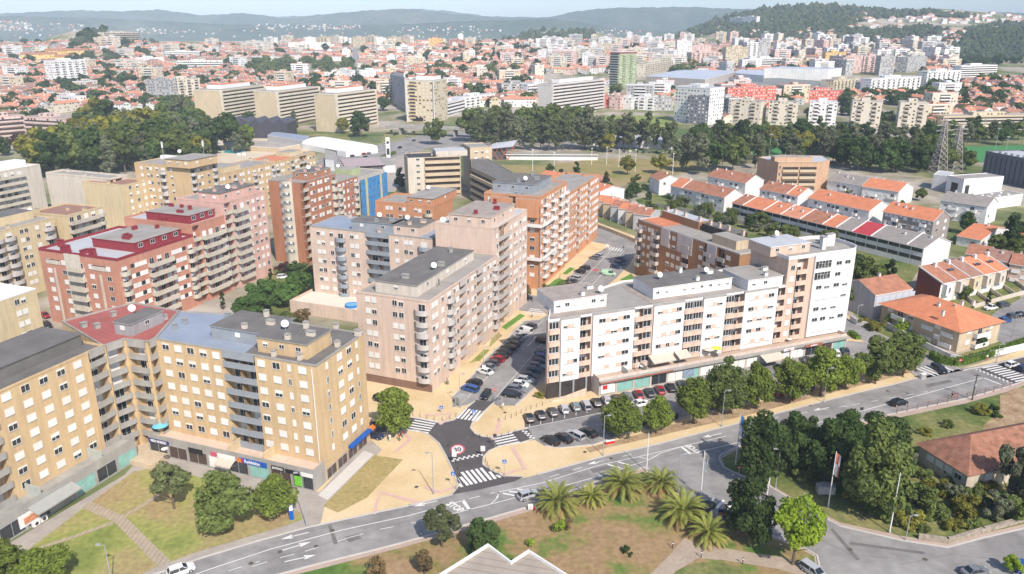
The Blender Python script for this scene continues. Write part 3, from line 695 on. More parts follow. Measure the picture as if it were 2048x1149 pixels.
# ---- terracotta block, three steps
def x7(s,W,D):
    h=20.8; pentl(s,W-17.5,W-2.2,8,D-2,h,2.6,RMAR,RGREY,0,4,RMAR); s.chimneys([(W-25,1),(W-3,D-1)],h,6,RMAR,RMAR,2,(1.3,1.2,1.2)); s.chimneys([(W-17,9),(W-3,D-3)],h+2.7,5,RMAR,RMAR,3,(1.3,1,.8))
    for px,py in ((134,500),(185,507),(122,489)): l=s.loc(*P(px,py,h+.7)); obj('chimney',chim_mesh(1.9,1.0,1.8,RMAR,RMAR),s.root,(l[0],l[1],h))
    for x in (W*.43,): 
        b=MB(); b.box(-2.9,2.9,-.05,0,0,h+.2,crm,skip='k'); b.build('wall_panel',s.root,(x,0,0))
    for x in (W*.17,W*.76):
        b=MB(); b.box(-.4,.4,-.05,0,0,h-4.5,crm,skip='k'); b.build('wall_panel',s.root,(x,0,0)); b=MB(); b.box(-2.6,2.6,-.12,0,0,1.2,crm); b.box(-2.6,2.6,-.14,0,1.2,1.35,DARK); b.build('wall_panel',s.root,(x,-.03,h-3.4))
block('apartment_building','terracotta apartment block with maroon chimneys and beige balconies, left of the lane','apartment block',(77,501),(233.6,523),None,20.8,6,ter,RLIGHT,front='1 w3.4 1.6 w3.4 .3 B2.4 B2.4 .4 w3.4 2 w3.4 1.6',right='.3 C2.6 .3 G5.5 H7.5 G5.5 C2.6 .2',D=27,rz=-21.5,base=2.8,fh=2.75,bm=BCRM,parm=RMAR,rim=.7,chim=0,extra=x7)
def x8(s,W,D): pentl(s,W-19,W-2.5,2,D-1.5,23.8,2.5,RMAR,RGREY,0,3,RMAR); s.chimneys([(W-25,1),(W-3,D-1)],23.8,4,RMAR,RMAR,4,(1.3,1.2,1)); s.chimneys([(W-18,3),(W-4,D-3)],26.4,4,RMAR,RMAR,5,(1.2,1,.7))
T1o=rect_px((77,501),(233.6,523),None,20.8,27,-21.5); r=T1o[1]; bc=(T1o[0][0]+T1o[2]*cos(r)-27*sin(r),T1o[0][1]+T1o[2]*sin(r)+27*cos(r))
a2=(bc[0]-26*cos(r),bc[1]-26*sin(r))
block('apartment_building','middle step of the terracotta block, wider balconies and a row of black roof windows','apartment block',('w',*a2),('w',*bc),None,23.8,7,ter,RLIGHT,right='.2 L2.6 .3 H8 C2.4 .3',D=14,base=2.8,fh=2.75,bm=BCRM,parm=ter,rim=.6,chim=2,chm=RMAR,capm=RMAR,extra=x8)
T3=P(446.4,408,27.8); a3=(T3[0]-18*cos(r),T3[1]-18*sin(r))
def x9(s,W,D): pent(s,27.8,(396,384),(445,386),(490,367),3.0,sal,RDARK,2,3,trim=RDARK,chim=4,chm=sal,dish=((456,374),))
block('apartment_building','salmon pink apartment tower joined to the terracotta block behind the garden pines','apartment block',('w',*a3),('w',*T3),None,27.8,9,sal,RGREY,right='.3 L2.4 .4 H6 v2.4 v2.2 v2.2 v2.2 .4',D=19.5,base=2.6,fh=2.72,bm=BCRM,parm=sal,rim=.5,chim=4,chm=sal,extra=x9)
# ---- brown tower with rounded glazed bay, lower wing and netted wing
def x10(s,W,D):
    b=MB(); N=8; pts=[(W*.32+W*.36*i/N*1.0, -1.3*sin(pi*i/N)) for i in range(N+1)]; b.prism([(W*.32,.3)]+pts+[(W*.68,.3)],0,29.2,BCRM,top=RGREY); b.build('bay',s.root)
    for i in range(9):
        z=2.9+i*2.88
        for j in range(1,N,1):
            x=(pts[j][0]+pts[j-1][0])/2; y=(pts[j][1]+pts[j-1][1])/2; rz=atan2(pts[j][1]-pts[j-1][1],pts[j][0]-pts[j-1][0])
            s.put('bay_window',win_mesh(.62,1.35,'open' if j%3 else 'half'),x,y,z+.9,rz)
    pent(s,28.9,(585,344),(619,347),(651,335),2.6,brn,RDARK,2,2,trim=BCRM,chim=3,chm=sal,dish=((617,335),))
TW=block('apartment_building','tall brown brick tower with a rounded cream bay of windows, centre left','apartment block',(536,361),(608,366),(676,348),28.9,9,brn,RGREY,front='',right='L2.2 .3 d3.6 d3.6 d3.6 .3 C2.4 .2',rz=-21.5,base=2.9,fh=2.88,bm=BCRM,parm=GREYC,rim=.3,chim=2,chm=sal,extra=x10)
s0,W0,D0=TW; q=s0.wor(W0,D0); q2=s0.wor(W0-14,D0)
block('apartment_building','lower brown brick wing between the tower and the blue netted building','apartment block',('w',*q2),('w',*q),None,25.5,8,brn,RGREY,right='.3 C2.6 v2.6 v2.6 v2.6 C2.6 .2',D=14,base=2.9,fh=2.8,bm=BCRM,parm=GREYC,rim=.3,chim=3)
q=off(q,s0.rz+pi/2,14); q2=off(q2,s0.rz+pi/2,14)
NET=mat('blue_netting',L(80,160,222),.7,.25,.6,var2=.15,tr=.15)
def x11(s,W,D):
    b=MB(); b.box(W+.9,W+1.0,.2,D-.2,.5,24,NET); b.box(W-2,W+.9,D-.25,D-.18,.5,24,NET); b.build('scaffold_netting',s.root)
    for y in (D*.22,D*.75): b=MB(); b.box(W+1.02,W+1.08,y-.7,y+.7,.5,24,mat('cream_netting',L(222,210,150),.8,.2,2)); b.build('scaffold_strip',s.root)
    for i in range(9):
        for z in range(0,24,3): pass
    b=MB(); 
    for i in range(8): y=.3+(D-.6)*i/7; b.tube((W+1.12,y,0),(W+1.12,y,25),.05,.05,METAL,4)
    for z in range(2,25,3): b.tube((W+1.12,.3,z),(W+1.12,D-.3,z),.04,.04,METAL,4)
    b.build('scaffold',s.root); b=MB(); b.box(2,W-5,3,D*.5,24.6,27.2,wall_m('pale_green',186,200,140),top=RGREY); b.build('penthouse',s.root)
block('apartment_building','apartment wing wrapped in blue scaffold netting behind the brown tower','apartment block',('w',*q2),('w',*q),None,24.6,7,crm,RGREY,right='',D=20,base=3,fh=2.8,rim=.3,chim=3,extra=x11,dish=((676,332,24.6),))
def x12(s,W,D): pent(s,20,(814,394),(862,400),(910,378),2.8,org,RGREY,3,1,trim=RGREY,dish=((857,375),))
block('apartment_building','low orange brick block with a roof terrace, in front of the curved beige offices','apartment block',(750,405),(859.5,419),None,20,6,org,RGREY,front='3 d5 d5 1 d5 C3 .5',D=15,rz=-21.5,base=2.8,fh=2.8,bm=BCRM,rim=.7,parm=org,chim=2,extra=x12)
# ---- large orange block
def x13(s,W,D):
    pent(s,29.3,(985,364),(1066,371),(1110,352),2.9,BGR,RDARK,3,0,trim=BGR,chim=3,chm=BGR,dish=((1051,357),))
    for x in (W*.33,W*.78):
        b=MB(); b.box(-3.6,3.6,-.9,0,0,5.6,org,top=RGREY); o=b.build('bay',s.root,(x,0,23.2))
    for z in (9.6,20.3): b=MB(); b.box(-.5,W+.9,-1.3,-.02,0,.2,WHITE); b.box(-.5,W+.9,-1.32,-1.22,.2,1.1,WHITE); b.build('balcony',s.root,(0,0,z)); b=MB(); b.box(W+.02,W+1.2,0,D*.5,0,.2,WHITE); b.box(W+1.1,W+1.2,0,D*.5,.2,1.1,WHITE); b.build('balcony',s.root,(0,0,z))
    b=MB(); b.tube((W+.3,-.3,0),(W+.3,-.3,27),.12,.12,METAL,6); b.build('downpipe',s.root)
O=block('apartment_building','large orange brick apartment block with white ringed balconies, centre of the picture','apartment block',(968,388),(1078.5,398),None,29.3,9,org,RGREY,front='.6 w3.4 1 w3.4 .6 L2.4 .6 w3.6 w3.6 .8',right='.5 v2.2 B2.6 v2 v2 B2.8 v2 v2 B2.6 v2 B2.6 .4',D=27,rz=-21.5,base=3.0,fh=2.9,bm=WHITE,rim=.5,parm=org,chim=4,chm=BGR,extra=x13,rm_rail=WHITE)
s0,W0,D0=O; q=s0.wor(W0-.4,D0); q2=s0.wor(W0-15,D0)
block('apartment_building','long lower wing of the orange brick block running back along the street','apartment block',('w',*q2),('w',*q),None,24.4,8,org,RGREY,right='.3 J2.6 v2 v2 v2 .4 v2 v2 L2.4 v2 v2 v2 .4 d3.2 L2.4 .3 d3.2 v2 .3 d3 d3 .4',D=43,base=2.6,fh=2.72,bm=BLIL,rim=.6,parm=org,chim=6,chm=org)
# ---- long white block with shops and its taller rounded end
def brow(s,W,x0,x1,h): pass
def x14(s,W,D):
    h=18.2; pent(s,h,(1108,603),(1219,592),(1212,560),2.9,wht,RTAN,6,0,trim=wht,chim=2,chm=wht,capm=GREYC,dish=((1202,578),))
    pent(s,h,(1307,577),(1455,551),(1380,540),2.8,wht,RDARK,9,0,trim=wht,chim=4,chm=wht,dish=((1320,550),(1413,540)),roll=(.8,.6))
    pent(s,h,(1497,561),(1556,547),(1522,528),2.8,wht,RGREY,3,0,trim=wht,chim=2,chm=wht)
    n=5
    for i,(a,b_,m) in enumerate(((.02,.2,RTAN),(.42,.62,RTAN))):
        b=MB(); b.box(W*a+(.5 if a<.1 else 0),W*b_,.5,(9 if a<.1 else D-.6),h+.01,h+.06,m); b.build('roof_tiles',s.root)
    # white curtain panels between the peach bays
    for a,b_ in WP: 
        b=MB(); b.box(a,b_,-.42,-.02,3.7,h+.45,wht,skip='k'); b.box(a-.05,b_+.05,-.5,-.0,h+.2,h+.5,GREYC); b.build('white_facade',s.root)
        w=b_-a
        for k in range(5):
            z=4.0+k*2.84+1.0; r=random.Random(int(a*10)+k)
            xs=[a+w*f for f in ((.22,.5,.8) if w>8 else (.3,.7))]
            for x in xs: s.put('window',win_mesh(1.7,.95,r.choice(['closed','closed','half','open'])),x,-.42,z,0)
            for x,y in zip(xs,xs[1:]): s.put('peach_panel',cached('pp_',lambda:pp_()),(x+y)/2,-.42,z,0)
    po=podium(s,11.2,W+18.6,-3.4,3.6,wall_m('shop_front',232,222,210),wall_m('podium_band',228,206,190),n=16,par=.8,shops='cttgctcccctccgbt',top=wall_m('terrace_tile',206,176,150)); w_=(W+7.4)/16
    b=MB(); b.box(11.1,W+18.9,-4.3,-3.42,3.3,3.75,GREYC); b.build('canopy',po)
    b=MB(); b.box(11.1,30,-4.36,-4.3,3.35,3.7,wall_m('rust',190,110,80)); b.build('canopy_fascia',po)
    for x,ww,m in ((28.5,6,CANV),(34.2,3.5,CANV)): awning(s.root,x,-.45,6.4,ww,2.6,m,.9)
    for x,ww in ((57.6,6.0),): awning(po,x,-4.35,3.3,ww,2.4,CANV,.8)
    b1=board(po,71,-4.38,3.5,5.4,.7,wall_m('rust',190,110,80)); text(b1,'padaria',0,-.16,0,0,.7,WHITE); b1=board(po,63.2,-4.38,3.5,3.2,.6,WHITE); text(b1,'Fruta',0,-.16,0,0,.5,REDM)
    b1=board(po,13.2,-3.5,1.7,3.2,2.3,WHITE,name='poster_board'); board(b1,-.6,-.15,.4,1.1,.9,REDM,name='poster')
    b1=board(po,34.8,-3.5,1.8,3.0,1.9,mat('mural_blue',L(150,165,185),.6,.3,2),name='poster_board')
    for x in (18.6,23.6,43.1): b=MB(); b.box(-.06,.06,-3.3,-.5,3.7,5.1,mat('clouded_glass',L(190,196,188),.4,.1,1)); b.build('terrace_screen',s.root,(x,0,0))
    # open undercroft columns at the left end
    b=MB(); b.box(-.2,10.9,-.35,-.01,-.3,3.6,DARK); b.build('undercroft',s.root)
    for x in (2.9,6.2,9.4): b=MB(); b.tube((x,-.6,0),(x,-.6,3.9),.25,.25,METAL,8); b.build('column',s.root)
    b=MB(); b.face([(0,-2.2,0),(8.6,-2.2,0),(8.6,-2.2,1.9),(0,-2.2,.3)],pch); b.face([(8.6,-2.0,0),(0,-2.0,0),(0,-2.0,.3),(8.6,-2.0,1.9)],pch); b.face([(0,-2.2,.3),(8.6,-2.2,1.9),(8.6,-2.0,1.9),(0,-2.0,.3)],pch); b.face([(8.6,-2.2,0),(8.6,-2.0,0),(8.6,-2.0,1.9),(8.6,-2.2,1.9)],pch); b.build('ramp_wall',s.root)
def pp_():
    b=MB(); b.box(-.75,.75,-.04,0,0,.95,pch,skip='k'); return b.mesh('peach_panel')
WP=[(3.0,7.6),(10.8,21.3),(26.4,34.6),(39.9,46.2),(51.6,61.4)]
Wf='J3.2 7.4 L2.6 10.9 L2.2 L2.4 8.6 L2.6 L2.4 6.6 J2.6 L2.6 .2'
a_=P(1096,645,18.2); rw=radians(22); W0=(P(1563,571,18.2)[0]-a_[0])*cos(rw)+(P(1563,571,18.2)[1]-a_[1])*sin(rw); b_=off(a_,rw,W0)
WBp=pblock('apartment_building','long white apartment block with peach balcony bays above a row of shops','apartment block',[a_,b_,off(b_,rw+pi/2,16.5),off(P(1246,565,18.2),rw+pi/2,.1),P(1101,611,18.2)],18.2,['.2 J2.6 4.8 L2.8 11.0 L2.3 J2.3 8.7 J2.5 J2.5 6.5 J2.6 L2.6 9.9 L2.4'],5,pch,RGREY,base=4.0,fh=2.84,bm=pch,rim=.45,parm=wht,chim=0,extra=lambda s,a,b:x14(s,W0,16.5),loggd=1.3,capm=GREYC)
s0=WBp
a=s0.wor(W0+.02,0); Wt=19.5
pp=[(0,0),(Wt,0)]+[(Wt+4.5*sin(t),4.5*1.0-4.5*cos(t)) for t in (.5,1.0,pi/2)]+[(Wt+4.5,9.5)]+[(Wt+4.5*cos(t),9.5+4.5*sin(t)) for t in (.5,1.0,pi/2)]+[(0,14)]
def x15(s,W,D):
    h=25
    b=MB(); b.box(7.9,Wt+1.2,-.5,-.02,3.9,h+.45,wht,skip='k'); b.build('white_facade',s.root)
    for k in range(7):
        for x in (10,12.6,15.6,18.4): s.put('window',win_mesh(1.7,.95,random.choice(['closed','closed','half','open'])),x,-.5,4.0+k*2.88+1.0,0)
    for z in (18.6,21.5): s.put('window',band_mesh(5.0,1.9,5),10.6,-.52,z+.5,0)
    pent(s,h,(1542,495),(1608,481),(1562,471),2.4,pch,RLIGHT,3,0,trim=wht,dish=((1554,467),),chim=0)
    for x,y,w_,hh in ((15,5,1.2,3.0),(19,7,2.6,3.0),(20,10.5,1,1.5)): obj('chimney',chim_mesh(w_,1.0,hh,wht,GREYC),s.root,(x,y,h))
s=pblock('apartment_building','tall white apartment building with a rounded end and a planted roof terrace','apartment block',[s0.wor(W0+.02+x,y) for x,y in pp],25,['.3 v2.6 L3.4 1 13','','','','','','','',''],7,wall_m('peach2',234,198,172),RGREY,base=4,fh=2.88,bm=pch,rim=.9,parm=wht,extra=x15,loggd=1.4)
ROUND=s
for k in range(7):
    obj('balcony',balc_mesh(4.0,1.25,wht,1),s.root,(Wt+4.4,7.0,4+k*2.88),pi/2)
# ---- brown block behind
def x16(s,W,D):
    h=18.6
    b=MB(); b.box(.6,11.5,1.2,D-3,h+.0,h+.15,TO); b.build('roof_tiles',s.root)
    b=MB(); b.box(1.5,20,8.5,D-.6,h,h+2.6,brk,top=RLIGHT); b.build('penthouse',s.root); b=MB(); b.box(21,36,8.8,D-.6,h,h+2.4,DARK,top=RDARK); b.build('penthouse',s.root); b=MB(); b.box(33,43,2.5,8,h,h+2.6,bei,top=RGREY); b.build('penthouse',s.root)
    for x in (3,7,12,19,24,28,32,38): obj('chimney',chim_mesh(.9,.7,1.6,pnk,GREYC),s.root,(x,9.6,h+2.2))
    for x,w in ((14.6,4),(24,7),(36,4)): b=MB(); b.box(-w/2,w/2,-.15,0,0,5.5,wall_m('lilac_panel',216,204,204),skip='k'); b.build('wall_panel',s.root,(x,-.01,h-5.4))
block('apartment_building','brown brick apartment block with an orange tiled roof corner behind the long white block','apartment block',(1276,440),(1478,511),None,18.6,5,brk,RGREY,front='.4 B2.6 v2 .8 d3.2 B3.4 2.6 .6 w2.6 w2.6 w2.6 .6 L3 4 w3 L3 w3 L3 w3 3',D=14,rz=-62.6,base=3.4,fh=2.9,bm=BLIL,rim=.4,parm=BLIL,chim=0,extra=x16)
# ---- blocks at the left, middle distance
def x17(s,W,D): b=MB(); b.box(2,W-2,D*.4,D-2,22,24.4,wht,top=RWHT); b.build('penthouse',s.root)
block('apartment_building','white apartment block with long dark balcony bands at the left edge','apartment block',None,(80,331),None,22,7,crm,RWHT,front='H9 H9 H9 2.4 4',D=14,rz=70,W=46,at='B',base=2.2,fh=2.8,bm=BCRM,rim=.5,chim=0,extra=x17)
block('apartment_building','cream block with a long blank wall and a stack of open loggias at its corner','apartment block',(91,348),(217,361),None,22,7,crm,RGREY,right='L4.5 2',D=8,rz=-22,base=2.2,fh=2.8,bm=crm,rim=.7,parm=crm,chim=4,loggd=2)
block('apartment_building','pale straw coloured block with a brown roof and three columns of white shutters','apartment block',None,(248,373),(296,362),21,7,yel2,RBRN,right='.8 v3 v3 v3 .8',rz=-22,W=22,at='B',base=2.2,fh=2.7,rim=.5,parm=yel2,chim=2)
MAST=mat('antenna_white',L(240,240,236),.5,.05,1)
def x18(s,W,D):
    pent(s,28,(330,318),(382,321),(415,309),3.0,yel,RGREY,3,2,trim=RDARK,dish=((359,303),)); b=MB(); b.box(1,13,D-2.5,D-.6,28,29.4,WHITE); b.build('roof_cover',s.root)
    for px,py in ((328,290),(409,287)):
        l=s.loc(*P(px,py+30,28)); b=MB(); b.tube((0,0,0),(0,0,7.5),.12,.08,METAL,5); b.box(-.25,.25,-.25,.25,4.8,7.2,MAST); b.build('antenna_mast',s.root,(l[0],l[1],28))
Yb=block('apartment_building','ochre apartment tower with phone masts on its roof, in front of the woods','apartment block',(268,327),(382,335),(436,324),28,9,yel,RGREY,front='1.5 v2.6 d3.8 v2.4 C2.6 v4 5.4',right='C2.4 d4 v3.4 C2.4 .5',rz=-21.5,base=2.4,fh=2.8,bm=BLIL,rim=.3,parm=yel,chim=3,extra=x18,fasc=BLIL)
s0,W0,D0=Yb; q=s0.wor(W0-.5,D0); q2=s0.wor(W0-15,D0)
def x19(s,W,D): b=MB(); b.box(2,W-2,6,16,22,24.4,yel2,top=RGREY); b.build('penthouse',s.root); 
block('apartment_building','ochre wing with two dishes on its roof, running back from the masted tower','apartment block',('w',*q2),('w',*q),None,22.4,7,yel,RGREY,right='d4.4 v3 C2.4 .4 d4.4 v3 .4 C2.4 d4.4 d4 C2.4 .3',D=36,base=2.4,fh=2.75,bm=BLIL,rim=.4,parm=yel,chim=5,chm=crm,extra=x19,dish=((478,309,22.4),(488,309,22.4)))
q=off(q,s0.rz+pi/2,36); q2=off(q2,s0.rz+pi/2,36)
def x20(s,W,D): b=MB(); b.box(1,W-1,1,14,22.35,22.6,TO); b.build('roof_tiles',s.root); b=MB(); b.box(3,W-4,16,26,22,24,yel2,top=RGREY); b.build('penthouse',s.root)
block('apartment_building','ochre wing with an orange tiled roof, farthest of its row beside the main road','apartment block',('w',*q2),('w',*q),None,22.2,7,yel,RGREY,right='C2.4 d4 v3 C2.2 .3 d3.4 L2.4 L2.4 d3.4 v2.4',D=30,base=2.4,fh=2.75,bm=BLIL,rim=.4,parm=yel,chim=4,chm=crm,extra=x20)
def x21(s,W,D):
    b=MB(); b.box(2,W-2,D*.35,D-2,21.6,24.2,yel2,top=RDARK); b.build('penthouse',s.root)
block('apartment_building','straw coloured block with rounded grey balconies, left of the terracotta block','apartment block',None,(107,437),None,21.6,7,yel2,RGREY,front='v3 v3 .4 C3 C3 .3 v3 v3 .4 C3 C3 .4 d4 v3 C3 .3',D=16,rz=70,W=46,at='B',base=2.2,fh=2.7,bm=BLIL,fasc=BLIL,rim=.3,chim=4,extra=x21,dish=((60,420,21.6),))
def x22(s,W,D): pent(s,21.6,(100,412),(160,401),(100,400),2.6,crm,RDARK,3,0,dish=((88,407),))
block('apartment_building','cream block with full width ribbed balconies and a brown roof, behind the straw coloured block','apartment block',(134,434),(206,415),None,21.6,7,yel2,RBRN,front='H14 .5 C3',D=16,base=2.2,fh=2.8,bm=BCRM,rim=.5,parm=yel2,chim=3,chm=yel2)
block('apartment_building','ochre building with a bright white flat roof at the left edge, behind the dark roof','apartment block',None,(72,579),None,19.5,6,yel2,RWHT,front='.5 d4 3 d4 3.6 d4 1',D=17,rz=70,W=30,at='B',base=2.6,fh=2.75,rim=.3,parm=WHITE,chim=0)
# ---- curved beige office block
def x23(s,W,D):
    b=MB(); b.box(W*.55,W+4,3,D-2,19,21.6,crm,top=RLIGHT); b.build('penthouse',s.root); b=MB(); b.box(-.03,W*.3,-.04,0,0,19.3,crm,skip='k'); b.build('wall_panel',s.root)
    for k in range(6): b=MB(); b.box(W*.32,W*.985,-.9,-.02,0,1.5,bei); b.build('spandrel',s.root,(0,0,1.2+k*3.0)); b=MB(); b.box(W*.32,W*.985,-.05,-.01,0,1.3,DARK); b.build('window_band',s.root,(0,0,2.75+k*3.0)); obj('window',win_mesh(1.6,.9,'open'),s.root,(W*.19,-.05,3.0+k*3))
block('office_building','beige office block with dark window bands and a black roof, in front of the flyover','office building',(815,318),(921,314),None,19,0,bei,ANTH,D=16,W=None,rim=.4,parm=bei,chim=3,extra=x23)
a=P(921,313,20); pts=[a,P(985,312,20),off(P(985,312,20),1.2,18),off(a,1.2,18)]
block('office_building','beige office wing with small square windows beside the orange steel canopy','office building',(940,297),(984,295),None,21,2,bei,RGREY,front='1 w3 v2 v2 1',D=16,rim=.4,base=14,fh=3.2,parm=bei,chim=0)
pts=[P(x,y,15.5) for x,y in ((943,336),(1020,371),(1060,365),(975,318),(942,318))]
def x24(s,W,D):
    A=s.loc(*P(943,336,15.5)); B=s.loc(*P(1020,371,15.5)); L_=hypot(B[0]-A[0],B[1]-A[1]); rz=atan2(B[1]-A[1],B[0]-A[0])
    for k in range(4): b=MB(); b.box(0,L_,-.9,-.02,0,1.4,bei); b.build('spandrel',s.root,(A[0],A[1],1.2+k*3.3),rz); b=MB(); b.box(0,L_,-.05,-.01,0,1.4,DARK); b.build('window_band',s.root,(A[0],A[1],2.7+k*3.3),rz)
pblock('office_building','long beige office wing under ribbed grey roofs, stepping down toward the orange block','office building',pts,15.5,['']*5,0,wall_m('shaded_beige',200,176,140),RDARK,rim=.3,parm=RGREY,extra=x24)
# orange steel canopy building
t=thing('canopy_building','orange steel framed hall under a tilted blue metal roof by the park','pavilion',(*P(988,318,0),0)); o=P(988,318,0)
g=mat('orange_steel',L(206,110,70),.6,.08,1); W_=12; b=MB(); b.face([(-3,-5,7),(W_,-5,8.4),(W_+3,7,11),(-1,7,8.6)],RLIGHT); b.face([(-1,7,8.3),(W_+3,7,10.7),(W_,-5,8.1),(-3,-5,6.7)],RLIGHT); b.build('roof',t)
b=MB(); b.box(0,8,-3,6,0,7,mat('dark_cladding',L(96,92,92),.7,.1,1)); b.build('wall',t)
for x,y,x2,z in ((-2,-4.5,3,7.5),(3,-4.5,-2,7.2),(4,-4.5,9,8),(9,-4.5,12,8.2),(9,-4.5,4,7.6),(11,5,14,10)): b=MB(); b.tube((x,y,0),(x2,y,z),.2,.2,g,5); b.build('steel_strut',t)
# ---- hotel-like beige block, right
pts=[P(x,y,15.5) for x,y in ((1557,326),(1637,326),(1660,321),(1646,313),(1560,311),(1516,316))]
def x25(s,W_,D_):
    W=hypot(pts[1][0]-pts[0][0],pts[1][1]-pts[0][1])
    for k in range(4):
        for a,c in ((.12,.52),(.55,.97)): b=MB(); b.box(W*a,W*c,-.02,0,0,1.3,DARK); b.build('window_band',s.root,(0,-.01,1.9+k*3.4)); b=MB(); b.box(W*a,W*c,-.8,-.02,0,1.2,bei); b.build('balcony',s.root,(0,0,.7+k*3.4))
        obj('window',win_mesh(.8,1.6,'open'),s.root,(W*.05,-.02,2.2+k*3.4))
    b=MB(); b.box(-1,W-2,3,9,15.5,17.8,tan,top=RGREY); b.build('penthouse',s.root)
pblock('office_building','tan brick building of four banded floors with a light roof, before the sports pitch','office building',pts,15.5,['']*6,0,tan,RLIGHT,rim=.3,parm=tan,extra=x25)
# ---- houses, right
H=dict(cat='house')
lilac=wall_m('lilac_grey',196,196,204)
gable('terraced_house','long white terrace with an orange roof and a roof window, third row from the garden',(1617,396),(1739,422),(1775,412),7.2,3.2,wht,TO,nf=2,front='1 w3 v3 B3 w3 w3 w3 B3 w3 w3 w3 B3 w3 w3 1',chim=5,base=1.2,fh=2.9,seed=2,cat='terraced house')
gable('terraced_house','white terrace with a weathered brown and orange roof, below the tan brick building',(1520,378),(1596,393),(1626,385),7.0,3.0,wht,TB,nf=2,front='1 w3 v3 B3 w3 w3 B3 w3 1',chim=4,base=1.2,seed=3,cat='terraced house',segs=[(0,.72,TB),(.72,1,TO)])
gable('terraced_house','white gabled terrace with a brown roof, left of the tan brick building',(1416,351.6),(1491.4,366.6),(1528,361),7.4,3.2,wht,TB,nf=2,front='1 w3 v3 B3 w3 w3 B3 w3 1',chim=5,base=1.2,seed=4,cat='terraced house')
gable('terraced_house','white terrace with a patchy brown roof, orange at its left end',(1342,371),(1449,395.6),(1489,390),7.2,3.0,wht,TB,nf=2,front='1 w3 v3 J3 w3 w3 w3 J3 w3 w3 J3 w3 w3 1',chim=4,base=1.2,seed=5,cat='terraced house',segs=[(0,.22,TO),(.22,1,TB)])
gable('house','white detached house with a small brown gabled roof and an awning beside the park',(1300,352.5),(1319,361),(1356,357),7.5,2.2,wht,TB,nf=2,front='.5 w3 v2',right='2 v3 4 v3 2',chim=2,base=1.2,seed=6,axis='x')
long=[(0,.07,TB),(.07,.2,TO),(.2,.3,TO),(.3,.41,TP),(.41,.53,TB),(.53,.6,TO),(.6,.68,TG),(.68,.77,TR),(.77,.93,TG),(.93,1,TG)]
gable('terraced_house','long row of joined houses under orange, brown, grey and red roofs with glazed balconies',(1465,406),(1848,497.5),(1900,483.6),6.6,2.8,wht,TO,nf=2,front='.5 '+'S4.4 .4 '*20,chim=14,base=.9,fh=2.9,segs=long,seed=7,cat='terraced house')
gable('apartment_building','three storey house block with an orange roof, sunken dormer and white end wall',(1767,423),(1867.4,442.5),(1908.5,435.5),9.2,3.2,wall_m('speckled_grey',170,158,150),TO,nf=3,front='1 v3 w3 B4 v3 w3 3 v3 w3 B4 v3 1',right='3 w3 5 w3 3',chim=5,base=.6,fh=2.9,seed=8,cat='apartment house')
gable('terraced_house','grey roofed house pair with skylights behind the long white terrace',(1656.6,360),(1723.4,371),None,7,3.0,wht,TG,nf=2,front='1 v3 w3 B3 v3 w3 1',D=12,chim=4,seed=9,cat='terraced house')
gable('terraced_house','orange roofed house pair with a white end wall, joined to the grey roofed pair',(1725,373),(1798,383.6),(1829.7,374.7),7,3.0,wht,TO,nf=2,front='1 v3 B4 w3 v3 B4 1',chim=4,seed=10,cat='terraced house')
gable('house','white three storey house with a dark grey roof beside the white modern halls',(1882,400),(1975,413.6),(1999.4,405),8.2,2.8,wht,TG,nf=2,front='1 w3 B4 1 w3 B4 w3 1',right='2 w3 3 w3 2',chim=3,base=2,seed=11)
gable('house','single orange roofed bungalow with white walls beside the tall dark conifer',(1914.7,472),(1962,481),(2005,455),3.6,2.6,wht,TO,nf=1,front='1 w3 w3 1',chim=1,base=.4,seed=12)
gable('house','small orange roofed house at the right edge behind the conifers',(2035,470),(2090,478),None,5,2.6,wht,TO,nf=1,front='1 w3 w3 1',D=10,chim=1,base=1.4,seed=12)
# white modern halls
def hb(name,label,A,B,C,h,m,rm,cat='hall',**k): return block(name,label,cat,A,B,C,h,0,m,rm,chim=0,**k)
s,W,D=hb('hall','white modern hall with a tall glass door and flat grey roof',(1928.6,359.4),(2008,354),(1960,348),8.5,wht,RGREY,rim=.3,parm=wht)
b=MB(); b.box(1.5,4,-.05,0,.5,5.5,GLASS); b.build('window',s.root); b=MB(); b.box(-.05,0,3,7,.2,6,DARK); b.build('door',s.root,(0,0,0))
s,W,D=hb('hall','grey sided annex of the white modern hall, half in shade',(1867,350),(1897,353),None,7.5,grw,RLIGHT,rim=.3,D=14,parm=wht)
s,W,D=hb('hall','low white hall with rows of round skylights on its flat roof',(1953,402),(2046,389),(2000,383),5.2,wht,RGREY,rim=.3,parm=wht)
for i in range(4):
    for j in range(2): b=MB(); b.tube((0,0,0),(0,0,.35),.7,.6,WHITE,8); b.build('skylight',s.root,(W*(.2+.2*i),D*(.3+.4*j),5.2))
def x26(s,W,D):
    for i in range(12): b=MB(); b.box(-.3,.3,-.1,0,1,13.2,ANTH); b.build('window',s.root,(W*(i+.5)/12,-.02,0))
    for i in range(5): b=MB(); b.box(-1,1,-.6,.6,0,.9,METAL); b.build('roof_vent',s.root,(6+4*i,4,14.5))
hb('office_building','dark grey clad building with vertical slot windows at the right edge',(1972,304),(2050,319),None,14.5,mat('grey_cladding',L(112,114,124),.7,.06,.2,stripe=(0,1.5,.08)),RLIGHT,cat='office building',D=22,W=40,rim=.5,extra=x26)
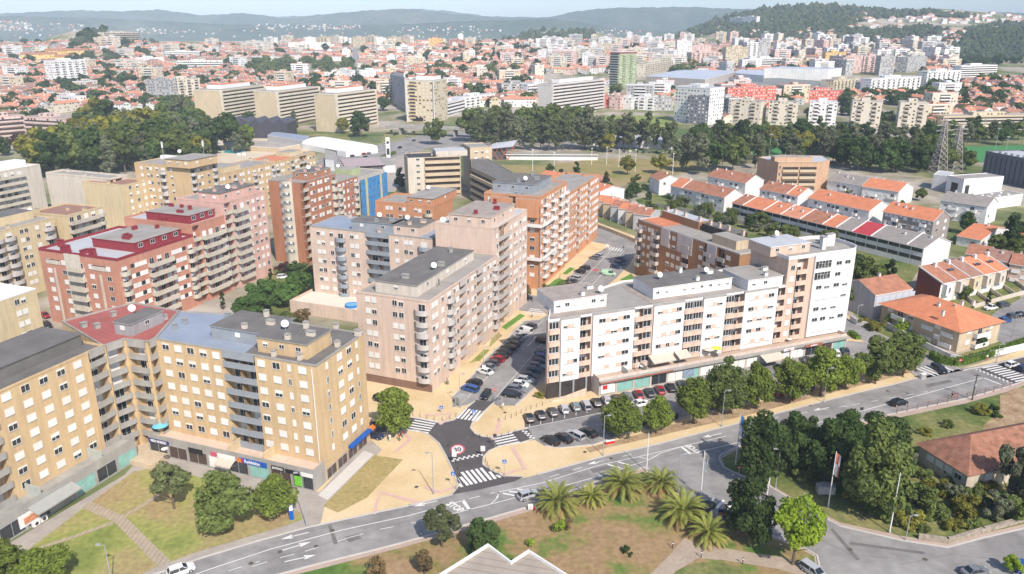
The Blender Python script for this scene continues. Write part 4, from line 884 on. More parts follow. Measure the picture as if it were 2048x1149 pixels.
# terrace of modern houses
a=P(1882.6,568,6.2); b_=P(2015,539,6.2); rz=atan2(b_[1]-a[1],b_[0]-a[0]); W=hypot(b_[0]-a[0],b_[1]-a[1]); c=P(1818,537,9.5); D=-(c[0]-a[0])*sin(rz)+(c[1]-a[1])*cos(rz)
MW=[wht,crm,yel2,crm,crm]; MR=[TB,TB,RBRN,TO,TO]
TLB=['first','second','third','fourth','last']
for i in range(5):
    w=W/5; o=off(a,rz,w*i); s=Bld('terraced_house','%s modern terrace house from the left, %s tiled slope roof, sunken garage'%(TLB[i],('rust','rust','dark','orange','orange')[i]),'terraced house',o,rz,'modern terrace above the car park')
    b=MB(); b.face([(0,0,0),(w,0,0),(w,0,6.2),(0,0,6.2)],MW[i]); b.face([(w,D,0),(0,D,0),(0,D,9.2),(w,D,9.2)],crm)
    for x in (0,w): f=[(x,0,0),(x,D,0),(x,D,9.2),(x,0,6.2)]; b.face(f if x else f[::-1],wall_m('rust_red',160,72,56) if (i==0 and x==0) else pch)
    b.build('wall',s.root)
    b=MB(); 
    for z,fl in ((0,0),(.2,1)):
        f=[(0,-.4,6.1+z),(w,-.4,6.1+z),(w,D+.1,9.25+z),(0,D+.1,9.25+z)]; b.face(f if fl else f[::-1],MR[i])
    b.face([(0,-.4,6.1),(w,-.4,6.1),(w,-.4,6.3),(0,-.4,6.3)],WHITE); b.build('roof',s.root)
    b=MB()
    for x in (0,) if i<4 else (0,w):
        for q in (x-.12,x+.12): f=[(q,-.45,6.2),(q,D+.1,9.3),(q,D+.1,9.7),(q,-.45,6.65)]; b.face(f if q>x else f[::-1],WHITE)
        b.face([(x-.12,-.45,6.65),(x+.12,-.45,6.65),(x+.12,D+.1,9.7),(x-.12,D+.1,9.7)],WHITE)
    b.build('party_wall',s.root)
    b=MB(); b.box(w*.12,w*.6,-1.5,-.01,2.6,6.0,MW[i]); b.build('bay',s.root); obj('window',win_mesh(.8,1.7,'open'),s.root,(w*.35,-1.5,3.4)); b=MB(); b.box(w*.1,w*.85,-.06,-.01,0,2.3,WHITE); b.build('garage_door',s.root)
    if i in (1,3,4): b=MB(); b.box(w*.3,w*.7,D*.45,D*.6,7.9,8.35,GLASS if i>1 else mat('slate_panel',L(92,90,100),.4,.05,1)); b.build('skylight',s.root)
    b=MB(); b.box(-.4,.4,-.4,.4,8.3,10.3,WHITE); b.build('chimney',s.root,(w*.9,D*.85,0))
b_=P(1932,501,8)
for i,(px,py,m) in enumerate(((1932,507,TB),(1972,517,RBRN),(2020,527,TB))):
    gable('terraced_house','%s of three brown roofed houses behind the modern terrace'%('leftmost','middle','rightmost')[i],(px,py),(px+44,py+7),None,6.2,2.2,pch,m,nf=2,front='1 J3 w3 1',D=11,chim=1,seed=20+i,cat='terraced house',base=.6,group='brown roofed houses behind the terrace')
# orange duplex, grey house
gable('house','pair house with a bright orange hipped roof and white chimneys, behind the white garden wall',(1920.7,660.6),(2003,640),None,6.2,3.4,bei,TO,nf=2,front='2 w3 B5 v3 2',left='2 w3 B5 w3 3 J4 w3 J4 2',D=23,chim=5,hip=True,base=.5,seed=31,over=.9,chm=WHITE)
s=gable('house','grey clad house with a brown gable roof by the side street',(1751,592),(1826,579),None,7.2,2.6,grw,TB,nf=0,D=13,axis='x',chim=1,seed=33,over=.1)[0]
for i in range(6): 
    for k in range(2): b=MB(); b.box(-1.1,1.1,-.05,0,0,2.6,mat('pale_shutter_panel',L(206,212,222),.6,.04,1)); b.build('shutter_panel',s.root,(1.7+i*2.55,0,.9+k*3.1))
# small white house with red roofs near park and left row of joined houses
for i in range(6):
    w=P(1191+15.2*i,401.5+5.3*i,6.6); a0=w
    rowm=[TO,TO,TB,TO,TB,TB][i]; wm_=[pnk,bei,grw,wht,bei,grw][i]
    gable('terraced_house','%s joined house from the left, %s roof, %s front, along the fenced lane'%(('first','second','third','fourth','fifth','sixth')[i],('bright orange','bright orange','brown','bright orange','dull brown','dull brown')[i],('pinkish','beige','grey','white','beige','grey')[i]),None,None,None,6.6,1.4,wm_,rowm,nf=1,front='.6 n2 1 v2.4 .6',chim=1,base=.8,world=(w,radians(-31),7.4,11),seed=40+i,cat='terraced house',group='joined houses along the lane',axis='y' if 0 else 'x',over=.3)
gable('house','white house with an orange roof right behind the far end of the orange block',(1180,378),(1200,384),None,7,2,wht,TO,nf=1,front='1 w3 1',D=14,chim=1,seed=51)
gable('house','low orange tiled house behind the ribbed office roofs',(1078,352),(1108,357),None,6,2,wht,TO,nf=1,front='1 w3 1',D=12,chim=1,seed=52)
# old house bottom right
A=P(1844,884,4.2); B=P(1937.5,944,4.2); Cc=P(2048,921,4.2); rz=atan2(Cc[1]-B[1],Cc[0]-B[0]); D=hypot(A[0]-B[0],A[1]-B[1])
s,W,D=gable('old_house','old farmhouse with a weathered clay tile hipped roof and peeling walls among the shrubs',None,None,None,4.2,3.6,wall_m('peeling_plaster',214,198,174),TOLD,hip=True,world=(B,rz,30,D),nf=1,front='1.2 w3 4 w3 5',left='2 w2.5 w2.5 w2.5 w2.5 1',base=.6,chim=1,seed=61,over=.7,chm=GREYC,cat='farmhouse')
# flat roofed building at the bottom edge
pts=[P(x,y,5.5) for x,y in ((780,1215),(1010,1260),(1230,1215),(1057,1104),(1022,1127),(976,1092))]
RPL=mat('ribbed_pale_roof',L(178,166,152),.8,.08,.5,stripe=(1,1.4,.2))
pblock('pavilion','low building with a ribbed pale roof and white parapet at the bottom edge','pavilion',pts,5.5,['']*6,0,wht,RPL,rim=.45,parm=WHITE)
# ================================================================ ground, roads and markings
ASPH=patch('asphalt',[L(138,134,132),L(156,152,149),L(172,168,164)],.13,fine=.1,fs=.6); ASPN=patch('new_asphalt',[L(92,86,86),L(102,96,96)],.3,fine=.06); ASPD=patch('bay_asphalt',[L(104,98,98),L(116,110,108)],.3,fine=.08)
BEI=patch('beige_gravel_paving',[L(216,188,142),L(228,202,158),L(234,210,170)],.12,fine=.07,fs=2); PAVG=patch('grey_paving',[L(166,156,148),L(182,172,162),L(194,184,172)],.2,fine=.07,fs=2); PAVP=patch('pinkish_paving',[L(186,164,150),L(200,178,164)],.2,fine=.06,fs=2); PAVW=patch('white_paving_slabs',[L(214,208,200),L(224,218,208)],.3,fine=.04)
PINK=mat('pink_tactile_paving',L(222,184,170),.9,.06,.6)
LAWN=patch('dry_lawn',[L(132,144,74),L(160,162,92),L(172,158,108),L(172,144,108)],.055,fine=.2,fs=1.1,pos=[.36,.46,.54,.64]); LAWN2=patch('brown_green_grass',[L(92,124,56),L(120,134,70),L(156,138,92),L(166,138,102),L(174,146,112)],.085,fine=.2,fs=1.0,pos=[.37,.42,.47,.55,.66]); GRASS=patch('green_grass',[L(78,98,48),L(106,120,64),L(138,136,86),L(156,146,100)],.07,fine=.25,fs=1.0)
GREEN=patch('bright_grass',[L(96,140,56),L(120,156,70)],.4,fine=.15); DIRT=patch('dirt',[L(150,124,94),L(176,150,118),L(196,172,140)],.3,fine=.2,fs=2); FIELD=patch('meadow',[L(120,140,66),L(142,156,82),L(158,150,90)],.04,fine=.2,fs=.4); PITCH=patch('artificial_turf',[L(76,138,84),L(84,146,90)],.1,fine=.03)
PAINT=mat('road_paint',L(240,238,232),.7,.06,2,var2=.08)
# terrain
def terrain():
    ys=[-60,0,60,120,200,300,420,560,750]; y=750
    while y<3700: y*=1.013; ys.append(y)
    us=[-1.0+2.2*i/240 for i in range(241)]
    v=[]; f=[]
    for y in ys:
        yy=max(y,120)
        for u in us: v.append((u*yy*1.0 if y>=120 else u*160,y,T(u*yy,y)))
    n=len(us)
    for j in range(len(ys)-1):
        for i in range(n-1): k=j*n+i; f.append((k,k+1,k+n+1,k+n))
    me=bpy.data.meshes.new('ground'); me.from_pydata(v,[],f); me.polygons.foreach_set('use_smooth',[True]*len(f))
    me.materials.append(patch('town_ground',[L(96,112,66),L(132,134,92),L(170,160,140),L(188,178,166)],.012,fine=.25,fs=.12,pos=[.36,.45,.52,.6])); return obj('ground',me,kind='structure')
terrain()
upper=[(200,1185),(330,1143),(400,1118),(512,1084),(615,1056),(748,1027),(830,1010),(905,990),(960,978),(1030,962),(1075,950),(1206,914),(1312,890),(1439,857),(1591,818),(1712,787),(1790,769),(1841,755),(1885,745),(1952,733),(2048,714),(2160,690)]
lower=[(2160,742),(2048,763),(2013,775),(1928,799),(1792,827),(1700,848),(1600,870),(1505,886)]
lower2=[(1290,935),(1200,962),(1067,1012),(981,1037),(900,1060),(800,1088),(734,1105),(640,1128),(543,1154),(430,1195)]
sheet('beige_plaza',[(560,1072),(615,1056),(748,1027),(905,990),(1075,950),(1206,914),(1439,857),(1712,787),(1841,757),(1900,748),(2048,718),(2200,690),(2200,640),(2048,700),(1900,745),(1860,712),(1760,668),(1690,628),(1500,560),(1290,480),(1180,440),(1120,470),(1030,560),(900,640),(735,760),(640,930),(600,1000)],BEI,.02)
sheet('shop_pavement',[(-120,1190),(0,1098),(250,950),(300,890),(640,985),(735,875),(765,900),(650,1012),(640,1052),(590,1064),(300,1152),(200,1200)],PAVG,.03)
sheet('white_pavement',[(636,991),(655,1001),(748,909),(728,902)],PAVW,.045)
sheet('lawn',[(-40,1175),(67,1092),(172,1013),(267,944),(334,932),(400,956),(470,985),(520,1000),(600,1025),(605,1040),(560,1056),(512,1070),(400,1103),(310,1136),(230,1180)],LAWN,.05)
sheet('grass_wedge',[(646,1013),(676,1026),(734,996),(806,920),(749,911)],patch('dry_wedge',[L(160,150,92),L(176,158,104),L(186,164,120)],.2,fine=.2),.05)
sheet('avenue',upper+lower+[(1450,905),(1290,935)]+lower2[1:],ASPH,.06)
sheet('side_road',[(1290,934),(1345,978),(1400,1008),(1440,1032),(1530,1068),(1600,1092),(1634,1112),(1644,1160),(1700,1260),(2300,1260),(2200,1030),(2048,1058),(1966,1077),(1894,1096),(1803,1082),(1679,1053),(1598,1010),(1536,972),(1480,952),(1448,936),(1438,917),(1470,897),(1506,884)],ASPH,.064)
sheet('car_park',[(1056,858),(1048,832),(1105,819),(1184,800),(1269,783),(1332,769),(1450,742),(1560,715),(1640,692),(1700,682),(1760,690),(1800,712),(1700,752),(1600,780),(1480,810),(1343,842),(1250,868),(1190,890),(1120,897),(1090,893),(1067,879)],ASPH,.06)
sheet('parking_street',[(905,795),(926,773),(956,740),(971,719),(1011,682),(1029,659),(1048,643),(1080,640),(1100,628),(1130,615),(1150,640),(1125,690),(1105,740),(1075,772),(1045,800),(1030,812),(994,812),(985,806),(950,803),(930,812),(905,815)],ASPH,.06)
sheet('street',[(1015,600),(1060,590),(1100,600),(1123,572),(1150,545),(1190,508),(1222,492),(1179,482),(1165,470),(1175,452),(1200,455),(1271,483),(1275,500),(1262,525),(1235,555),(1210,575),(1190,600),(1150,640),(1100,628),(1040,622)],ASPH,.056)
sheet('junction',[(905,990),(917,973),(908,948),(893,915),(878,888),(857,870),(835,862),(808,861),(735,873),(735,845),(824,836),(868,845),(881,847),(908,841),(936,815),(950,801),(988,804),(962,830),(945,846),(941,857),(950,868),(965,874),(984,876),(1039,861),(1056,858),(1070,880),(1041,887),(1000,893),(978,903),(967,915),(966,930),(985,943),(1010,953),(1048,954),(1030,964),(960,980)],ASPN,.072)
sheet('crossing_table',[(1952,741),(2000,726),(2140,698),(2140,742),(2030,769),(2018,766)],ASPN,.072)
sheet('parking_bays',[(1048,833),(1206,795),(1210,825),(1050,856)],ASPD,.068)
sheet('side_street',[(1630,600),(1700,640),(1765,672),(1830,700),(1880,722),(1930,741),(1841,759),(1820,745),(1790,718),(1740,690),(1690,664),(1620,635)],ASPH,.06)
sheet('resident_car_park',[(1962,660),(1990,625),(2060,588),(2250,550),(2250,690),(2060,700),(2010,690)],ASPH,.05)
sheet('planting_strip',[(1172,897),(1250,878),(1343,850),(1480,815),(1600,785),(1700,757),(1790,735),(1830,731),(1837,741),(1760,762),(1640,792),(1500,830),(1400,853),(1312,874),(1220,895),(1180,906)],DIRT,.07)
sheet('park_lawn',[(430,1200),(560,1158),(650,1136),(734,1114),(800,1097),(900,1070),(981,1047),(1067,1021),(1200,971),(1288,944),(1345,984),(1440,1040),(1600,1098),(1628,1114),(1636,1160),(1600,1260),(500,1260)],LAWN2,.07)
sheet('park_pavement',[(430,1195),(543,1154),(640,1128),(734,1105),(800,1088),(900,1060),(981,1037),(1067,1012),(1200,962),(1290,935),(1350,980),(1440,1034),(1600,1094),(1634,1112),(1640,1160),(1630,1160),(1440,1100),(560,1260)],PAVP,.055)
sheet('park_path',[(1290,1160),(1345,1105),(1368,1078),(1400,1088),(1480,1103),(1560,1115),(1625,1136),(1640,1165),(1560,1140),(1450,1122),(1395,1118),(1350,1145),(1340,1165)],patch('worn_path',[L(176,158,140),L(190,172,152)],.3,fine=.1),.09)
sheet('grass_patch',[(1340,1160),(1352,1143),(1392,1126),(1440,1125),(1485,1140),(1500,1165)],GRASS,.085)
sheet('east_lawn',[(1450,937),(1482,949),(1538,969),(1600,1005),(1680,1046),(1803,1073),(1894,1086),(1966,1069),(2048,1049),(2250,1010),(2250,745),(2048,772),(2016,784),(1930,808),(1794,837),(1700,856),(1600,877),(1510,891),(1474,901),(1443,917)],GRASS,.075)
sheet('east_pavement',[(1438,917),(1448,936),(1480,952),(1536,972),(1598,1010),(1679,1053),(1803,1082),(1894,1096),(1966,1077),(2048,1058),(2250,1020),(2250,730),(2048,763),(2013,775),(1928,799),(1792,827),(1700,848),(1600,870),(1505,886),(1470,897)],PAVP,.066)
sheet('dirt_track',[(2000,792),(2030,776),(2100,780),(2100,850),(2010,868),(1965,868),(1968,850),(2000,825)],DIRT,.09)
for p in ([(1012,660),(1050,632),(1040,628),(1003,655)],[(978,696),(1005,672),(997,664),(982,680)],[(960,722),(980,700),(968,700),(938,727)]): sheet('grass_patch',p,GREEN if p[0][0]>1000 else LAWN,.05)
for p in ([(1075,590),(1110,560),(1120,556),(1128,562),(1100,582),(1090,592)],[(1125,548),(1140,535),(1150,538),(1133,550)],[(1240,560),(1262,548),(1275,560),(1255,568)]): sheet('grass_patch',p,GREEN,.05)
# middle distance
sheet('woodland_floor',[(0,360),(60,300),(130,250),(420,215),(560,260),(700,262),(700,300),(560,300),(430,335),(300,330),(200,350)],GRASS,.03)
sheet('pool_garden',[(330,318),(420,280),(560,270),(640,285),(600,315),(430,330)],patch('pool_terrace',[L(216,200,176),L(226,210,186)],.1),.05)
sheet('main_road',[(600,350),(650,314),(774,286),(840,272),(940,262),(1080,262),(1350,283),(1420,290),(1420,305),(1350,300),(1080,290),(940,290),(860,296),(800,312),(720,340),(650,362)],ASPH,.05)
sheet('forecourt',[(640,345),(700,328),(815,300),(815,345),(790,385),(650,380)],PAVG,.045)
sheet('park_meadow',[(985,330),(1090,330),(1200,318),(1345,318),(1420,332),(1350,350),(1300,362),(1200,378),(1120,356),(1010,350)],patch('park_meadow',[L(130,136,74),L(160,146,96),L(178,154,114)],.05,fine=.15),.04)
sheet('park_square',[(1165,352),(1215,350),(1225,362),(1200,370),(1160,364)],mat('red_paving',L(206,140,118),.9,.08,.4),.05)
sheet('meadow',[(1150,248),(1250,221),(1310,222),(1345,238),(1330,262),(1200,262)],FIELD,.03)
sheet('sports_pitch',[(1500,294),(1640,288),(1735,296),(1730,318),(1560,314),(1505,308)],PITCH,.05); sheet('sports_pitch',[(1925,294),(2100,290),(2100,330),(1915,324)],PITCH,.05)
sheet('gardens',[(1270,400),(1340,380),(1480,420),(1700,480),(1850,520),(1800,600),(1720,640),(1640,560),(1480,500),(1300,430)],GRASS,.03)
sheet('courtyard',[(480,620),(545,540),(600,530),(640,560),(612,650),(730,670),(735,700),(620,660)],GRASS,.04)
sheet('flyover_road',[(770,262),(940,270),(940,290),(860,296),(760,300)],patch('verge',[L(130,138,80),L(160,152,110)],.05),.04)
for p in ([(1800,610),(1840,590),(1900,600),(1960,590),(2010,565),(2040,560),(2040,600),(1980,640),(1850,640)],[(1715,650),(1760,640),(1800,655),(1850,690),(1900,715),(2048,668),(2048,690),(1900,735),(1830,705),(1760,675)]): sheet('garden',p,GRASS,.04)
# kerbs
def strip(name,px,w,z0,z1,m,kind='structure',closed=False,world=False):
    pts=[Vector(p if world else P(*p)) for p in px]; b=MB(); n=len(pts)
    L_=[];R_=[]
    for i,p in enumerate(pts):
        a=pts[max(i-1,0)]; c=pts[min(i+1,n-1)]; d=(c-a).normalized(); nn=Vector((-d.y,d.x))*w/2; L_.append(p+nn); R_.append(p-nn)
    for i in range(n-1):
        l0,l1,r0,r1=L_[i],L_[i+1],R_[i],R_[i+1]
        b.face([(*r0,z1),(*r1,z1),(*l1,z1),(*l0,z1)],m)
        if z1-z0>.05: b.face([(*r0,z0),(*r1,z0),(*r1,z1),(*r0,z1)],m); b.face([(*l1,z0),(*l0,z0),(*l0,z1),(*l1,z1)],m)
    return b.build(name,kind=kind) if kind else b
KERB=mat('kerb_stone',L(206,200,192),.9,.06,.5)
for l in (upper[:8],upper[10:18],[(1925,742),(1990,729),(2048,714)],lower,lower2,[(905,988),(917,973),(908,948),(893,915),(878,888),(857,870),(835,862),(808,861),(760,868)],[(824,836),(868,845),(881,847),(908,841),(936,815),(950,803)],[(988,806),(962,830),(945,846),(941,857),(950,868),(965,874),(984,876),(1039,861),(1056,858)],[(1067,879),(1041,887),(1000,893),(978,903),(967,915),(966,930),(985,943),(1010,953),(1048,954)],
    [(1048,833),(1105,819),(1184,800),(1269,783),(1332,769),(1450,742),(1640,692)],[(1090,893),(1120,897),(1190,890),(1250,868),(1343,842),(1480,810),(1600,780),(1700,752)],[(905,795),(926,773),(956,740),(971,719),(1011,682),(1048,643),(1080,640)],[(1030,812),(1045,800),(1075,772),(1105,740)],
    [(1290,934),(1345,978),(1400,1008),(1440,1032),(1530,1068),(1600,1092),(1634,1112),(1644,1160)],[(1505,885),(1470,897),(1440,912),(1438,920),(1448,936),(1480,952),(1536,972),(1598,1010),(1679,1053),(1803,1082),(1894,1096),(1966,1077),(2048,1058)],[(1700,640),(1765,672),(1830,700),(1925,742)],[(1690,664),(1740,690),(1790,718),(1838,757)],[(1175,452),(1200,455),(1271,483)]):
    strip('kerb',l,.3,0,.16,KERB)
# tactile pink lines
for l in ([(748,1029),(760,985),(850,1010)],[(808,864),(820,880),(790,905)],[(1004,950),(1050,938),(1025,895)],[(985,880),(995,860),(1000,840)],[(850,975),(880,985),(912,975)],[(880,850),(905,828),(850,832)]): strip('tactile_strip',l,.8,.05,.08,PINK)
# stone paths on the lawn
SLAB=mat('stone_slab',L(184,168,146),.9,.1,.8,stripe=(0,.8,.25))
for l,w in (([(172,1010),(240,1040),(285,1085),(330,1130)],1.9),([(82,1096),(150,1074),(226,1046)],.8),([(246,1034),(283,1013),(322,988)],.8)):
    strip('stone_path',l,w,.05,.075+w*.004,SLAB)
ZM=.092
def quad(b,a,c,w,m=None,z=ZM):
    a=Vector(a);c=Vector(c); d=(c-a).normalized(); n=Vector((-d.y,d.x))*w/2; b.face([(*(a-n),z),(*(c-n),z),(*(c+n),z),(*(a+n),z)],m or PAINT)
def zebra(TL,TR,BL,BR,n,w=.5):
    a,b_,c,d=[Vector(P(*p)) for p in (TL,TR,BL,BR)]; b=MB()
    for i in range(n): t=i/(n-1); quad(b,a.lerp(c,t),b_.lerp(d,t),w)
    b.build('zebra_crossing',kind='structure')
zebra((833,837),(874,845),(812,860),(857,867),6); zebra((933,818),(915,838),(968,824),(952,844),6); zebra((984,875),(1024,866),(996,894),(1039,885),5); zebra((915,956),(925,973),(1000,950),(1010,956),2,.1)
b=MB()
for x0,y0,x1,y1 in ((917,969,925,975),(921,955,936,972),(923.6,945.4,944,970),(933,943,953,968),(942.4,941,963,965.5),(952,939,972,963.5),(961.5,937,982,961),(979,944.5,991,959),(993,951,1001,956)): quad(b,P(x0,y0),P(x1,y1),.55)
b.build('zebra_crossing',kind='structure')
zebra((1965,737),(1996,731),(2030,764),(2064,757),9); zebra((1870,727),(1907,743),(1834,738),(1870,753),6); zebra((1061,618),(1094,623),(1052,627),(1088,633),4); zebra((1212,500),(1218,494),(1240,504),(1246,498),6); zebra((1412,1013),(1429,997),(1470,1033),(1485,1010),4)
def checker(A,B_,n,s=.5,rows=2):
    a,c=Vector(P(*A)),Vector(P(*B_)); d=(c-a)/n; u=d.normalized(); nn=Vector((-u.y,u.x)); b=MB()
    for i in range(n):
        for r_ in range(rows):
            if (i+r_)%2==0: p=a+d*i+nn*s*r_; q=p+u*s; b.face([(*p,ZM),(*q,ZM),(*(q+nn*s),ZM),(*(p+nn*s),ZM)],PAINT)
    b.build('checker_marking',kind='structure')
checker((904,925),(967,912),13); checker((1043,863),(1062,880),8); checker((1950,740),(2020,768),18); checker((1000,640),(1022,625),8)
def line(px,w=.15,dash=None,name='lane_line'):
    pts=[Vector(P(*p)) for p in px]; b=MB()
    for a,c in zip(pts,pts[1:]):
        if not dash: quad(b,a,c,w)
        else:
            Ln=(c-a).length; u=(c-a)/Ln; x=0
            while x<Ln: quad(b,a+u*x,a+u*min(Ln,x+dash[0]),w); x+=dash[0]+dash[1]
    b.build(name,kind='structure')
line([(380,1154),(419,1140),(540,1100),(686,1061),(820,1032),(927,1002)],.18); line([(904,1029),(980,1010),(1038,994.7),(1120,975)],.16); line([(995,998),(998,985),(1085,967),(1200,931),(1276,915),(1360,895),(1453,873)],.15); line([(980,1010),(992,1000),(998,985)],.15)
line([(925,1001),(939,1021)],.6); line([(1363,895),(1381,909)],.6); line([(1381,909),(1506,879)],.15); line([(1276,915),(1300,920),(1320,908),(1363,895)],.15); line([(1120,975),(1200,953),(1300,920)],.15)
for a,c in (((1006,988),(1038,994)),((1018,984),(1052,988)),((1034,979),(1066,984)),((1236,925),(1262,932)),((1215,930),(1240,937))): line([a,c],.4)
line([(938,999),(990,986)],.14,(2,2)); line([(1100,955),(1200,925),(1290,903)],.14,(2,3)); line([(1705,811),(1855,784)],.14,(2,3)); line([(1712,826),(1965,757)],.18); line([(1968,757),(2006,772)],.4); line([(1506,879),(1600,856),(1712,826)],.16); line([(1500,845),(1600,828),(1705,811)],.14,(2,3))
line([(505,1134),(560,1117),(610,1104),(700,1076),(760,1060),(830,1046),(905,1030)],.14,(2.2,3)); line([(457,1143),(520,1124)],.14,(2,2))
for p in ((1059,855),(1081,850),(1105,844),(1129,838),(1152,832),(1174,827)): 
    line([p,(p[0]+1,p[1]-23)],.12)
line([(1050,857),(1206,826),(1300,800),(1400,772)],.12); line([(935,796),(1087,640)],.12); line([(990,799),(1098,672)],.12)
for t in range(12): x=948+t*10.5; y=784-t*10.9; line([(x,y),(x-16,y-8)],.1); line([(x+58,y+2),(x+76,y+10)],.1)
line([(1155,572),(1226,497)],.12); line([(1183,572),(1249,501)],.12)
def arrow(A,B_):
    a,c=Vector(P(*A)),Vector(P(*B_)); u=(c-a).normalized(); n=Vector((-u.y,u.x)); b=MB(); quad(b,a,c-u*1.6,.22)
    h=c-u*1.8; b.face([(*(h-n*.55),ZM),(*c,ZM),(*(h+n*.55),ZM)],PAINT); b.build('arrow_marking',kind='structure')
for a in (((617,1066),(562,1080)),((565,1102),(622,1085)),((569,1125),(632,1111)),((875,1003),(827,1014)),((1443,868),(1405,876)),((1658,816),(1627,822)),((1215,921),(1175,930)),((1055,694),(1075,672)),((1600,905),(1640,893)),((1200,552),(1212,538))): arrow(*a)
def gtext(s,A,B_,size,m,name='road_lettering',z=.095,sx=1,sy=1):
    a,c=P(*A),P(*B_); o=text(None,s,(a[0]+c[0])/2,(a[1]+c[1])/2,z,atan2(c[1]-a[1],c[0]-a[0]),size,m,name,0); o.scale=(sx,sy,1); o['kind']='structure'; return o
gtext('STOP',(899,1009),(921,1022),1.4,PAINT,sy=1.4); gtext('STOP',(1397,904),(1377,893),1.4,PAINT,sy=1.4)
c=Vector(P(915,900)); b=MB(); N=20; REDP=mat('red_road_paint',L(206,98,104),.7,.05,1); W2=mat('white_road_paint',L(236,230,228),.7,.05,1)
b.face([(c.x+1.15*cos(2*pi*i/N),c.y+1.5*sin(2*pi*i/N),.095) for i in range(N)],W2)
for i in range(N):
    a0,a1=2*pi*i/N,2*pi*(i+1)/N; b.face([(c.x+1.15*cos(a0),c.y+1.5*sin(a0),.095),(c.x+1.5*cos(a0),c.y+1.95*sin(a0),.095),(c.x+1.5*cos(a1),c.y+1.95*sin(a1),.095),(c.x+1.15*cos(a1),c.y+1.5*sin(a1),.095)],REDP)
b.build('speed_roundel',kind='structure'); gtext('30',(905,902),(925,900),1.5,BLK,z=.101,sy=1.4)
c=Vector(P(1191,541)); b=MB(); b.face([(c.x+1*cos(2*pi*i/N),c.y+1.4*sin(2*pi*i/N),.095) for i in range(N)],REDP); b.build('speed_roundel',kind='structure')

MH=mat('manhole_iron',L(104,92,84),.6,.1,2); PATA=patch('asphalt_repair',[L(120,116,114),L(132,128,126)],.4,fine=.1)
for x,y in ((502,1128),(632,1094),(665,1062),(820,1012),(876,1046),(905,1075),(1222,918),(1440,880),(1540,905),(1775,783),(1815,788),(1010,826),(1045,878),(880,870),(935,876),(1300,868),(1366,850),(1620,812),(1700,1100),(1720,1040),(1850,1120),(833,975),(1170,905),(1880,722),(1835,743),(560,1105),(1120,640),(990,700),(1160,598)):
    c=P(x,y); b=MB(); b.face([(c[0]+.38*cos(2*pi*i/10),c[1]+.38*sin(2*pi*i/10),.098) for i in range(10)],MH); b.build('manhole_cover',kind='structure')
for p in ([(690,1075),(716,1068),(724,1078),(698,1086)],[(668,1090),(676,1088),(662,1050),(655,1052)],[(1180,940),(1230,928),(1236,934),(1187,947)],[(1500,870),(1560,856),(1566,862),(1508,877)],[(1700,1085),(1850,1105),(1848,1110),(1698,1090)],[(1660,1060),(1666,1058),(1720,1120),(1712,1122)],[(1850,770),(1900,760),(1905,765),(1855,776)],[(1330,960),(1400,985),(1396,990),(1326,964)]): sheet('asphalt_repair',p,PATA,.082)
for l in ([(1640,1080),(1700,1110),(1780,1118)],[(1800,1130),(1900,1110),(2000,1120)],[(540,1120),(700,1075),(860,1030)],[(1260,930),(1340,912),(1440,890)],[(1730,800),(1850,775),(1940,757)]): strip('asphalt_crack',l,.07,.09,.094,PATA)
# ================================================================ trees
def leafmat(name,c,t=.38,k=1.0): return mat('leaf_'+name,tuple(x*k for x in c),.75,.3,.9,detail=3,spec=.15,tr=t,rnd=.24,var2=.2)
BARK=mat('bark',L(120,104,88),.95,.15,2)
LEAFC={'maple':leafmat('maple',(0.205,0.263,0.045)),'dark':leafmat('dark',(0.076,0.121,0.033)),'olive':leafmat('olive',(0.158,0.182,0.074)),'light':leafmat('light',(0.310,0.425,0.041),.45),'poplar':leafmat('poplar',(0.152,0.182,0.078)),'pine':leafmat('pine',(0.105,0.186,0.045)),'yellow':leafmat('yellow',(0.238,0.228,0.041)),'cypress':leafmat('cypress',(0.046,0.075,0.027)),'grey':leafmat('grey',(0.186,0.203,0.115)),'hedge':leafmat('hedge',(0.131,0.207,0.034)),'autumn':leafmat('autumn',(0.217,0.150,0.068)),'purple':leafmat('purple',(0.109,0.053,0.047)),'mid':leafmat('mid',(0.153,0.195,0.052)),'bronze':leafmat('bronze',(0.093,0.075,0.047))}
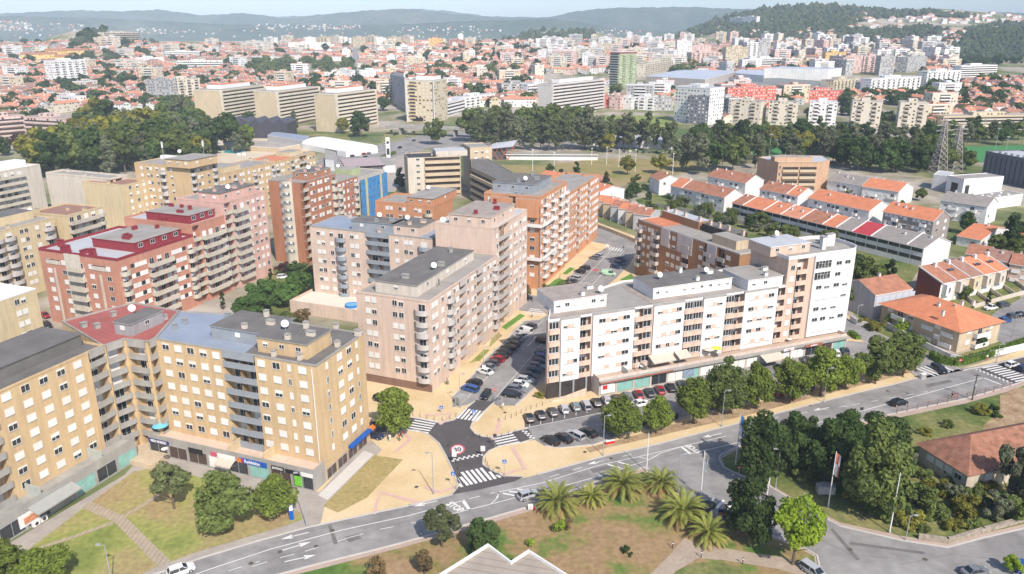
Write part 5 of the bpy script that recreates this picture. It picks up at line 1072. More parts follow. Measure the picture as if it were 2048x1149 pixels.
def crown_mesh(kind,R_,Hc,n,leaf,shape='round',clumps=26,seed=0,z0=0):
    """leaf sized faces in clumps through the crown volume; R_ radius, Hc crown height"""
    g=np.random.default_rng(seed); cs=[]
    while len(cs)<clumps:
        p=g.uniform(-1,1,3); z=(p[2]+1)/2
        if shape=='round': ok=p[0]**2+p[1]**2+p[2]**2<1
        elif shape=='cone': ok=hypot(p[0],p[1])<(1-z)*.95+.05
        elif shape=='column': ok=hypot(p[0],p[1])<min(1,(1-z)*3.2+.1,z*6+.3)
        elif shape=='egg': ok=hypot(p[0],p[1])<math.sqrt(max(0,1-(2*z-.75)**2)) if z<.88 else hypot(p[0],p[1])<.4
        elif shape=='umbrella': ok=p[0]**2+p[1]**2<1 and z>.35*(1-p[0]**2-p[1]**2)*0 and z<1-.6*(p[0]**2+p[1]**2)
        elif shape=='flat': ok=p[0]**2+p[1]**2<1 and z<1-.5*(p[0]**2+p[1]**2)
        if ok: cs.append((p[0]*R_*.82,p[1]*R_*.82,z0+z*Hc*.9+.05*Hc))
    cs=np.array(cs); k=g.integers(0,clumps,n)
    rad=min(R_,Hc/2)*g.uniform(.26,.46,clumps)*(.88 if clumps>14 else 1.3)
    d=g.normal(size=(n,3)); d/=np.linalg.norm(d,axis=1)[:,None]
    rr=rad[k]*g.uniform(.55,1.05,n)**.6
    c=cs[k]+d*rr[:,None]*np.array([1,1,.8])
    nn=d+g.normal(size=(n,3))*.55; nn[:,2]+=.25; nn/=np.linalg.norm(nn,axis=1)[:,None]
    a=np.cross(nn,g.normal(size=(n,3))); a/=np.linalg.norm(a,axis=1)[:,None]; b=np.cross(nn,a)
    s=leaf*g.uniform(.6,1.3,n)[:,None]
    V=np.stack([c-a*s-b*s*.6,c+a*s*.9-b*s*.5,c+a*s*.4+b*s*.8,c-a*s*.7+b*s*.6],1).reshape(-1,3)
    me=bpy.data.meshes.new('crown'); me.vertices.add(4*n); me.vertices.foreach_set('co',V.astype(np.float32).ravel())
    me.loops.add(4*n); me.loops.foreach_set('vertex_index',np.arange(4*n,dtype=np.int32)); me.polygons.add(n); me.polygons.foreach_set('loop_start',np.arange(0,4*n,4,dtype=np.int32))
    me.materials.append(LEAFC[kind]); me.update(); return me
def trunk_mesh(h,r,Hc,seed=0,br=5,zc=None):
    g=random.Random(seed); b=MB(); zc=zc or h; top=h+Hc*.55
    pts=[(0,0,0)]; 
    for i in range(1,5): z=top*i/4; pts.append((g.uniform(-.2,.2)*i*.3,g.uniform(-.2,.2)*i*.3,z))
    for i in range(4): b.tube(pts[i],pts[i+1],r*(1-.2*i),r*(1-.2*(i+1)),BARK,6,False)
    for i in range(br):
        a=2*pi*i/br+g.uniform(-.3,.3); z=h*.8+Hc*.35*i/br; q=Hc*.3; b.tube((pts[1][0],pts[1][1],z),(cos(a)*q,sin(a)*q,z+Hc*.25),r*.4,r*.12,BARK,4,False)
    return b.mesh('trunk')
PROTO={}
def proto(key,kind,R_,Ht,trunk,n,leaf,shape='round',clumps=26,r=.22,seeds=3):
    for i in range(seeds):
        PROTO[key,i]=(crown_mesh(kind,R_,Ht-trunk,n,leaf,shape,clumps,seed=hash(key)%1000 if 0 else len(key)*37+i*11+ord(key[0]),z0=trunk),trunk_mesh(trunk,r,Ht-trunk,i),R_,Ht)
    PROTO[key,'n']=seeds
proto('maple','maple',3.6,9,1.9,7500,.22,'egg',50); proto('round','mid',3.6,8,1.4,6000,.24,'round',30); proto('big','mid',5.5,14,2.0,9000,.3,'egg',46); proto('darkbig','dark',4.6,11,1.2,8000,.26,'egg',36); proto('light','light',4.2,10,2.5,4200,.24,'egg',30); proto('olive','olive',3.0,6.6,1.6,4200,.2,'round',24)
proto('shrub','mid',2.0,2.6,.2,1800,.17,'flat',14,.08); proto('yellowshrub','yellow',2.4,3.0,.2,2000,.18,'flat',14,.08); proto('darkshrub','dark',2.6,3.4,.2,2400,.2,'flat',16,.1); proto('greyshrub','grey',3.0,4.2,.3,2800,.2,'round',20,.1)
proto('pine','pine',4.6,8.6,1.6,5200,.28,'round',34); proto('mdec','mid',5.2,13,2.5,2400,.5,'egg',28); proto('mdark','dark',5.2,13,2,2400,.5,'egg',28); proto('mgrey','grey',4.2,15,2,2400,.42,'egg',30); proto('myel','yellow',4.6,10,2,2000,.5,'round',24); proto('mpop','poplar',3.1,19,2,2600,.42,'column',34); proto('mgpop','grey',4.4,20,2,2600,.45,'egg',40); proto('mcyp','cypress',1.3,9,.4,1300,.28,'column',18); proto('mcon','cypress',3.6,13,1,2400,.36,'cone',30); proto('mpur','purple',4.5,9,2,1600,.5,'round',20)
proto('far','mid',5,10,1,260,1.3,'egg',14,seeds=4); proto('fdark','dark',5,10,1,260,1.3,'egg',14,seeds=4); proto('fcyp','cypress',2,11,1,160,.9,'column',10,seeds=2); proto('autumn','autumn',2.0,5,1.2,900,.2,'round',16); proto('sprig','light',1.2,3.2,.6,500,.16,'egg',9)
TN=0
TQ=[]
def tree(key,px,py,h,label,cat='tree',group=None,name='tree',wr=1.0,world=None,trunkpart=True): TQ.append((key,px,py,h,label,cat,group,name,wr,world or (*P(px,py),0),trunkpart))
def tree_now(key,px,py,h,label,cat,group,name,wr,world,trunkpart):
    global TN
    TN+=1; i=TN%PROTO[key,'n']; cm,tm,R_,Ht=PROTO[key,i]; w=world or (*P(px,py),0); s=h/Ht
    o=thing(name,label,cat,w,U(0,6.28),group); 
    obj('crown',cm,o,sc_=(s*wr,s*wr,s))
    if trunkpart: obj('trunk',tm,o,sc_=(s,s,s))
    return o
def th(bx,by,ty,sc_=1.0):  # height of a plant whose foot and top are seen at two rows
    X,Y=P(bx,by); v=(ty-574.5)/FPX; return (-Y*(SP+v*CP)/(CP-v*SP)+CAMH)
# street and park trees: (foot x, foot y, top y, radius px, kind, label)
TL_=[(20,1172,1092,44,'maple','leafy green tree cut by the bottom left corner'),(92,1178,1096,52,'maple','broad green tree at the bottom left beside the lawn path'),
(349,1018,930,40,'olive','grey green tree on the lawn before the navy shop sign'),(452,1062,943,58,'big','largest green tree on the dry lawn, in front of the blue shop sign'),(553,1038,955,42,'maple','green tree in front of the green poster shop, beside the blue totem'),
(789,872,775,42,'maple','round green tree at the corner of the ochre block near the zebra crossing'),
(885,1095,1018,36,'olive','dull green tree south of the avenue, left of its darker neighbour'),(965,1110,1035,36,'darkbig','dark green tree beside the pale ribbed roof'),
(1240,878,790,42,'maple','green car park tree nearest the plaza, left of its row'),(1313,868,795,30,'maple','small slim tree second in the car park row'),(1385,848,760,38,'maple','tree in the car park row in front of the cream closed shop'),(1447,828,716,44,'big','tallest tree of the car park row, beside the lamp with a white head'),(1512,818,732,34,'maple','yellowish green tree in the car park row before the white shop windows'),(1580,805,712,40,'maple','tree in the car park row in front of the cream awning'),(1640,792,698,38,'maple','tree beside the bus shelter in the car park row'),(1690,780,703,30,'maple','smaller tree between two large ones near the end of the car park row'),(1750,768,680,44,'round','dense dark tree second from the end of the car park row'),(1805,752,668,44,'round','last tree of the car park row, next to the crossing with the long black car'),
(1520,965,818,56,'darkbig','tall dark tree behind the blue flag at the side road corner'),(1585,940,822,46,'darkbig','dark tree next to the one behind the blue flag'),(1650,965,835,52,'darkbig','wide dark tree in the middle of the roadside group'),(1612,900,838,36,'darkbig','dark tree at the back of the roadside group by the avenue'),(1690,905,815,34,'darkbig','pointed dark tree at the edge of the avenue'),(1740,1030,845,68,'big','huge green tree between the red and white flags'),(1765,905,826,52,'darkbig','rounded dark tree crown before the farmhouse bank'),(1800,960,888,40,'greyshrub','grey green tree in the shade by the old farmhouse'),
(1497,1085,935,50,'darkbig','dark tree left of the bright lime green one'),(1585,1130,985,52,'light','bright lime green tree at the fork of the side road'),
(1745,1025,960,40,'darkbig','dark undergrowth tree behind the leaning flag'),(2020,1000,880,46,'greyshrub','grey bushy tree hiding the corner of the farmhouse roof'),(1985,830,815,22,'darkshrub','dark bush on the grassy bank'),]
for x,y,ty,r,k,lb in TL_:
    h=max(2.5,th(x,y,ty)); dep=(P(x,y)[1]*CP+CAMH*SP); R0=r/FPX*dep; pr=PROTO[k,0]; tree(k,x,y,h,lb,wr=min(1.9,max(.55,R0/(pr[2]*h/pr[3]))))
SH=[(1835,1000,'darkshrub',30,'low dark shrub under the flagpole at the curve'),(1870,985,'yellowshrub',34,'yellow green bush below the farmhouse windows'),(1900,960,'darkshrub',30,'dark bush against the shaded farmhouse wall'),(1930,1030,'yellowshrub',40,'broad yellowish bush in front of the farmhouse gable'),(1985,1035,'greyshrub',44,'large grey bush near the stone wall'),(1880,1040,'shrub',36,'green bush on the grass slope by the stone wall'),(1820,1050,'yellowshrub',36,'loose yellow green bush just above the road curve'),(1970,975,'yellowshrub',30,'light green bush right of the farmhouse gable'),(2030,960,'darkshrub',36,'dark bush cut by the right edge below the roof'),(2035,1040,'shrub',40,'green bush by the wall at the right edge'),(1790,1020,'darkshrub',34,'dark bush in the hollow beside the huge tree'),(1960,800+28,'yellowshrub',20,'small yellow bush on the bank beside the dark one'),(1850,1010,'shrub',34,'mid green bush in the farmhouse garden'),(1700,1000,'yellowshrub',24,'yellow leaved shrub at the foot of the huge tree'),
(1665,960,'shrub',30,'low green ground bush near the leaning red flag'),(1600,960,'hedgeb',22,'clipped low green bush under the dark trees'),(1118,1065,'sprig',14,'young bright green sapling on the park grass'),(1134,1062,'autumn',14,'thin brownish sapling beside the bright one'),(1062,1095,'sprig',10,'tiny sapling by the parapet of the pale roof'),(1255,1108,'darkshrub',16,'small dark bush alone on the park grass'),(850,1149,'autumn',24,'brownish shrub at the bottom edge'),(755,1160,'autumn',26,'rusty shrub at the bottom edge left of the roof'),(990,1075,'shrub',14,'green sprout beside the dark park tree'),
(1079,795,'yellowshrub',12,'upright yellow green bush at the end of the white block'),(2025,1149,'light',22,'yellow green treetop at the bottom right edge')]
SH+=[(1838,960,'shrub',26,'green shrub at the top corner of the farmhouse yard'),(1820,925,'darkshrub',26,'dark shrub on the bank above the farmhouse roof corner'),(1800,895,'shrub',22,'green shrub on the bank below the avenue fence'),(1865,905,'yellowshrub',16,'olive shrub touching the farmhouse roof corner'),(1905,1000,'greyshrub',30,'grey green shrub before the shaded farmhouse wall'),(1950,1005,'shrub',30,'dense green shrub at the farmhouse gable'),(2000,1020,'darkshrub',34,'dark shrub below the grey bushy tree'),(2040,1005,'greyshrub',32,'grey shrub at the right edge by the farmhouse'),(1905,1060,'yellowshrub',24,'yellowish shrub just above the stone wall'),(1945,1062,'shrub',24,'green shrub leaning over the stone wall'),(1850,1065,'shrub',20,'small green shrub at the start of the stone wall'),(1780,990,'darkshrub',30,'dark shrub between the huge tree and the tall flagpole'),(1960,905,'darkshrub',18,'dark shrub behind the farmhouse chimney'),(1850,870,'yellowshrub',16,'dry yellowish bush on the grass bank'),(1895,855,'shrub',14,'low green bush in the middle of the grass bank'),(1775,1040,'shrub',22,'green bush near the foot of the tall flagpole')]
for x,y,k,r,lb in SH:
    if k=='hedgeb': k='shrub'
    pr=PROTO[k,0]; dep=P(x,y)[1]*CP+CAMH*SP; R0=r/FPX*dep; tree(k,x,y,pr[3]*R0/pr[2]*.9,lb,'bush' if k!='sprig' else 'sapling',name='bush')
# palms
PG=mat('leaf_palm',(.27,.29,.06),.6,.25,1.2,tr=.25,rnd=.1,var2=.2); PB=mat('leaf_palm_dry',(.34,.25,.08),.7,.25,1.2,tr=.2)
def palm_meshes(seed):
    g=random.Random(seed); b=MB(); L_=4.1
    for i in range(60):
        t=i/59; el=1.35-1.5*t+g.uniform(-.12,.12); az=i*2.4+g.uniform(-.2,.2); m=PB if el<.12 else PG; n=9; p=Vector((cos(az)*.3,sin(az)*.3,0)); e=el; pts=[p.copy()]
        for j in range(n): p=p+Vector((cos(az)*cos(e),sin(az)*cos(e),sin(e)))*(L_/n)*g.uniform(.95,1.05); e-=.06+.027*j*(1.2-.3*t); pts.append(p.copy())
        s=Vector((-sin(az),cos(az),0))
        for j in range(n):
            a,c=pts[j],pts[j+1]; w0=.42*sin(pi*(j+.8)/(n+1.2)); w1=.42*sin(pi*(j+1.8)/(n+1.2)) if j<n-1 else .02
            for sg in (-1,1):
                for q in (0,.34,.67):
                    m0=a.lerp(c,q); m1=a.lerp(c,q+.26); w=w0+(w1-w0)*q; d=Vector((0,0,.35*w)); t0=m0+s*sg*w+(c-a)*.55-d; t1=m1+s*sg*w*.97+(c-a)*.5-d; b.face([m0,m1,t1,t0][::sg],m)
    fr=b.mesh('fronds'); b=MB(); 
    for j in range(6): b.tube((0,0,j*.5),(0,0,j*.5+.52),.5-.03*(j%2),.42,BARK,8)
    b.tube((0,0,2.6),(0,0,3.3),.75,.5,mat('palm_heart',L(190,150,90),.9,.2,2),8); return fr,b.mesh('trunk')
PM=[palm_meshes(i) for i in range(3)]
for i,(x,y,ty,s,lb) in enumerate(((1115,1020,943,1.0,'large palm beside the parked silver car'),(1183,1005,955,.7,'small palm between the first two large ones'),(1246,985,930,1.0,'palm with orange fruit stalks, third from the left'),(1322,980,932,.85,'palm at the mouth of the side road'),(1365,1040,985,1.05,'wide palm with browned fronds near the lamp'),(1415,1080,1032,.85,'low spreading palm nearest the lime green tree'),(1277,560,548,.5,'tiny dark palm at the corner of the brown brick block'),)):
    o=thing('palm_tree',lb,'palm tree',(*P(x,y),0),i*1.3); tk=2.6*s; fr,tr=PM[i%3]; q=1 if i<6 else .45
    hh=1.6*s; obj('trunk',tr,o,sc_=(s,s,hh/3.0)); obj('fronds',fr,o,(0,0,hh),sc_=s*q*1.05)
# courtyard pines and shrubs between pink and salmon blocks
for x,y,ty,r,k,lb in ((568,612,568,36,'pine','round green pine at the left of the courtyard'),(512,640,586,44,'pine','front round pine of the courtyard nearest the blue grey roof'),(600,598,544,32,'pine','rear round pine by the pink block'),(530,612,560,38,'pine','loose pine by the cypress in the courtyard'),(603,650,618,22,'autumn','thin brownish tree by the terrace wall'),(447,620,578,5,'mcyp','slim dark cypress by the salmon block'),(543,566,532,5,'mcyp','slim dark cypress before the brown tower'),(560,645,625,30,'shrub','low green bushes in the courtyard'),
  (595,555,522,30,'mdark','dark tree in front of the brown tower base'),(570,553,525,20,'mpur','reddish shrub tree at the foot of the brown tower'),(620,560,530,20,'mdec','green tree squeezed between tower and pink block')):
    h=max(2.,th(x,y,ty)); dep=(P(x,y)[1]*CP+CAMH*SP); pr=PROTO[k,0]; tree(k,x,y,h,lb,wr=max(.5,min(1.8,(r/FPX*dep)/(pr[2]*h/pr[3]))))
# middle distance: (list of foot x, foot y, height m, kind, label, group)
def nth(n): return '%d%s'%(n,'th' if 10<n%100<14 else {1:'st',2:'nd',3:'rd'}.get(n%10,'th'))
def grove(lst,label,group,cat='tree'):
    cn={}
    for x,y,h,k in sorted(lst): cn[k]=cn.get(k,0)+1; tree(k,x,y,h,'%s, %s from left'%(label[k],nth(cn[k])),cat,group)
rr=random.Random(5)
wood=[]
for x0,x1,yb in ((95,420,352),(100,420,335),(110,410,318),(140,400,302),(170,400,288),(200,400,276),(430,500,312)):
    x=x0
    while x<x1:
        wood.append((x+rr.uniform(-5,5),yb+rr.uniform(-4,4)-(x-100)*.02,rr.uniform(17,31),rr.choice(['mdec','mpop','mdark','mgpop','mgpop','mgrey','mdec','mpop','myel']))); x+=rr.uniform(20,28)
grove(wood,{'mdec':'green tree in the wood behind the ochre masted tower','mdark':'dark green tree in the wood behind the ochre masted tower','mgpop':'tall grey green poplar in the wood behind the ochre masted tower','mpop':'slim poplar in the wood behind the ochre masted tower','mgrey':'grey leaved tree in the wood behind the ochre masted tower','myel':'yellowish tree in the wood behind the ochre masted tower'},'trees of the wood behind the masted tower')
grove([(38,302,12,'mpur'),(10,312,12,'mdark'),(60,325,14,'mdark'),(100,330,12,'myel'),(0,300,12,'mdark')],{'mpur':'dark reddish tree beside the pink terraces at the left edge','mdark':'dark tree between the pink terraces and the white block','myel':'yellow green tree by the white block at the left edge'},'trees by the pink terraces')
pop=[]
for i in range(26): pop.append((955+i*15.5+rr.uniform(-5,5),303-abs(i-9)*.2+rr.uniform(-3,3),rr.uniform(21,31),rr.choice(['mpop','mpop','mgpop','mpop'])))
for i in range(17): pop.append((940+i*15+rr.uniform(-6,6),283+rr.uniform(-4,4),rr.uniform(23,30),rr.choice(['mdec','mdec','mgpop'])))
grove(pop,{'mpop':'slim grey green poplar in the row behind the park','mgpop':'broad grey green poplar in the row behind the park','mdec':'full green tree behind the poplar row'},'tree belt between park and main road')
right=[(1372,345,24,'mgpop'),(1395,350,26,'mgpop'),(1418,345,20,'mdark'),(1445,330,24,'mpop'),(1465,342,18,'mdec'),(1490,330,22,'mpop'),(1510,338,20,'mpop'),(1352,330,16,'mpop'),(1572,312,22,'mpop'),(1600,322,17,'myel'),(1625,322,21,'mpop'),(1650,330,24,'mgpop'),(1690,335,18,'mdark'),(1715,342,17,'mdark'),(1740,338,22,'mgpop'),(1765,345,16,'mdark'),(1790,345,18,'mdark'),(1815,338,22,'mpop'),(1838,346,16,'mdark'),(1860,336,20,'mdec'),(1885,342,18,'mdec'),(1905,330,14,'mdark'),(1700,318,20,'mgrey'),(1770,318,21,'mgrey'),(1830,312,20,'mpop'),(1875,310,17,'mdark'),(1930,340,12,'mdec'),(1655,312,20,'mgrey'),(1600,300,20,'mdark'),(1540,298,14,'myel'),(1635,300,22,'mpop'),(1980,285,16,'mpop'),(2010,282,14,'mdark'),(1945,280,16,'mdark'),(1900,285,15,'mdec'),(2035,280,14,'mdec'),(1480,300,18,'mdark'),(1400,300,18,'mdark'),(1330,310,16,'mpop'),(1510,290,15,'mdark'),(1440,288,14,'mdark')]
right=[(x,y,h*1.15,k) for x,y,h,k in right]+[(1360+i*22+rr.uniform(-6,6),322+rr.uniform(-6,10),rr.uniform(14,20),rr.choice(['mdec','mgrey','mdark','mpop','mgpop'])) for i in range(26)]+[(1430+i*25+rr.uniform(-6,6),285+rr.uniform(-6,6),rr.uniform(12,17),rr.choice(['mdec','mdark','mgrey'])) for i in range(24)]
grove(right,{'mgpop':'tall grey leaved poplar in the trees around the pitches','mpop':'slim poplar in the trees around the pitches','mdark':'dark tree in the group around the pitches','mdec':'green tree in the group around the pitches','myel':'yellow green tree beside the tan brick building','mgrey':'silvery tree in the group around the pitches'},'trees around the sports pitches')
single=[(870,290,20,'mdec','tall green tree beside the flyover pier'),(722,275,20,'mdark','spreading dark tree behind the white tent hall'),(590,265,17,'mgpop','grey poplar between the cream slabs'),(652,262,15,'mdec','tree left of the spreading dark tree'),(688,268,13,'myel','yellowish tree behind the white tent hall'),(430,290,19,'mgpop','tall pale poplar beside the black theatre'),(480,262,12,'mdec','green tree above the black theatre roof'),(497,278,12,'light','bright green tree in front of the black theatre'),(430,308,16,'mcon','dark conifer by the swimming pool'),(555,262,12,'mdark','dark tree right of the black theatre'),(800,375,13,'mcon','dark conifer next to the blue netting'),(1255,350,11,'myel','golden round tree in the park'),(1320,348,12,'myel','golden green tree at the park edge'),(1152,364,13,'mcyp','pointed dark conifer by the park square'),(1122,362,9,'mcon','small conifer behind the orange block'),(1212,366,8,'mcon','small dark tree by the red paved square'),(1100,350,7,'mdec','low tree near the park meadow'),(775,215,24,'mpop','tall poplar left of the beige tower'),(768,225,18,'mdark','dark tree left of the grey tower'),(835,240,14,'mdark','dark tree hidden between the towers'),(1170,300,14,'myel','yellow green tree in front of the poplars'),(1215,305,13,'myel','second yellow green tree in front of the poplars'),
(1655,505,9,'round','round green tree in front of the long row of houses'),(1430,470,9,'mcon','dark conifer among the gardens'),(1400,455,8,'greyshrub','blue green garden tree'),(1770,600,15,'mcyp','tall slim cypress beside the garden trees'),(1725,590,13,'mdec','large garden tree behind the rounded white tower'),(1748,598,12,'mdec','garden tree left of the tall cypress'),(1700,560,11,'mdark','dark garden tree behind the rounded white tower'),(1715,620,9,'mdec','garden tree beside the grey clad house'),(1930,468,9,'mdark','round dark tree before the white three storey house'),(2018,500,17,'mcon','tallest dark conifer at the right edge'),(2040,495,14,'mcon','second dark conifer at the right edge'),(1990,505,8,'mdec','round garden tree below the conifers'),(2030,515,9,'mdec','round garden tree at the right edge'),(1925,600,5,'round','round bush tree in a front garden of the modern terrace'),(1975,612,5,'mcyp','small cone shrub in a front garden of the modern terrace'),(1840,402,7,'mdec','garden tree between the house rows'),(1700,395,6,'mdec','small garden tree behind the long white terrace'),(1745,398,6,'mdec','low garden tree below the orange roofed pair'),(1800,425,6,'mdec','garden tree above the three storey house'),
(1780,655,4.5,'sprig','yellow green garden tree behind the hedge'),(1800,668,4.5,'light','lime garden tree by the pair house'),(1735,655,3.2,'yellowshrub','olive hedge bush by the side street'),(1752,662,3,'yellowshrub','second olive hedge bush by the side street'),(1853,660,3.6,'darkshrub','dark shrub at the pair house entrance'),(1830,690,3.,'shrub','rounded shrub beside the pair house path'),(1960,692,4,'darkshrub','big clipped shrub by the pair house pool'),(1050,600,5,'autumn','small brownish street tree before the orange block'),(1095,585,3,'shrub','green bush at the orange block corner'),(1165,490,4,'round','green bush at the far end of the orange block'),(1175,482,4,'round','second green bush at the far end of the orange block'),(1190,600,2.5,'mcyp','tiny cone shrub by the green van')]
for x,y,h,k,lb in single: tree(k,x,y,h,lb,'tree' if 'shrub' not in lb and 'bush' not in lb else 'bush')
gar=[]
for i in range(34):
    t=i/33; gar.append((1265+t*440+rr.uniform(-14,14),392+t*98+rr.uniform(-10,22),rr.uniform(3.5,7),rr.choice(['round','mdec','greyshrub','shrub','mdark'])))
for i in range(14): gar.append((1240+rr.uniform(-20,90),365+rr.uniform(-6,30),rr.uniform(3,5),rr.choice(['shrub','round','darkshrub'])))
grove(gar,{'round':'green garden tree between the house rows','mdec':'full green garden tree between the house rows','greyshrub':'grey green garden bush between the house rows','shrub':'low garden bush between the house rows','mdark':'dark garden tree between the house rows','darkshrub':'dark garden bush between the house rows'},'garden plants between the house rows')
# hedges
def hedge(px,w,h,label):
    b=MB(); pts=[Vector(P(*p)) for p in px]; g=np.random.default_rng(len(px)*7+int(px[0][0])); m=LEAFC['hedge']
    for a,c in zip(pts,pts[1:]):
        d=(c-a); Ln=d.length; u=d/Ln; n=Vector((-u.y,u.x)); b.prism([tuple(a-n*w*.42),tuple(c-n*w*.42),tuple(c+n*w*.42),tuple(a+n*w*.42)],0,h*.93,m)
        for i in range(int(Ln*60)):
            t=g.uniform(0,Ln); s=g.uniform(-.5,.5)*w; z=h*g.choice([1,g.uniform(.1,1)]); 
            if z<h*.98: s=w*.5*g.choice([-1,1])
            p=a+u*t+n*s; q=[Vector((p.x,p.y,z))+Vector(g.normal(size=3)*.14) for _ in range(4)]; b.face(q,m)
    o=b.build('hedge'); tag(o,label,'hedge')
hedge([(1862,715),(1878,726),(1905,732),(1930,728),(1990,710),(2048,690),(2110,668)],1.5,1.8,'clipped green hedge inside the curved white garden wall')
hedge([(1815,672),(1855,694)],1.6,1.3,'short clipped hedge along the pair house path'); hedge([(1700,668),(1716,680)],1.5,1.0,'low clipped hedge at the bakery corner of the side street')
hedge([(1078,596),(1105,582),(1128,566)],1.3,.9,'low hedge along the front of the orange block'); hedge([(700,340),(745,325),(790,308)],2,1.6,'hedge along the main road behind the white tent hall')

def plant_all():
    t=[q for q in TQ if q[7]=='tree']; o=[q for q in TQ if q[7]!='tree']; t.sort(key=lambda q:-q[3]/(q[9][1]+50)); print('trees',len(t),'bushes',len(o))
    for q in t[:300]+o: tree_now(*q)
    Vs=[];mi=[];mats=[]
    g=random.Random(9); cache={}
    for q in t[300:]:
        i=g.randrange(PROTO[q[0],'n']); cm,tm,R_,Ht=PROTO[q[0],i]; s=q[3]/Ht; a=g.uniform(0,6.28); c_,s_=cos(a),sin(a)
        if cm.name not in cache: v=np.empty(len(cm.vertices)*3,np.float32); cm.vertices.foreach_get('co',v); cache[cm.name]=v.reshape(-1,3)
        v=cache[cm.name]; w=q[8]; V=np.stack([(v[:,0]*c_-v[:,1]*s_)*s*w+q[9][0],(v[:,0]*s_+v[:,1]*c_)*s*w+q[9][1],v[:,2]*s+q[9][2]],1); Vs.append(V)
        m=cm.materials[0]; 
        if m not in mats: mats.append(m)
        mi.append(np.full(len(v)//4,mats.index(m),np.int32))
    if not Vs: return
    V=np.concatenate(Vs); n=len(V)//4; me=bpy.data.meshes.new('town_trees'); me.vertices.add(4*n); me.vertices.foreach_set('co',V.astype(np.float32).ravel()); me.loops.add(4*n); me.loops.foreach_set('vertex_index',np.arange(4*n,dtype=np.int32)); me.polygons.add(n); me.polygons.foreach_set('loop_start',np.arange(0,4*n,4,dtype=np.int32))
    for m in mats: me.materials.append(m)
    me.polygons.foreach_set('material_index',np.concatenate(mi)); me.update(); tag(obj('town_trees',me),'the many small far trees scattered between the houses of the town','trees',None,'stuff')
# ================================================================ vehicles
CP_={n:mat('car_paint_'+n.replace(' ','_'),L(*c),.28,.02,1,spec=.6) for n,c in {'black':(34,34,38),'dark grey':(74,76,82),'silver':(190,192,196),'white':(244,244,242),'red':(170,30,38),'dark blue':(34,48,84),'blue':(40,90,160),'grey green':(120,140,140),'grey':(128,132,138),'brown':(110,92,76),'pale green':(190,224,190),'yellow':(236,180,40)}.items()}
CGL=mat('car_glass',(.02,.025,.03),.08,0,spec=.7); HL_=mat('headlight',L(230,232,236),.2,0,spec=.6); TL2=mat('tail_light',L(150,20,24),.3,0)
SH_={'hatchback':(4.0,.88,1.46,(-1.9,1.0),(-1.55,.3)),'saloon':(4.4,.88,1.42,(-1.5,1.0),(-.85,.3)),'estate car':(4.5,.89,1.47,(-2.12,1.05),(-1.85,.35)),'van':(4.5,.92,1.85,(-2.2,1.3),(-2.15,.75)),'pickup':(4.6,.88,1.6,(-.6,1.1),(-.35,.45))}
def car_body(kind,col):
    L_,hw,H_,gb,gt=SH_[kind]; k=L_/4.1; m=CP_[col]; b=MB()
    bh=1.05 if kind=='van' else .92
    st=[(-2.05,.68,.38,.78),(-1.93,.8,.28,bh),(-1.2,.95,.22,bh),(0,.97,.2,bh),(1.0,.97,.22,bh-.01),(1.5,.94,.24,bh-.09),(1.88,.86,.3,bh-.2),(2.05,.7,.36,.62)]
    rows=[]
    for x,w,z0,z1 in st:
        w=w*hw; x*=k; rows.append([(x,-w*.96,z0),(x,-w,(z0+z1)/2),(x,-w*.93,z1),(x,w*.93,z1),(x,w,(z0+z1)/2),(x,w*.96,z0)])
    for a,c in zip(rows,rows[1:]):
        for i in range(6): j=(i+1)%6; b.face([a[i],a[j],c[j],c[i]][::1],m)
    b.face(rows[0][::1],m); b.face(rows[-1][::-1],m)
    z0,z1=bh,H_; t=hw*.7; xs=(gt[0]*k,gt[1]*k)
    b.box(xs[0]-.03,xs[1]+.03,-t-.02,t+.02,z1-.05,z1,m)
    base=[(gb[0]*k,-hw*.9),(gb[1]*k,-hw*.9),(gb[1]*k,hw*.9),(gb[0]*k,hw*.9)]; top=[(xs[0],-t),(xs[1],-t),(xs[1],t),(xs[0],t)]
    for p,q in zip(base,top): b.tube((*p,z0),(*q,z1-.02),.045,.045,m,4,False)
    for s in (-1,1): b.tube((-.25*k,s*hw*.915,z0),(-.3*k,s*(t+.01),z1-.02),.05,.05,m,4,False)
    if kind=='van':
        for s in (-1,1): b.face([(gb[0]*k,s*hw*.93,z0),(-.1,s*hw*.93,z0),(-.15,s*(t+.05),z1-.03),(xs[0],s*(t+.05),z1-.03)][::-s],m)
    body=b.mesh('body'); b=MB()
    for i in range(4): j=(i+1)%4; b.face([(*base[i],z0-.02),(*base[j],z0-.02),(*top[j],z1-.04),(*top[i],z1-.04)],CGL)
    return body,b.mesh('windows')
def wheel_m():
    b=MB(); b.tube((0,-.1,0),(0,.1,0),.32,.32,BLACK,12); b.tube((0,-.115,0),(0,.115,0),.19,.19,METAL,8); return b.mesh('wheel')
CARN={}
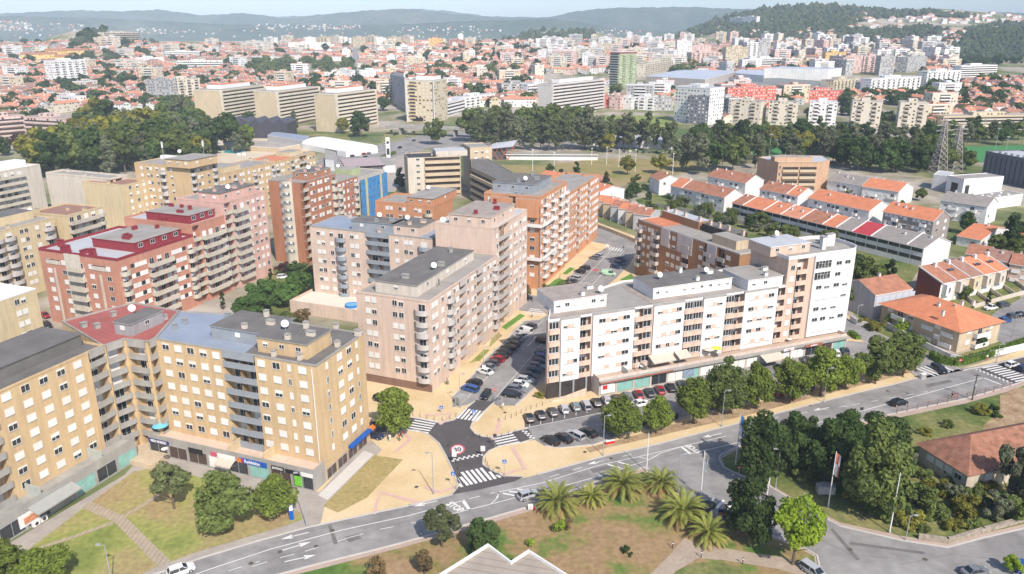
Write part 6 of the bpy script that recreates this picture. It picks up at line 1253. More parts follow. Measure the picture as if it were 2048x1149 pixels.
def car(kind,col,px,py,vec,label,group=None,cat='car',h=0,base=None):
    p=P(px,py,h+.4) if base is None else base; q=P(px+vec[0]*.5,py+vec[1]*.5,h+.4); rz=atan2(q[1]-p[1],q[0]-p[0]) if base is None else vec
    o=thing('car' if kind!='van' else 'van',label,cat,(p[0],p[1],h+.07),rz,group); bo,wi=cached(('car',kind,col),lambda:car_body(kind,col)); k=SH_[kind][0]/4.1; hw=SH_[kind][1]
    obj('body',bo,o); obj('windows',wi,o); wm=cached('wheel',wheel_m)
    for x in (-1.25*k,1.28*k):
        for s in (-1,1): obj('wheel',wm,o,(x,s*(hw*.88),.32))
    for s in (-1,1):
        obj('headlight',cached('hl',lambda:(lambda b:(b.box(-.05,.06,-.16,.16,-.07,.07,HL_),b.mesh('headlight'))[1])(MB())),o,(1.96*k,s*hw*.6,.62)); obj('tail_light',cached('tl',lambda:(lambda b:(b.box(-.05,.05,-.14,.14,-.12,.12,TL2),b.mesh('tail_light'))[1])(MB())),o,(-1.98*k,s*hw*.62,.74))
    return o
ORD=['first','second','third','fourth','fifth','sixth','seventh','eighth','ninth','tenth','eleventh','twelfth','thirteenth','fourteenth','fifteenth','sixteenth','seventeenth','eighteenth']
def row(lst,vec,where,group):
    for i,(x,y,c,k) in enumerate(lst): car(k,c,x,y,vec,'%s %s, %s %s'%(c,k,ORD[i],where),group)
hb_,sa,es='hatchback','saloon','estate car'
row([(1058,838,'black',hb_),(1081,832,'black',hb_),(1105,826,'dark grey',hb_),(1128,820,'silver',hb_),(1151,815,'grey green',hb_),(1172,812,'silver',es),(1193,807,'black',hb_),(1213,802,'silver',hb_),(1233,799,'brown',hb_),(1254,795,'grey',es),(1277,791,'red',sa),(1299,787,'dark grey',sa),(1320,782,'red',sa),(1342,777,'black',sa),(1364,771,'dark grey',sa),(1425,758,'silver',hb_),(1560,738,'black',sa),(1612,722,'dark grey',hb_)],(-9,-18),'from the plaza in the bays before the shops','cars parked nose in before the shops')
row([(1655,714,'silver',hb_),(1672,708,'white',hb_),(1690,704,'dark grey',sa)],(-9,-16),'of three cars seen between the last car park trees','cars at the far end of the car park')
row([(1101,883,'black',sa),(1127,878,'black',sa),(1150,872,'silver',es),(1176,867,'black',sa),(1222,858,'dark grey',hb_),(1286,846,'dark blue',sa),(1338,832,'dark blue',hb_),(1425,812,'black',hb_),(1478,797,'silver',hb_),(1551,787,'red',hb_),(1612,772,'dark blue',hb_),(1668,762,'black',hb_)],(-26,-13),'from the plaza in the lower car park row along the trees','cars parked along the tree strip')
car(sa,'white',1281,809,(26,-5),'white saloon driving along the car park lane','moving' and None)
row([(940,779,'blue',es),(949,767,'black',hb_),(970,745,'white',sa),(978,736,'grey',sa),(985,728,'dark grey',hb_),(995,720,'red',hb_),(1002,713,'black',sa),(1009,705,'black',sa),(1018,697,'black',es),(1027,690,'black',hb_),(1032,681,'grey',sa),(1039,674,'silver',sa)],(-30,-9),'up the left side of the street below the pink block','cars along the left of the parking street')
car('van','white',1049,664,(-30,-9),'white panel van parked below the pink block','vans' and None,'van'); car(hb_,'dark grey',1061,654,(-30,-9),'dark grey hatchback parked just beyond the white van')
row([(1025,791,'black',es),(1034,780,'grey',es),(1041,771,'white',hb_),(1052,762,'silver',hb_),(1059,753,'dark grey',hb_),(1069,742,'dark blue',hb_),(1075,734,'grey',hb_),(1081,725,'black',hb_),(1085,716,'blue',hb_),(1085,708,'dark grey',hb_),(1088,684,'black',es)],(30,4),'up the shaded right side beside the white block','cars along the right of the parking street')
car(hb_,'black',972,792,(-14,20),'black hatchback coming down the street to the junction')
row([(1138,571,'brown',sa),(1142,564,'dark grey',sa),(1148,557,'silver',es),(1160,544,'black',hb_),(1170,537,'black',hb_),(1189,517,'grey',hb_),(1196,513,'silver',hb_)],(-22,-5),'on the left of the street before the orange block','cars before the orange block')
row([(1232,535,'dark blue',hb_),(1239,528,'dark blue',hb_),(1243,520,'dark grey',sa)],(22,5),'of three cars in the shade of the brown brick block','cars in the shade of the brown block')
car('van','pale green',1218,549,(24,2),'pale green and white van parked before the brown brick block',None,'van'); car(sa,'black',1052,597,(24,2),'black saloon waiting behind the small street tree')
car(sa,'black',1797,807,(34,-6),'black saloon driving along the avenue past the dashed line'); car(es,'black',1879,740,(26,15),'long black estate car turning out over the zebra crossing'); car(hb_,'white',2024,731,(26,-8),'white hatchback stopping before the zebra crossing at the right edge'); car(es,'dark blue',2049,738,(20,-6),'dark blue estate car cut by the right edge at the crossing')
car(hb_,'silver',1056,992,(34,-11),'silver hatchback parked beside the large palm'); car(hb_,'white',362,1143,(34,-12),'white hatchback at the bottom edge on the avenue'); car(hb_,'black',1414,1016,(20,-16),'black car half hidden behind the palms')
car(es,'silver',1628,1146,(26,18),'silver estate car at the bottom edge by the fork'); car(sa,'grey',1950,1146,(34,-5),'grey saloon at the bottom right edge'); car(hb_,'blue',2046,1135,(30,-10),'blue hatchback cut by the bottom right corner')
row([(1981,617,'white','pickup'),(2007,611,'dark grey',es),(2025,634,'dark grey',hb_),(2010,642,'blue',hb_),(2043,631,'black',hb_)],(24,-4),'in the residents car park above the pair house','cars in the residents car park')
car(hb_,'black',762,800,(26,10),'black hatchback peeking over the round tree at the corner'); car(sa,'dark blue',748,872,(26,6),'dark blue saloon in the shade under the round tree'); car(sa,'red',90,632,(20,12),'red saloon between the ochre and terracotta blocks'); car(hb_,'black',95,652,(20,12),'black hatchback behind the white roofed ochre building'); car(hb_,'white',566,555,(28,-2),'white hatchback beyond the courtyard pines'); car(hb_,'silver',600,558,(28,-2),'silver hatchback at the foot of the brown tower')
for i,(x,y,c,k) in enumerate(((705,313,'dark blue',hb_),(728,309,'red',hb_),(738,308,'grey',hb_),(731,315,'black',hb_),(772,290,'white','van'),(800,296,'black',sa),(815,275,'silver',hb_),(828,282,'dark grey',hb_),(790,270,'black',hb_))): car(k,c,x,y,(16,-5),'%s %s, %s from the left on the far main road'%(c,k,ORD[i]),'cars on the main road',cat='car')
row([(1222+i*13,303+i*.3,('black','silver','dark grey','white','black','dark blue','grey','black','silver','black')[i],hb_) for i in range(10)],(3,-6),'in the far row of cars under the poplars','cars parked under the poplars')
row([(783+i*9,263+.4*i,('black','silver','black','dark grey','white','black')[i],hb_) for i in range(6)],(6,-4),'in the far row under the flyover','cars under the flyover')
# ================================================================ street furniture
def lamp(bx,by,ty,label,side=1,arm=.9,ang=None):
    h=th(bx,by,ty); t=thing('street_lamp',label,'street lamp',(*P(bx,by),.1),ang if ang is not None else pi*(side<0),'street lamps'); b=MB(); b.tube((0,0,0),(0,0,h),.09,.055,METAL,8); b.box(-.2,.2,-.2,.2,0,.1,GREYC); b.build('pole',t); b=MB(); b.tube((0,0,h-.05),(arm,0,h+.1),.035,.035,METAL,5); b.build('arm',t); b=MB(); b.box(-.34,.34,-.16,.16,-.07,.09,METAL); b.face([(-.3,-.13,-.075),(-.3,.13,-.075),(.3,.13,-.075),(.3,-.13,-.075)],WHITE); b.build('lamp_head',t,(arm,0,h+.1)); return t
for a in ((867,988,908,'street lamp on the plaza left of the junction',-1),(613,1054,948,'street lamp in front of the green poster shop',-1),(224,1168,1092,'street lamp on the lawn at the bottom left',-1),(920,816,750,'street lamp beside the grey container below the pink block',1),(967,730,696,'street lamp halfway along the pink block',1),(852,778,760,'thin street lamp by the plinth of the pink block',1),(1206,911,833,'street lamp at the start of the car park trees',1),(1443,853,783,'street lamp beside the tallest car park tree',1),(1647,806,738,'street lamp near the bus shelter',1),(1869,722,672,'street lamp at the side street corner',-1),(1992,726,690,'street lamp by the white garden wall',1),(1355,985,910,'street lamp among the palms',1),(1551,977,900,'street lamp beside the white flagpole on the east lawn',-1),(1811,1081,1033,'short street lamp at the curve beside the tall flagpole',1),(2024,675,630,'street lamp in the residents car park',1),(1786,905,858,'lamp rising from the trees by the bank',1),(1181,540,522,'street lamp before the orange block',1),(1139,572,548,'street lamp by the parked saloons of the far street',1),(1712,648,612,'street lamp by the grey clad house',1)): lamp(*a)
def cloth(w,h,m1,m2,n=6):
    b=MB()
    for i in range(n):
        for j in range(4):
            def q(i,j): x=w*i/n; return (x,.18*sin(i*1.3+j*.6),-h*j/4-.12*i)
            f=[q(i,j),q(i,j+1),q(i+1,j+1),q(i+1,j)]; m=m1 if (j<2)==(i<n/2) else m2; b.face(f,m); b.face([(x,y+.02,z) for x,y,z in f[::-1]],m)
    return b.mesh('flag')
FB_=mat('flag_blue',L(90,140,200),.8,.05,1); FR_=mat('flag_red',L(206,120,100),.8,.05,1); FW_=mat('flag_white',L(240,240,244),.8,.05,1)
for bx,by,ty,fl,lb in ((1293,944,867,None,'bare white flagpole behind the palms'),(1401,996,903,'r','flagpole with a dull red furled flag among the palms'),(1471,930,829,'b','flagpole with a blue and white flag at the side road corner'),(1538,970,861,None,'bare white flagpole on the east lawn'),(1601,1050,988,'b','flagpole with a furled blue flag near the lime green tree'),(1656,1015,904,'r','flagpole with a red and white flag before the huge tree'),(1779,1066,947,None,'tall bare white flagpole at the road curve'),(1533,1001,965,None,'short white flagpole stub behind the dark tree')):
    h=th(bx,by,ty); t=thing('flagpole',lb,'flagpole',(*P(bx,by),.08)); b=MB(); b.tube((0,0,0),(0,0,h),.11,.06,WHITE,8); b.build('pole',t); b=MB(); b.tube((0,0,0),(0,0,.3),.25,.2,GREYC,8); b.build('base',t)
    if fl: obj('flag',cloth(.8,h*.38,FB_ if fl=='b' else FR_ if bx>1600 else GREYC,FW_,3),t,(.07,0,h*.97),-.6)
h=th(1944,801,748); t=thing('utility_pole','dark wooden utility pole beside the avenue fence','utility pole',(*P(1944,801),0)); b=MB(); b.tube((0,0,0),(0,0,h),.16,.1,mat('dark_wood',L(92,78,70),.9,.15,2),7); b.build('pole',t); b=MB(); b.box(-.7,.7,-.06,.06,-.08,.08,MATS['dark_wood']); b.build('cross_arm',t,(0,0,h-.4)); b=MB(); b.box(-.25,.25,-.2,.2,-.5,.1,METAL); b.build('junction_box',t,(0,-.2,h-2.4))
for x,y,z in ((345,0,0),): pass
b=MB(); b.tube((0,0,0),(0,0,12),.14,.09,METAL,6)
for i,(bx,by,ty) in enumerate(((1065,352,300),(1108,350,306),(1237,343,300),(1258,342,302),(1270,345,300),(1345,350,308),(1213,330,296),(1183,330,298))):
    t=thing('park_mast','tall thin white lamp mast standing in the park meadow','lamp mast',(*P(bx,by),0),0,'park lamp masts'); h=th(bx,by,ty); b=MB(); b.tube((0,0,0),(0,0,h),.16,.1,WHITE,6); b.build('pole',t); b=MB(); b.box(-.5,.5,-.2,.2,0,.3,WHITE); b.build('lamp_head',t,(0,0,h))
for i,(bx,by,ty) in enumerate(((1537,322,270),(1683,316,272),(1600,300,262),(1967,262,240),(1990,300,258),(2008,320,275))):
    t=thing('floodlight_mast','thin grey floodlight mast beside the sports pitches','floodlight mast',(*P(bx,by),0),0,'floodlight masts'); h=th(bx,by,ty); b=MB(); b.tube((0,0,0),(0,0,h),.18,.1,METAL,6); b.build('pole',t); b=MB(); b.box(-1,1,-.15,.15,0,.5,METAL); b.build('lamp_head',t,(0,0,h))
SB=mat('sign_blue',L(30,110,200),.4,.02,1); 
def sign(bx,by,ty,kind,label):
    h=th(bx,by,ty); t=thing('road_sign',label,'road sign',(*P(bx,by),.05),0,None); b=MB(); b.tube((0,0,0),(0,0,h),.035,.035,METAL,6); b.build('post',t); b=MB()
    if kind=='p': b.box(-.38,.38,-.06,-.04,-.38,.38,SB); b.face([(-.26,-.065,-.24),(.26,-.065,-.24),(0,-.065,.26)],WHITE); b.face([(-.09,-.07,-.2),(.09,-.07,-.2),(.03,-.07,.1),(-.03,-.07,.1)],BLK)
    elif kind=='w': b.box(-.42,.42,-.06,-.04,-.55,.55,WHITE); b.box(-.3,.3,-.07,-.062,-.4,-.1,mat('sign_grey',L(206,206,210),.5,0))
    elif kind=='s':
        for r,m,y in ((.4,REDM,-.05),(.3,WHITE if 0 else REDM,-.06)): b.face([(r*cos(2*pi*i/8+.39),y,r*sin(2*pi*i/8+.39)) for i in range(8)],m)
        b.box(-.3,.3,-.075,-.065,-.05,.05,WHITE)
    else: b.box(-.35,.35,-.06,-.04,-.35,.35,ANTH)
    b.build('sign_plate',t,(0,0,h-.4))
for a in ((1009,953,920,'p','blue pedestrian crossing sign right of the lower zebra'),(907,976,944,'p','blue pedestrian crossing sign left of the lower zebra'),(909,930,905,'w','white zone sign on the left of the junction mouth'),(966,917,894,'w','white zone sign on the right of the junction mouth'),(883,828,812,'p','blue crossing sign beside the upper zebra on the pink block side'),(948,836,820,'p','blue crossing sign standing at the upper zebra'),(990,898,868,'g','dark sign post at the right hand zebra'),(990,795,777,'s','red and white sign beside the lane below the white block'),(1061,1022,1010,'w','small white sign beside the parked silver car'),(1477,955,932,'s','red stop sign on the side road corner'),(1918,737,718,'s','red sign in front of the curved white wall'),(1720,840,815,'g','blue sign post by the lower side of the avenue'),(1827,764,738,'g','large grey backed direction sign at the car park end'),(1214,502,490,'w','white sign at the far zebra'),(1865,736,728,'s','red and white marker behind the long black car'),(968,744,732,'w','white parking sign by the left bays')): sign(*a)
def post_m():
    b=MB(); b.tube((0,0,0),(0,0,.95),.05,.05,ANTH,6); b.tube((0,0,.95),(0,0,1.02),.07,.02,ANTH,6); return b.mesh('bollard')
bm_=post_m()
def bollards(px,n,label,group):
    pts=[Vector(P(*p)) for p in px]; Ls=[(c-a).length for a,c in zip(pts,pts[1:])]; tot=sum(Ls)
    for i in range(n):
        d=tot*i/(n-1); k=0
        while k<len(Ls)-1 and d>Ls[k]: d-=Ls[k]; k+=1
        p=pts[k].lerp(pts[k+1],min(1,d/Ls[k])); o=obj('bollard',bm_,None,(p.x,p.y,.02)); tag(o,label,'bollard',group)
bollards([(998,843),(1020,838),(1037,830),(1060,819),(1085,812)],9,'thin dark bollard on the plaza above the first parked cars','bollards on the plaza by the car park')
bollards([(947,873),(962,878),(985,880),(1010,874),(1030,868)],7,'thin dark bollard along the kerb above the right hand zebra','bollards above the right hand zebra')
bollards([(897,895),(905,910),(912,930),(920,950),(916,965),(912,980)],8,'thin dark bollard along the left kerb of the junction mouth','bollards left of the junction mouth')
bollards([(971,925),(978,940),(990,950),(1008,958)],6,'thin dark bollard along the right kerb of the junction mouth','bollards right of the junction mouth')
bollards([(826,832),(850,838),(872,843),(895,842),(912,834)],7,'thin dark bollard on the plaza edge below the pink block','bollards below the pink block')
bollards([(1030,590),(1060,605),(1095,612),(1125,600)],8,'thin bollard around the far zebra crossing','bollards at the far zebra')
# people: one skinned body each, dressed by colour
def person_mesh(pose,shirt,legs,skin=(.45,.27,.18)):
    J={'walk':[((0,0,.92),.15),((0,0,1.12),.15),((0,.0,1.38),.17),((0,0,1.5),.07),((0,.02,1.66),.105),((0,.02,1.75),.07),((-.09,.02,.86),.095),((-.1,.16,.48),.065),((-.1,.02,.1),.045),((-.1,.16,.04),.04),((.09,-.02,.86),.095),((.1,-.08,.48),.065),((.1,-.32,.14),.045),((.1,-.2,.05),.04),((-.19,0,1.4),.065),((-.25,-.1,1.15),.045),((-.24,.05,.92),.035),((-.24,.09,.84),.04),((.19,0,1.4),.065),((.25,.1,1.15),.045),((.24,.26,.97),.035),((.24,.32,.91),.04)],
       'stand':[((0,0,.92),.15),((0,0,1.12),.15),((0,0,1.38),.17),((0,0,1.5),.07),((0,.02,1.66),.105),((0,.02,1.75),.07),((-.1,0,.86),.095),((-.12,.02,.48),.065),((-.12,0,.08),.045),((-.12,.14,.04),.04),((.1,0,.86),.095),((.12,.02,.48),.065),((.12,0,.08),.045),((.13,.14,.04),.04),((-.19,0,1.4),.065),((-.27,0,1.14),.045),((-.22,.14,.95),.035),((-.2,.2,.9),.04),((.19,0,1.4),.065),((.27,0,1.14),.045),((.26,.05,.9),.035),((.26,.06,.82),.04)]}[pose]
    E=[(0,1),(1,2),(2,3),(3,4),(4,5),(0,6),(6,7),(7,8),(8,9),(0,10),(10,11),(11,12),(12,13),(2,14),(14,15),(15,16),(16,17),(2,18),(18,19),(19,20),(20,21)]
    me=bpy.data.meshes.new('p'); me.from_pydata([j[0] for j in J],E,[]); o=bpy.data.objects.new('p',me); COL.link(o); md=o.modifiers.new('s','SKIN'); 
    for v,(p,r) in zip(me.skin_vertices[0].data,J): v.radius=(r,r)
    me.skin_vertices[0].data[0].use_root=True; o.modifiers.new('u','SUBSURF').levels=1
    m2=bpy.data.meshes.new_from_object(o.evaluated_get(bpy.context.evaluated_depsgraph_get())); bpy.data.objects.remove(o); m2.name='person'; m2.materials.clear()
    for m in (mat('skin',skin,.6,0),shirt,legs,BLACK): m2.materials.append(m)
    for p in m2.polygons:
        z=p.center.z; x=abs(p.center.x); p.material_index=3 if z<.09 else (2 if z<.95 and x<.2 else (1 if z<1.47 and not(z<1.2 and x>.2) else 0))
        p.use_smooth=True
    return m2
def hair_mesh(m):
    b=MB(); rs=[(0,.115),(.05,.11),(.1,.075),(.125,.02)]; n=8
    R_=[[(r*cos(2*pi*i/n),r*sin(2*pi*i/n)-.015,z) for i in range(n)] for z,r in rs]
    for a,c in zip(R_,R_[1:]):
        for i in range(n): j=(i+1)%n; b.face([a[i],a[j],c[j],c[i]],m)
    b.face(R_[-1],m); return b.mesh('hair')
clo={n:mat('cloth_'+n,L(*c),.85,.08,3) for n,c in {'white':(236,236,232),'red':(206,50,40),'dark':(50,50,58),'pink':(236,120,130),'blue':(60,90,150),'grey':(150,150,150),'sand':(200,180,150)}.items()}; HAIRM=[hair_mesh(mat('hair_dark',(.03,.022,.018),.7,.1,5)),hair_mesh(mat('hair_grey',(.35,.33,.3),.7,.1,5))]
for i,(x,y,s,l,pose,lb,z) in enumerate(((780,884,'white','white','stand','person in white standing by the round tree on the plaza',0),(799,883,'red','dark','walk','person in a red top and dark trousers near the round tree',0),(806,876,'red','sand','stand','second person in red beside the round tree',0),(1006,820,'white','sand','walk','person in a pale shirt crossing the plaza below the parking street',0),(1903,799,'dark','sand','walk','person in dark clothes walking by the avenue fence',0),(1909,797,'pink','pink','walk','person dressed in pink walking by the avenue fence',0),(1973,722,'white','red','walk','person in a white top and red shorts by the white wall',0),(897,769,'white','grey','stand','person in white at the foot of the pink block',0),(894,770,'grey','dark','stand','person in grey at the foot of the pink block',0),(1064,636,'white','dark','walk','person in white near the far crossing',0),(1120,560,'white','white','stand','person in white before the orange block hedge',0),(1214,500,'dark','dark','walk','person in dark clothes at the far zebra crossing',0),(1247,501,'dark','blue','walk','person in blue and dark at the end of the far zebra',0),(878,571,'blue','dark','stand','person in a blue shirt on the roof terrace of the pink block',21.9),(2019,1092,'white','dark','stand','','x'))):
    if z=='x': continue
    t=thing('person',lb,'person',(*P(x,y,z),z+.05),i*2.1); obj('body',cached(('per',pose,s,l),lambda:person_mesh(pose,clo[s],clo[l])),t); obj('hair',HAIRM[i%2],t,(0,.01,1.7))
# walls and fences
def wallx(name,px,w,h,m,label,cat='wall',cap=None,z=0):
    pts=[Vector(P(*p)) for p in px]; b=MB()
    for a,c in zip(pts,pts[1:]):
        d=(c-a).normalized(); n=Vector((-d.y,d.x))*w/2; b.prism([tuple(a-n-d*w*.3),tuple(c-n+d*w*.3),tuple(c+n+d*w*.3),tuple(a+n-d*w*.3)],z,h,m,top=cap)
    return tag(b.build(name),label,cat)
wallx('garden_wall',[(1770,655),(1810,676),(1847,695),(1878,711),(1900,721),(1918,725),(1936,725),(1989,713),(2048,699),(2120,680)],.25,1.7,wht,'curved white garden wall around the pair house')
wallx('garden_wall',[(1948,617),(2000,602),(2048,589),(2100,574)],.25,1.3,crm,'cream boundary wall below the modern terrace gardens'); wallx('garden_wall',[(1700,642),(1712,650),(1738,657)],.25,1.6,wht,'white wall beside the grey clad house')
for i in range(5):
    x=1950+i*26; y=612-i*7; wallx('garden_wall',[(x,y),(x-30,y-22)],.2,1.1,crm,'low cream dividing wall, %s from the left in the modern terrace gardens'%ORD[i])
wallx('stone_wall',[(1838,1079),(1894,1087),(1966,1066),(2048,1043),(2120,1020)],.5,1.0,mat('rubble_stone',L(170,158,142),.95,.3,1.5,var2=.3),'old rubble stone wall along the side road at the bottom right')
wallx('garden_wall',[(1630,520),(1700,545),(1730,560)],.2,1.8,crm,'cream wall behind the rounded white building'); wallx('garden_wall',[(1310,412),(1420,435),(1560,465)],.2,1.6,GREYC,'grey garden wall between the house rows')
def fence(px,n,h,m,rails,label,panel=None):
    pts=[Vector(P(*p)) for p in px]; o=thing('fence',label,'fence',(pts[0].x,pts[0].y,0)); L_=[(c-a).length for a,c in zip(pts,pts[1:])]; tot=sum(L_); P0=[]
    for i in range(n):
        d=tot*i/(n-1); k=0
        while k<len(L_)-1 and d>L_[k]: d-=L_[k]; k+=1
        P0.append(pts[k].lerp(pts[k+1],min(1,d/L_[k])))
    pm=(lambda b:(b.box(-.05,.05,-.05,.05,0,h,m),b.mesh('post'))[1])(MB())
    for p in P0: obj('post',pm,o,(p.x-pts[0].x,p.y-pts[0].y,0))
    for z in rails:
        b=MB()
        for a,c in zip(P0,P0[1:]): a_=a-pts[0]; c_=c-pts[0]; b.tube((a_.x,a_.y,z),(c_.x,c_.y,z),.03,.03,m,4,False)
        b.build('rail',o)
    if panel:
        for a,c in zip(P0,P0[1:]): a_=a-pts[0]; c_=c-pts[0]; b=MB(); b.prism([(a_.x,a_.y),(c_.x,c_.y),(c_.x,c_.y+.06),(a_.x,a_.y+.06)],.1,h*.9,panel); b.build('panel',o)
RUST=mat('rusty_fence',L(150,104,88),.9,.1,2)
fence([(1793,828),(1860,814),(1928,799),(1985,785),(2020,775)],13,1.5,RUST,(.7,1.4),'rusty post and wire fence along the lower side of the avenue')
fence([(1179,450),(1215,463),(1271,486)],12,1.6,crm,(1.5,),'beige panelled fence along the lane of the joined houses',bei)
fence([(985,806),(1000,800)],3,1,ANTH,(.5,.9),'short dark railing at the mouth of the parking street')
fence([(1268,794-16),(1240,800-14)],3,1,METAL,(.5,.95),'short metal stair railing beside the ramp wall') if 0 else None
# bus shelter, container, cabinet, barrier, totem, boards
t=thing('bus_shelter','glass bus shelter with a brown poster end under the trees','bus shelter',(*P(1598,800),.05),radians(20)); b=MB(); b.box(-2.2,2.2,-.8,.8,2.4,2.5,METAL); b.build('roof',t); b=MB(); b.box(-2.1,2.1,.7,.74,.2,2.3,GLASS); b.build('back_panel',t); b=MB(); b.box(-2.2,-2.1,-.7,.7,.2,2.3,wall_m('poster_brown',150,80,60)); b.build('poster_panel',t); b=MB(); b.box(-1.5,1.5,.2,.6,.45,.5,METAL); b.build('seat',t)
for x in (-2,2): b=MB(); b.tube((0,0,0),(0,0,2.4),.05,.05,METAL,6); b.build('post',t,(x,.6,0))
t=thing('container','pale grey recycling container on light paving below the pink block','container',(*P(921,806),.05),radians(60)); b=MB(); b.box(-1.1,1.1,-.8,.8,.1,1.5,GREYC); b.build('body',t); b=MB(); b.box(-1.15,1.15,-.85,.85,1.5,1.62,METAL); b.build('lid',t)
t=thing('cabinet','white electricity cabinet at the end of the car park','cabinet',(*P(1845,758),.05),radians(20)); b=MB(); b.box(-.7,.7,-.35,.35,0,1.3,WHITE); b.build('body',t); b=MB(); b.box(-.65,.65,-.38,-.35,.1,1.2,GREYC); b.build('door',t)
t=thing('barrier','orange and white plastic road barrier by the first car park tree','barrier',(*P(1220,888),.08),radians(20)); b=MB(); b.box(-1,1,-.2,.2,0,.5,ORS if 0 else REDM); b.build('base',t); b=MB(); b.box(-.95,.95,-.1,.1,.5,.75,WHITE); b.build('top',t)
t=thing('advertising_totem','slim blue totem beside the tree before the green poster shop','totem',(*P(584,1040),.05),.3); b=MB(); b.box(-.35,.35,-.12,.12,0,3.2,BLUE); b.build('panel',t); b=MB(); b.box(-.28,.28,-.14,-.12,1.8,2.9,WHITE); b.build('poster',t)
t=thing('billboard','navy blue billboard in the shade under the palms and dark tree','billboard',(*P(1462,1050),.08),radians(-15)); b=MB(); b.box(-2.2,2.2,-.12,.12,.8,2.6,NAVY); b.build('panel',t); text(t,'museu',-.9,-.14,1.9,0,.9,ORS); b=MB(); b.box(.2,1.9,-.15,-.12,1.1,2.3,WHITE if 0 else BLUE); b.build('poster',t)
for x in (-1.9,1.9): b=MB(); b.tube((0,0,0),(0,0,.8),.08,.08,METAL,6); b.build('post',t,(x,0,0))
t=thing('boulder','pale carved boulder in the shade of the huge tree','boulder',(*P(1650,985),.05)); b=MB(); b.prism([(-1.6,-.8),(1.4,-.9),(1.8,.4),(.2,1.1),(-1.5,.7)],0,1.5,mat('pale_rock',L(196,192,186),.95,.2,1.5)); b.build('rock',t)
for i,(x,y) in enumerate(((1345,1098),(1402,1117),(1485,1130),(1560,1100))):
    t=thing('garden_light','short black garden light on the park path edge','garden light',(*P(x,y),.09),0,'garden lights on the park path'); b=MB(); b.tube((0,0,0),(0,0,.9),.07,.07,ANTH,6); b.build('post',t); b=MB(); b.tube((0,0,.9),(0,0,1.15),.12,.12,WHITE,8); b.tube((0,0,1.15),(0,0,1.2),.15,.1,ANTH,8); b.build('lamp_head',t)
t=thing('traffic_cone','orange traffic cone beside the parked silver car','traffic cone',(*P(1068,1020),.08)); b=MB(); b.tube((0,0,0),(0,0,.7),.22,.04,REDM,8); b.build('cone',t); b=MB(); b.box(-.25,.25,-.25,.25,0,.05,REDM); b.build('base',t)
# parasols and tables on the shop terrace
def parasol(px,py,z,r,m,label,tilt=0,closed=False):
    t=thing('parasol',label,'parasol',(*P(px,py,z),z)); b=MB(); b.tube((0,0,0),(0,0,2.4),.03,.03,METAL,5); b.build('pole',t); b=MB(); n=8
    if closed: b.tube((0,0,.9),(0,0,2.5),.22,.05,m,8)
    else:
        for i in range(n):
            a,c=2*pi*i/n,2*pi*(i+1)/n; p=[(r*cos(a),r*sin(a),2.0),(r*cos(c),r*sin(c),2.0),(0,0,2.5)]; b.face(p,m); b.face([(x,y,z_-.03) for x,y,z_ in p[::-1]],m)
    b.build('canopy',t)
parasol(1432,712,3.75,1.25,mat('lime_canvas',L(206,230,80),.7,.04,1),'lime green parasol on the shop terrace of the white block'); parasol(1416,714,3.75,1.4,CANV,'cream parasol beside the lime green one'); parasol(1275,742,3.75,.5,FW_,'closed white parasol on the shop terrace',closed=True)
def table(px,py,z,label):
    t=thing('table',label,'table',(*P(px,py,z),z)); b=MB(); b.tube((0,0,.7),(0,0,.76),.6,.6,WHITE,10); b.build('top',t)
    for s in (-1,1): b=MB(); b.tube((s*.3,0,0),(s*.3,0,.7),.03,.03,METAL,5); b.build('leg',t)
for x,y,lb in ((1578,684,'white terrace table with items on the long shop terrace'),(1630,665,'white table on the terrace under the rounded end'),(1652,657,'second white table near the end of the shop terrace'),(1284,738,'white round table by the closed parasol')): table(x,y,3.75,lb)
table(*[330,905],3.7,'white table on the terrace above the navy shop sign')
# ================================================================ landmarks beyond the main road
def F(name,wx=(.25,.7),per=3.2,fh=2.9,shut=.55,wy=(.35,.78)): 
    c={'white':(246,244,240),'cream':(232,220,198),'beige':(222,204,172),'pink':(230,196,184),'grey':(186,184,182),'ochre':(236,190,110),'yellow':(238,196,110),'sal':(226,128,110),'dgrey':(128,130,136),'lgreen':(176,188,150),'brown':(176,110,88),'blue':(170,184,204)}[name]
    return facade_m(name+str(per)+str(wx[0])+str(shut),L(*c),per,fh,wx,wy,shut)
def fblk(name,label,A,B,h,D,wm,rm=RGREY,cat='apartment block',top=True,group=None,rz=None,bands=None,z=None,bal=None,pts=True):
    """far block: front base points on the survey (terrain), height and depth in metres"""
    a=PTs(*A) if z is None else (*P(*A,z),z); b_=PTs(*B) if z is None else (*P(*B,z),z)
    if rz is None: rz=atan2(b_[1]-a[1],b_[0]-a[0])
    W=hypot(b_[0]-a[0],b_[1]-a[1]); z0=min(a[2],b_[2]); o=thing(name,label,cat,(a[0],a[1],z0),rz,group)
    b=MB(); b.box(0,W,0,D,-3,h,wm,skip='bt'); b.build('wall',o)
    b=MB(); b.box(-.15,W+.15,-.15,D+.15,h,h+.7,WHITE if 'white' in wm.name else wm,skip='t'); b.face([(-.15,-.15,h+.5),(W+.15,-.15,h+.5),(W+.15,D+.15,h+.5),(-.15,D+.15,h+.5)],rm); b.build('roof',o)
    if top and W>10: b=MB(); b.box(W*.3,W*.62,D*.25,D*.8,h+.5,h+3,wm,skip='b'); b.build('roof_hut',o)
    if bands:
        nf=int((h-3)/3); n=1 if bands=='full' else max(2,int(W/9))
        for k in range(nf):
            me=cached(('fb',round(W) if n==1 else 0,bands,bal.name if bal else ''),lambda:fb(W,bands,bal or BCRM))
            for i in range(n): obj('balcony',me,o,(W*(i+.5)/n if n>1 else 0,0,3+k*(h-3.5)/nf))
    return o,W
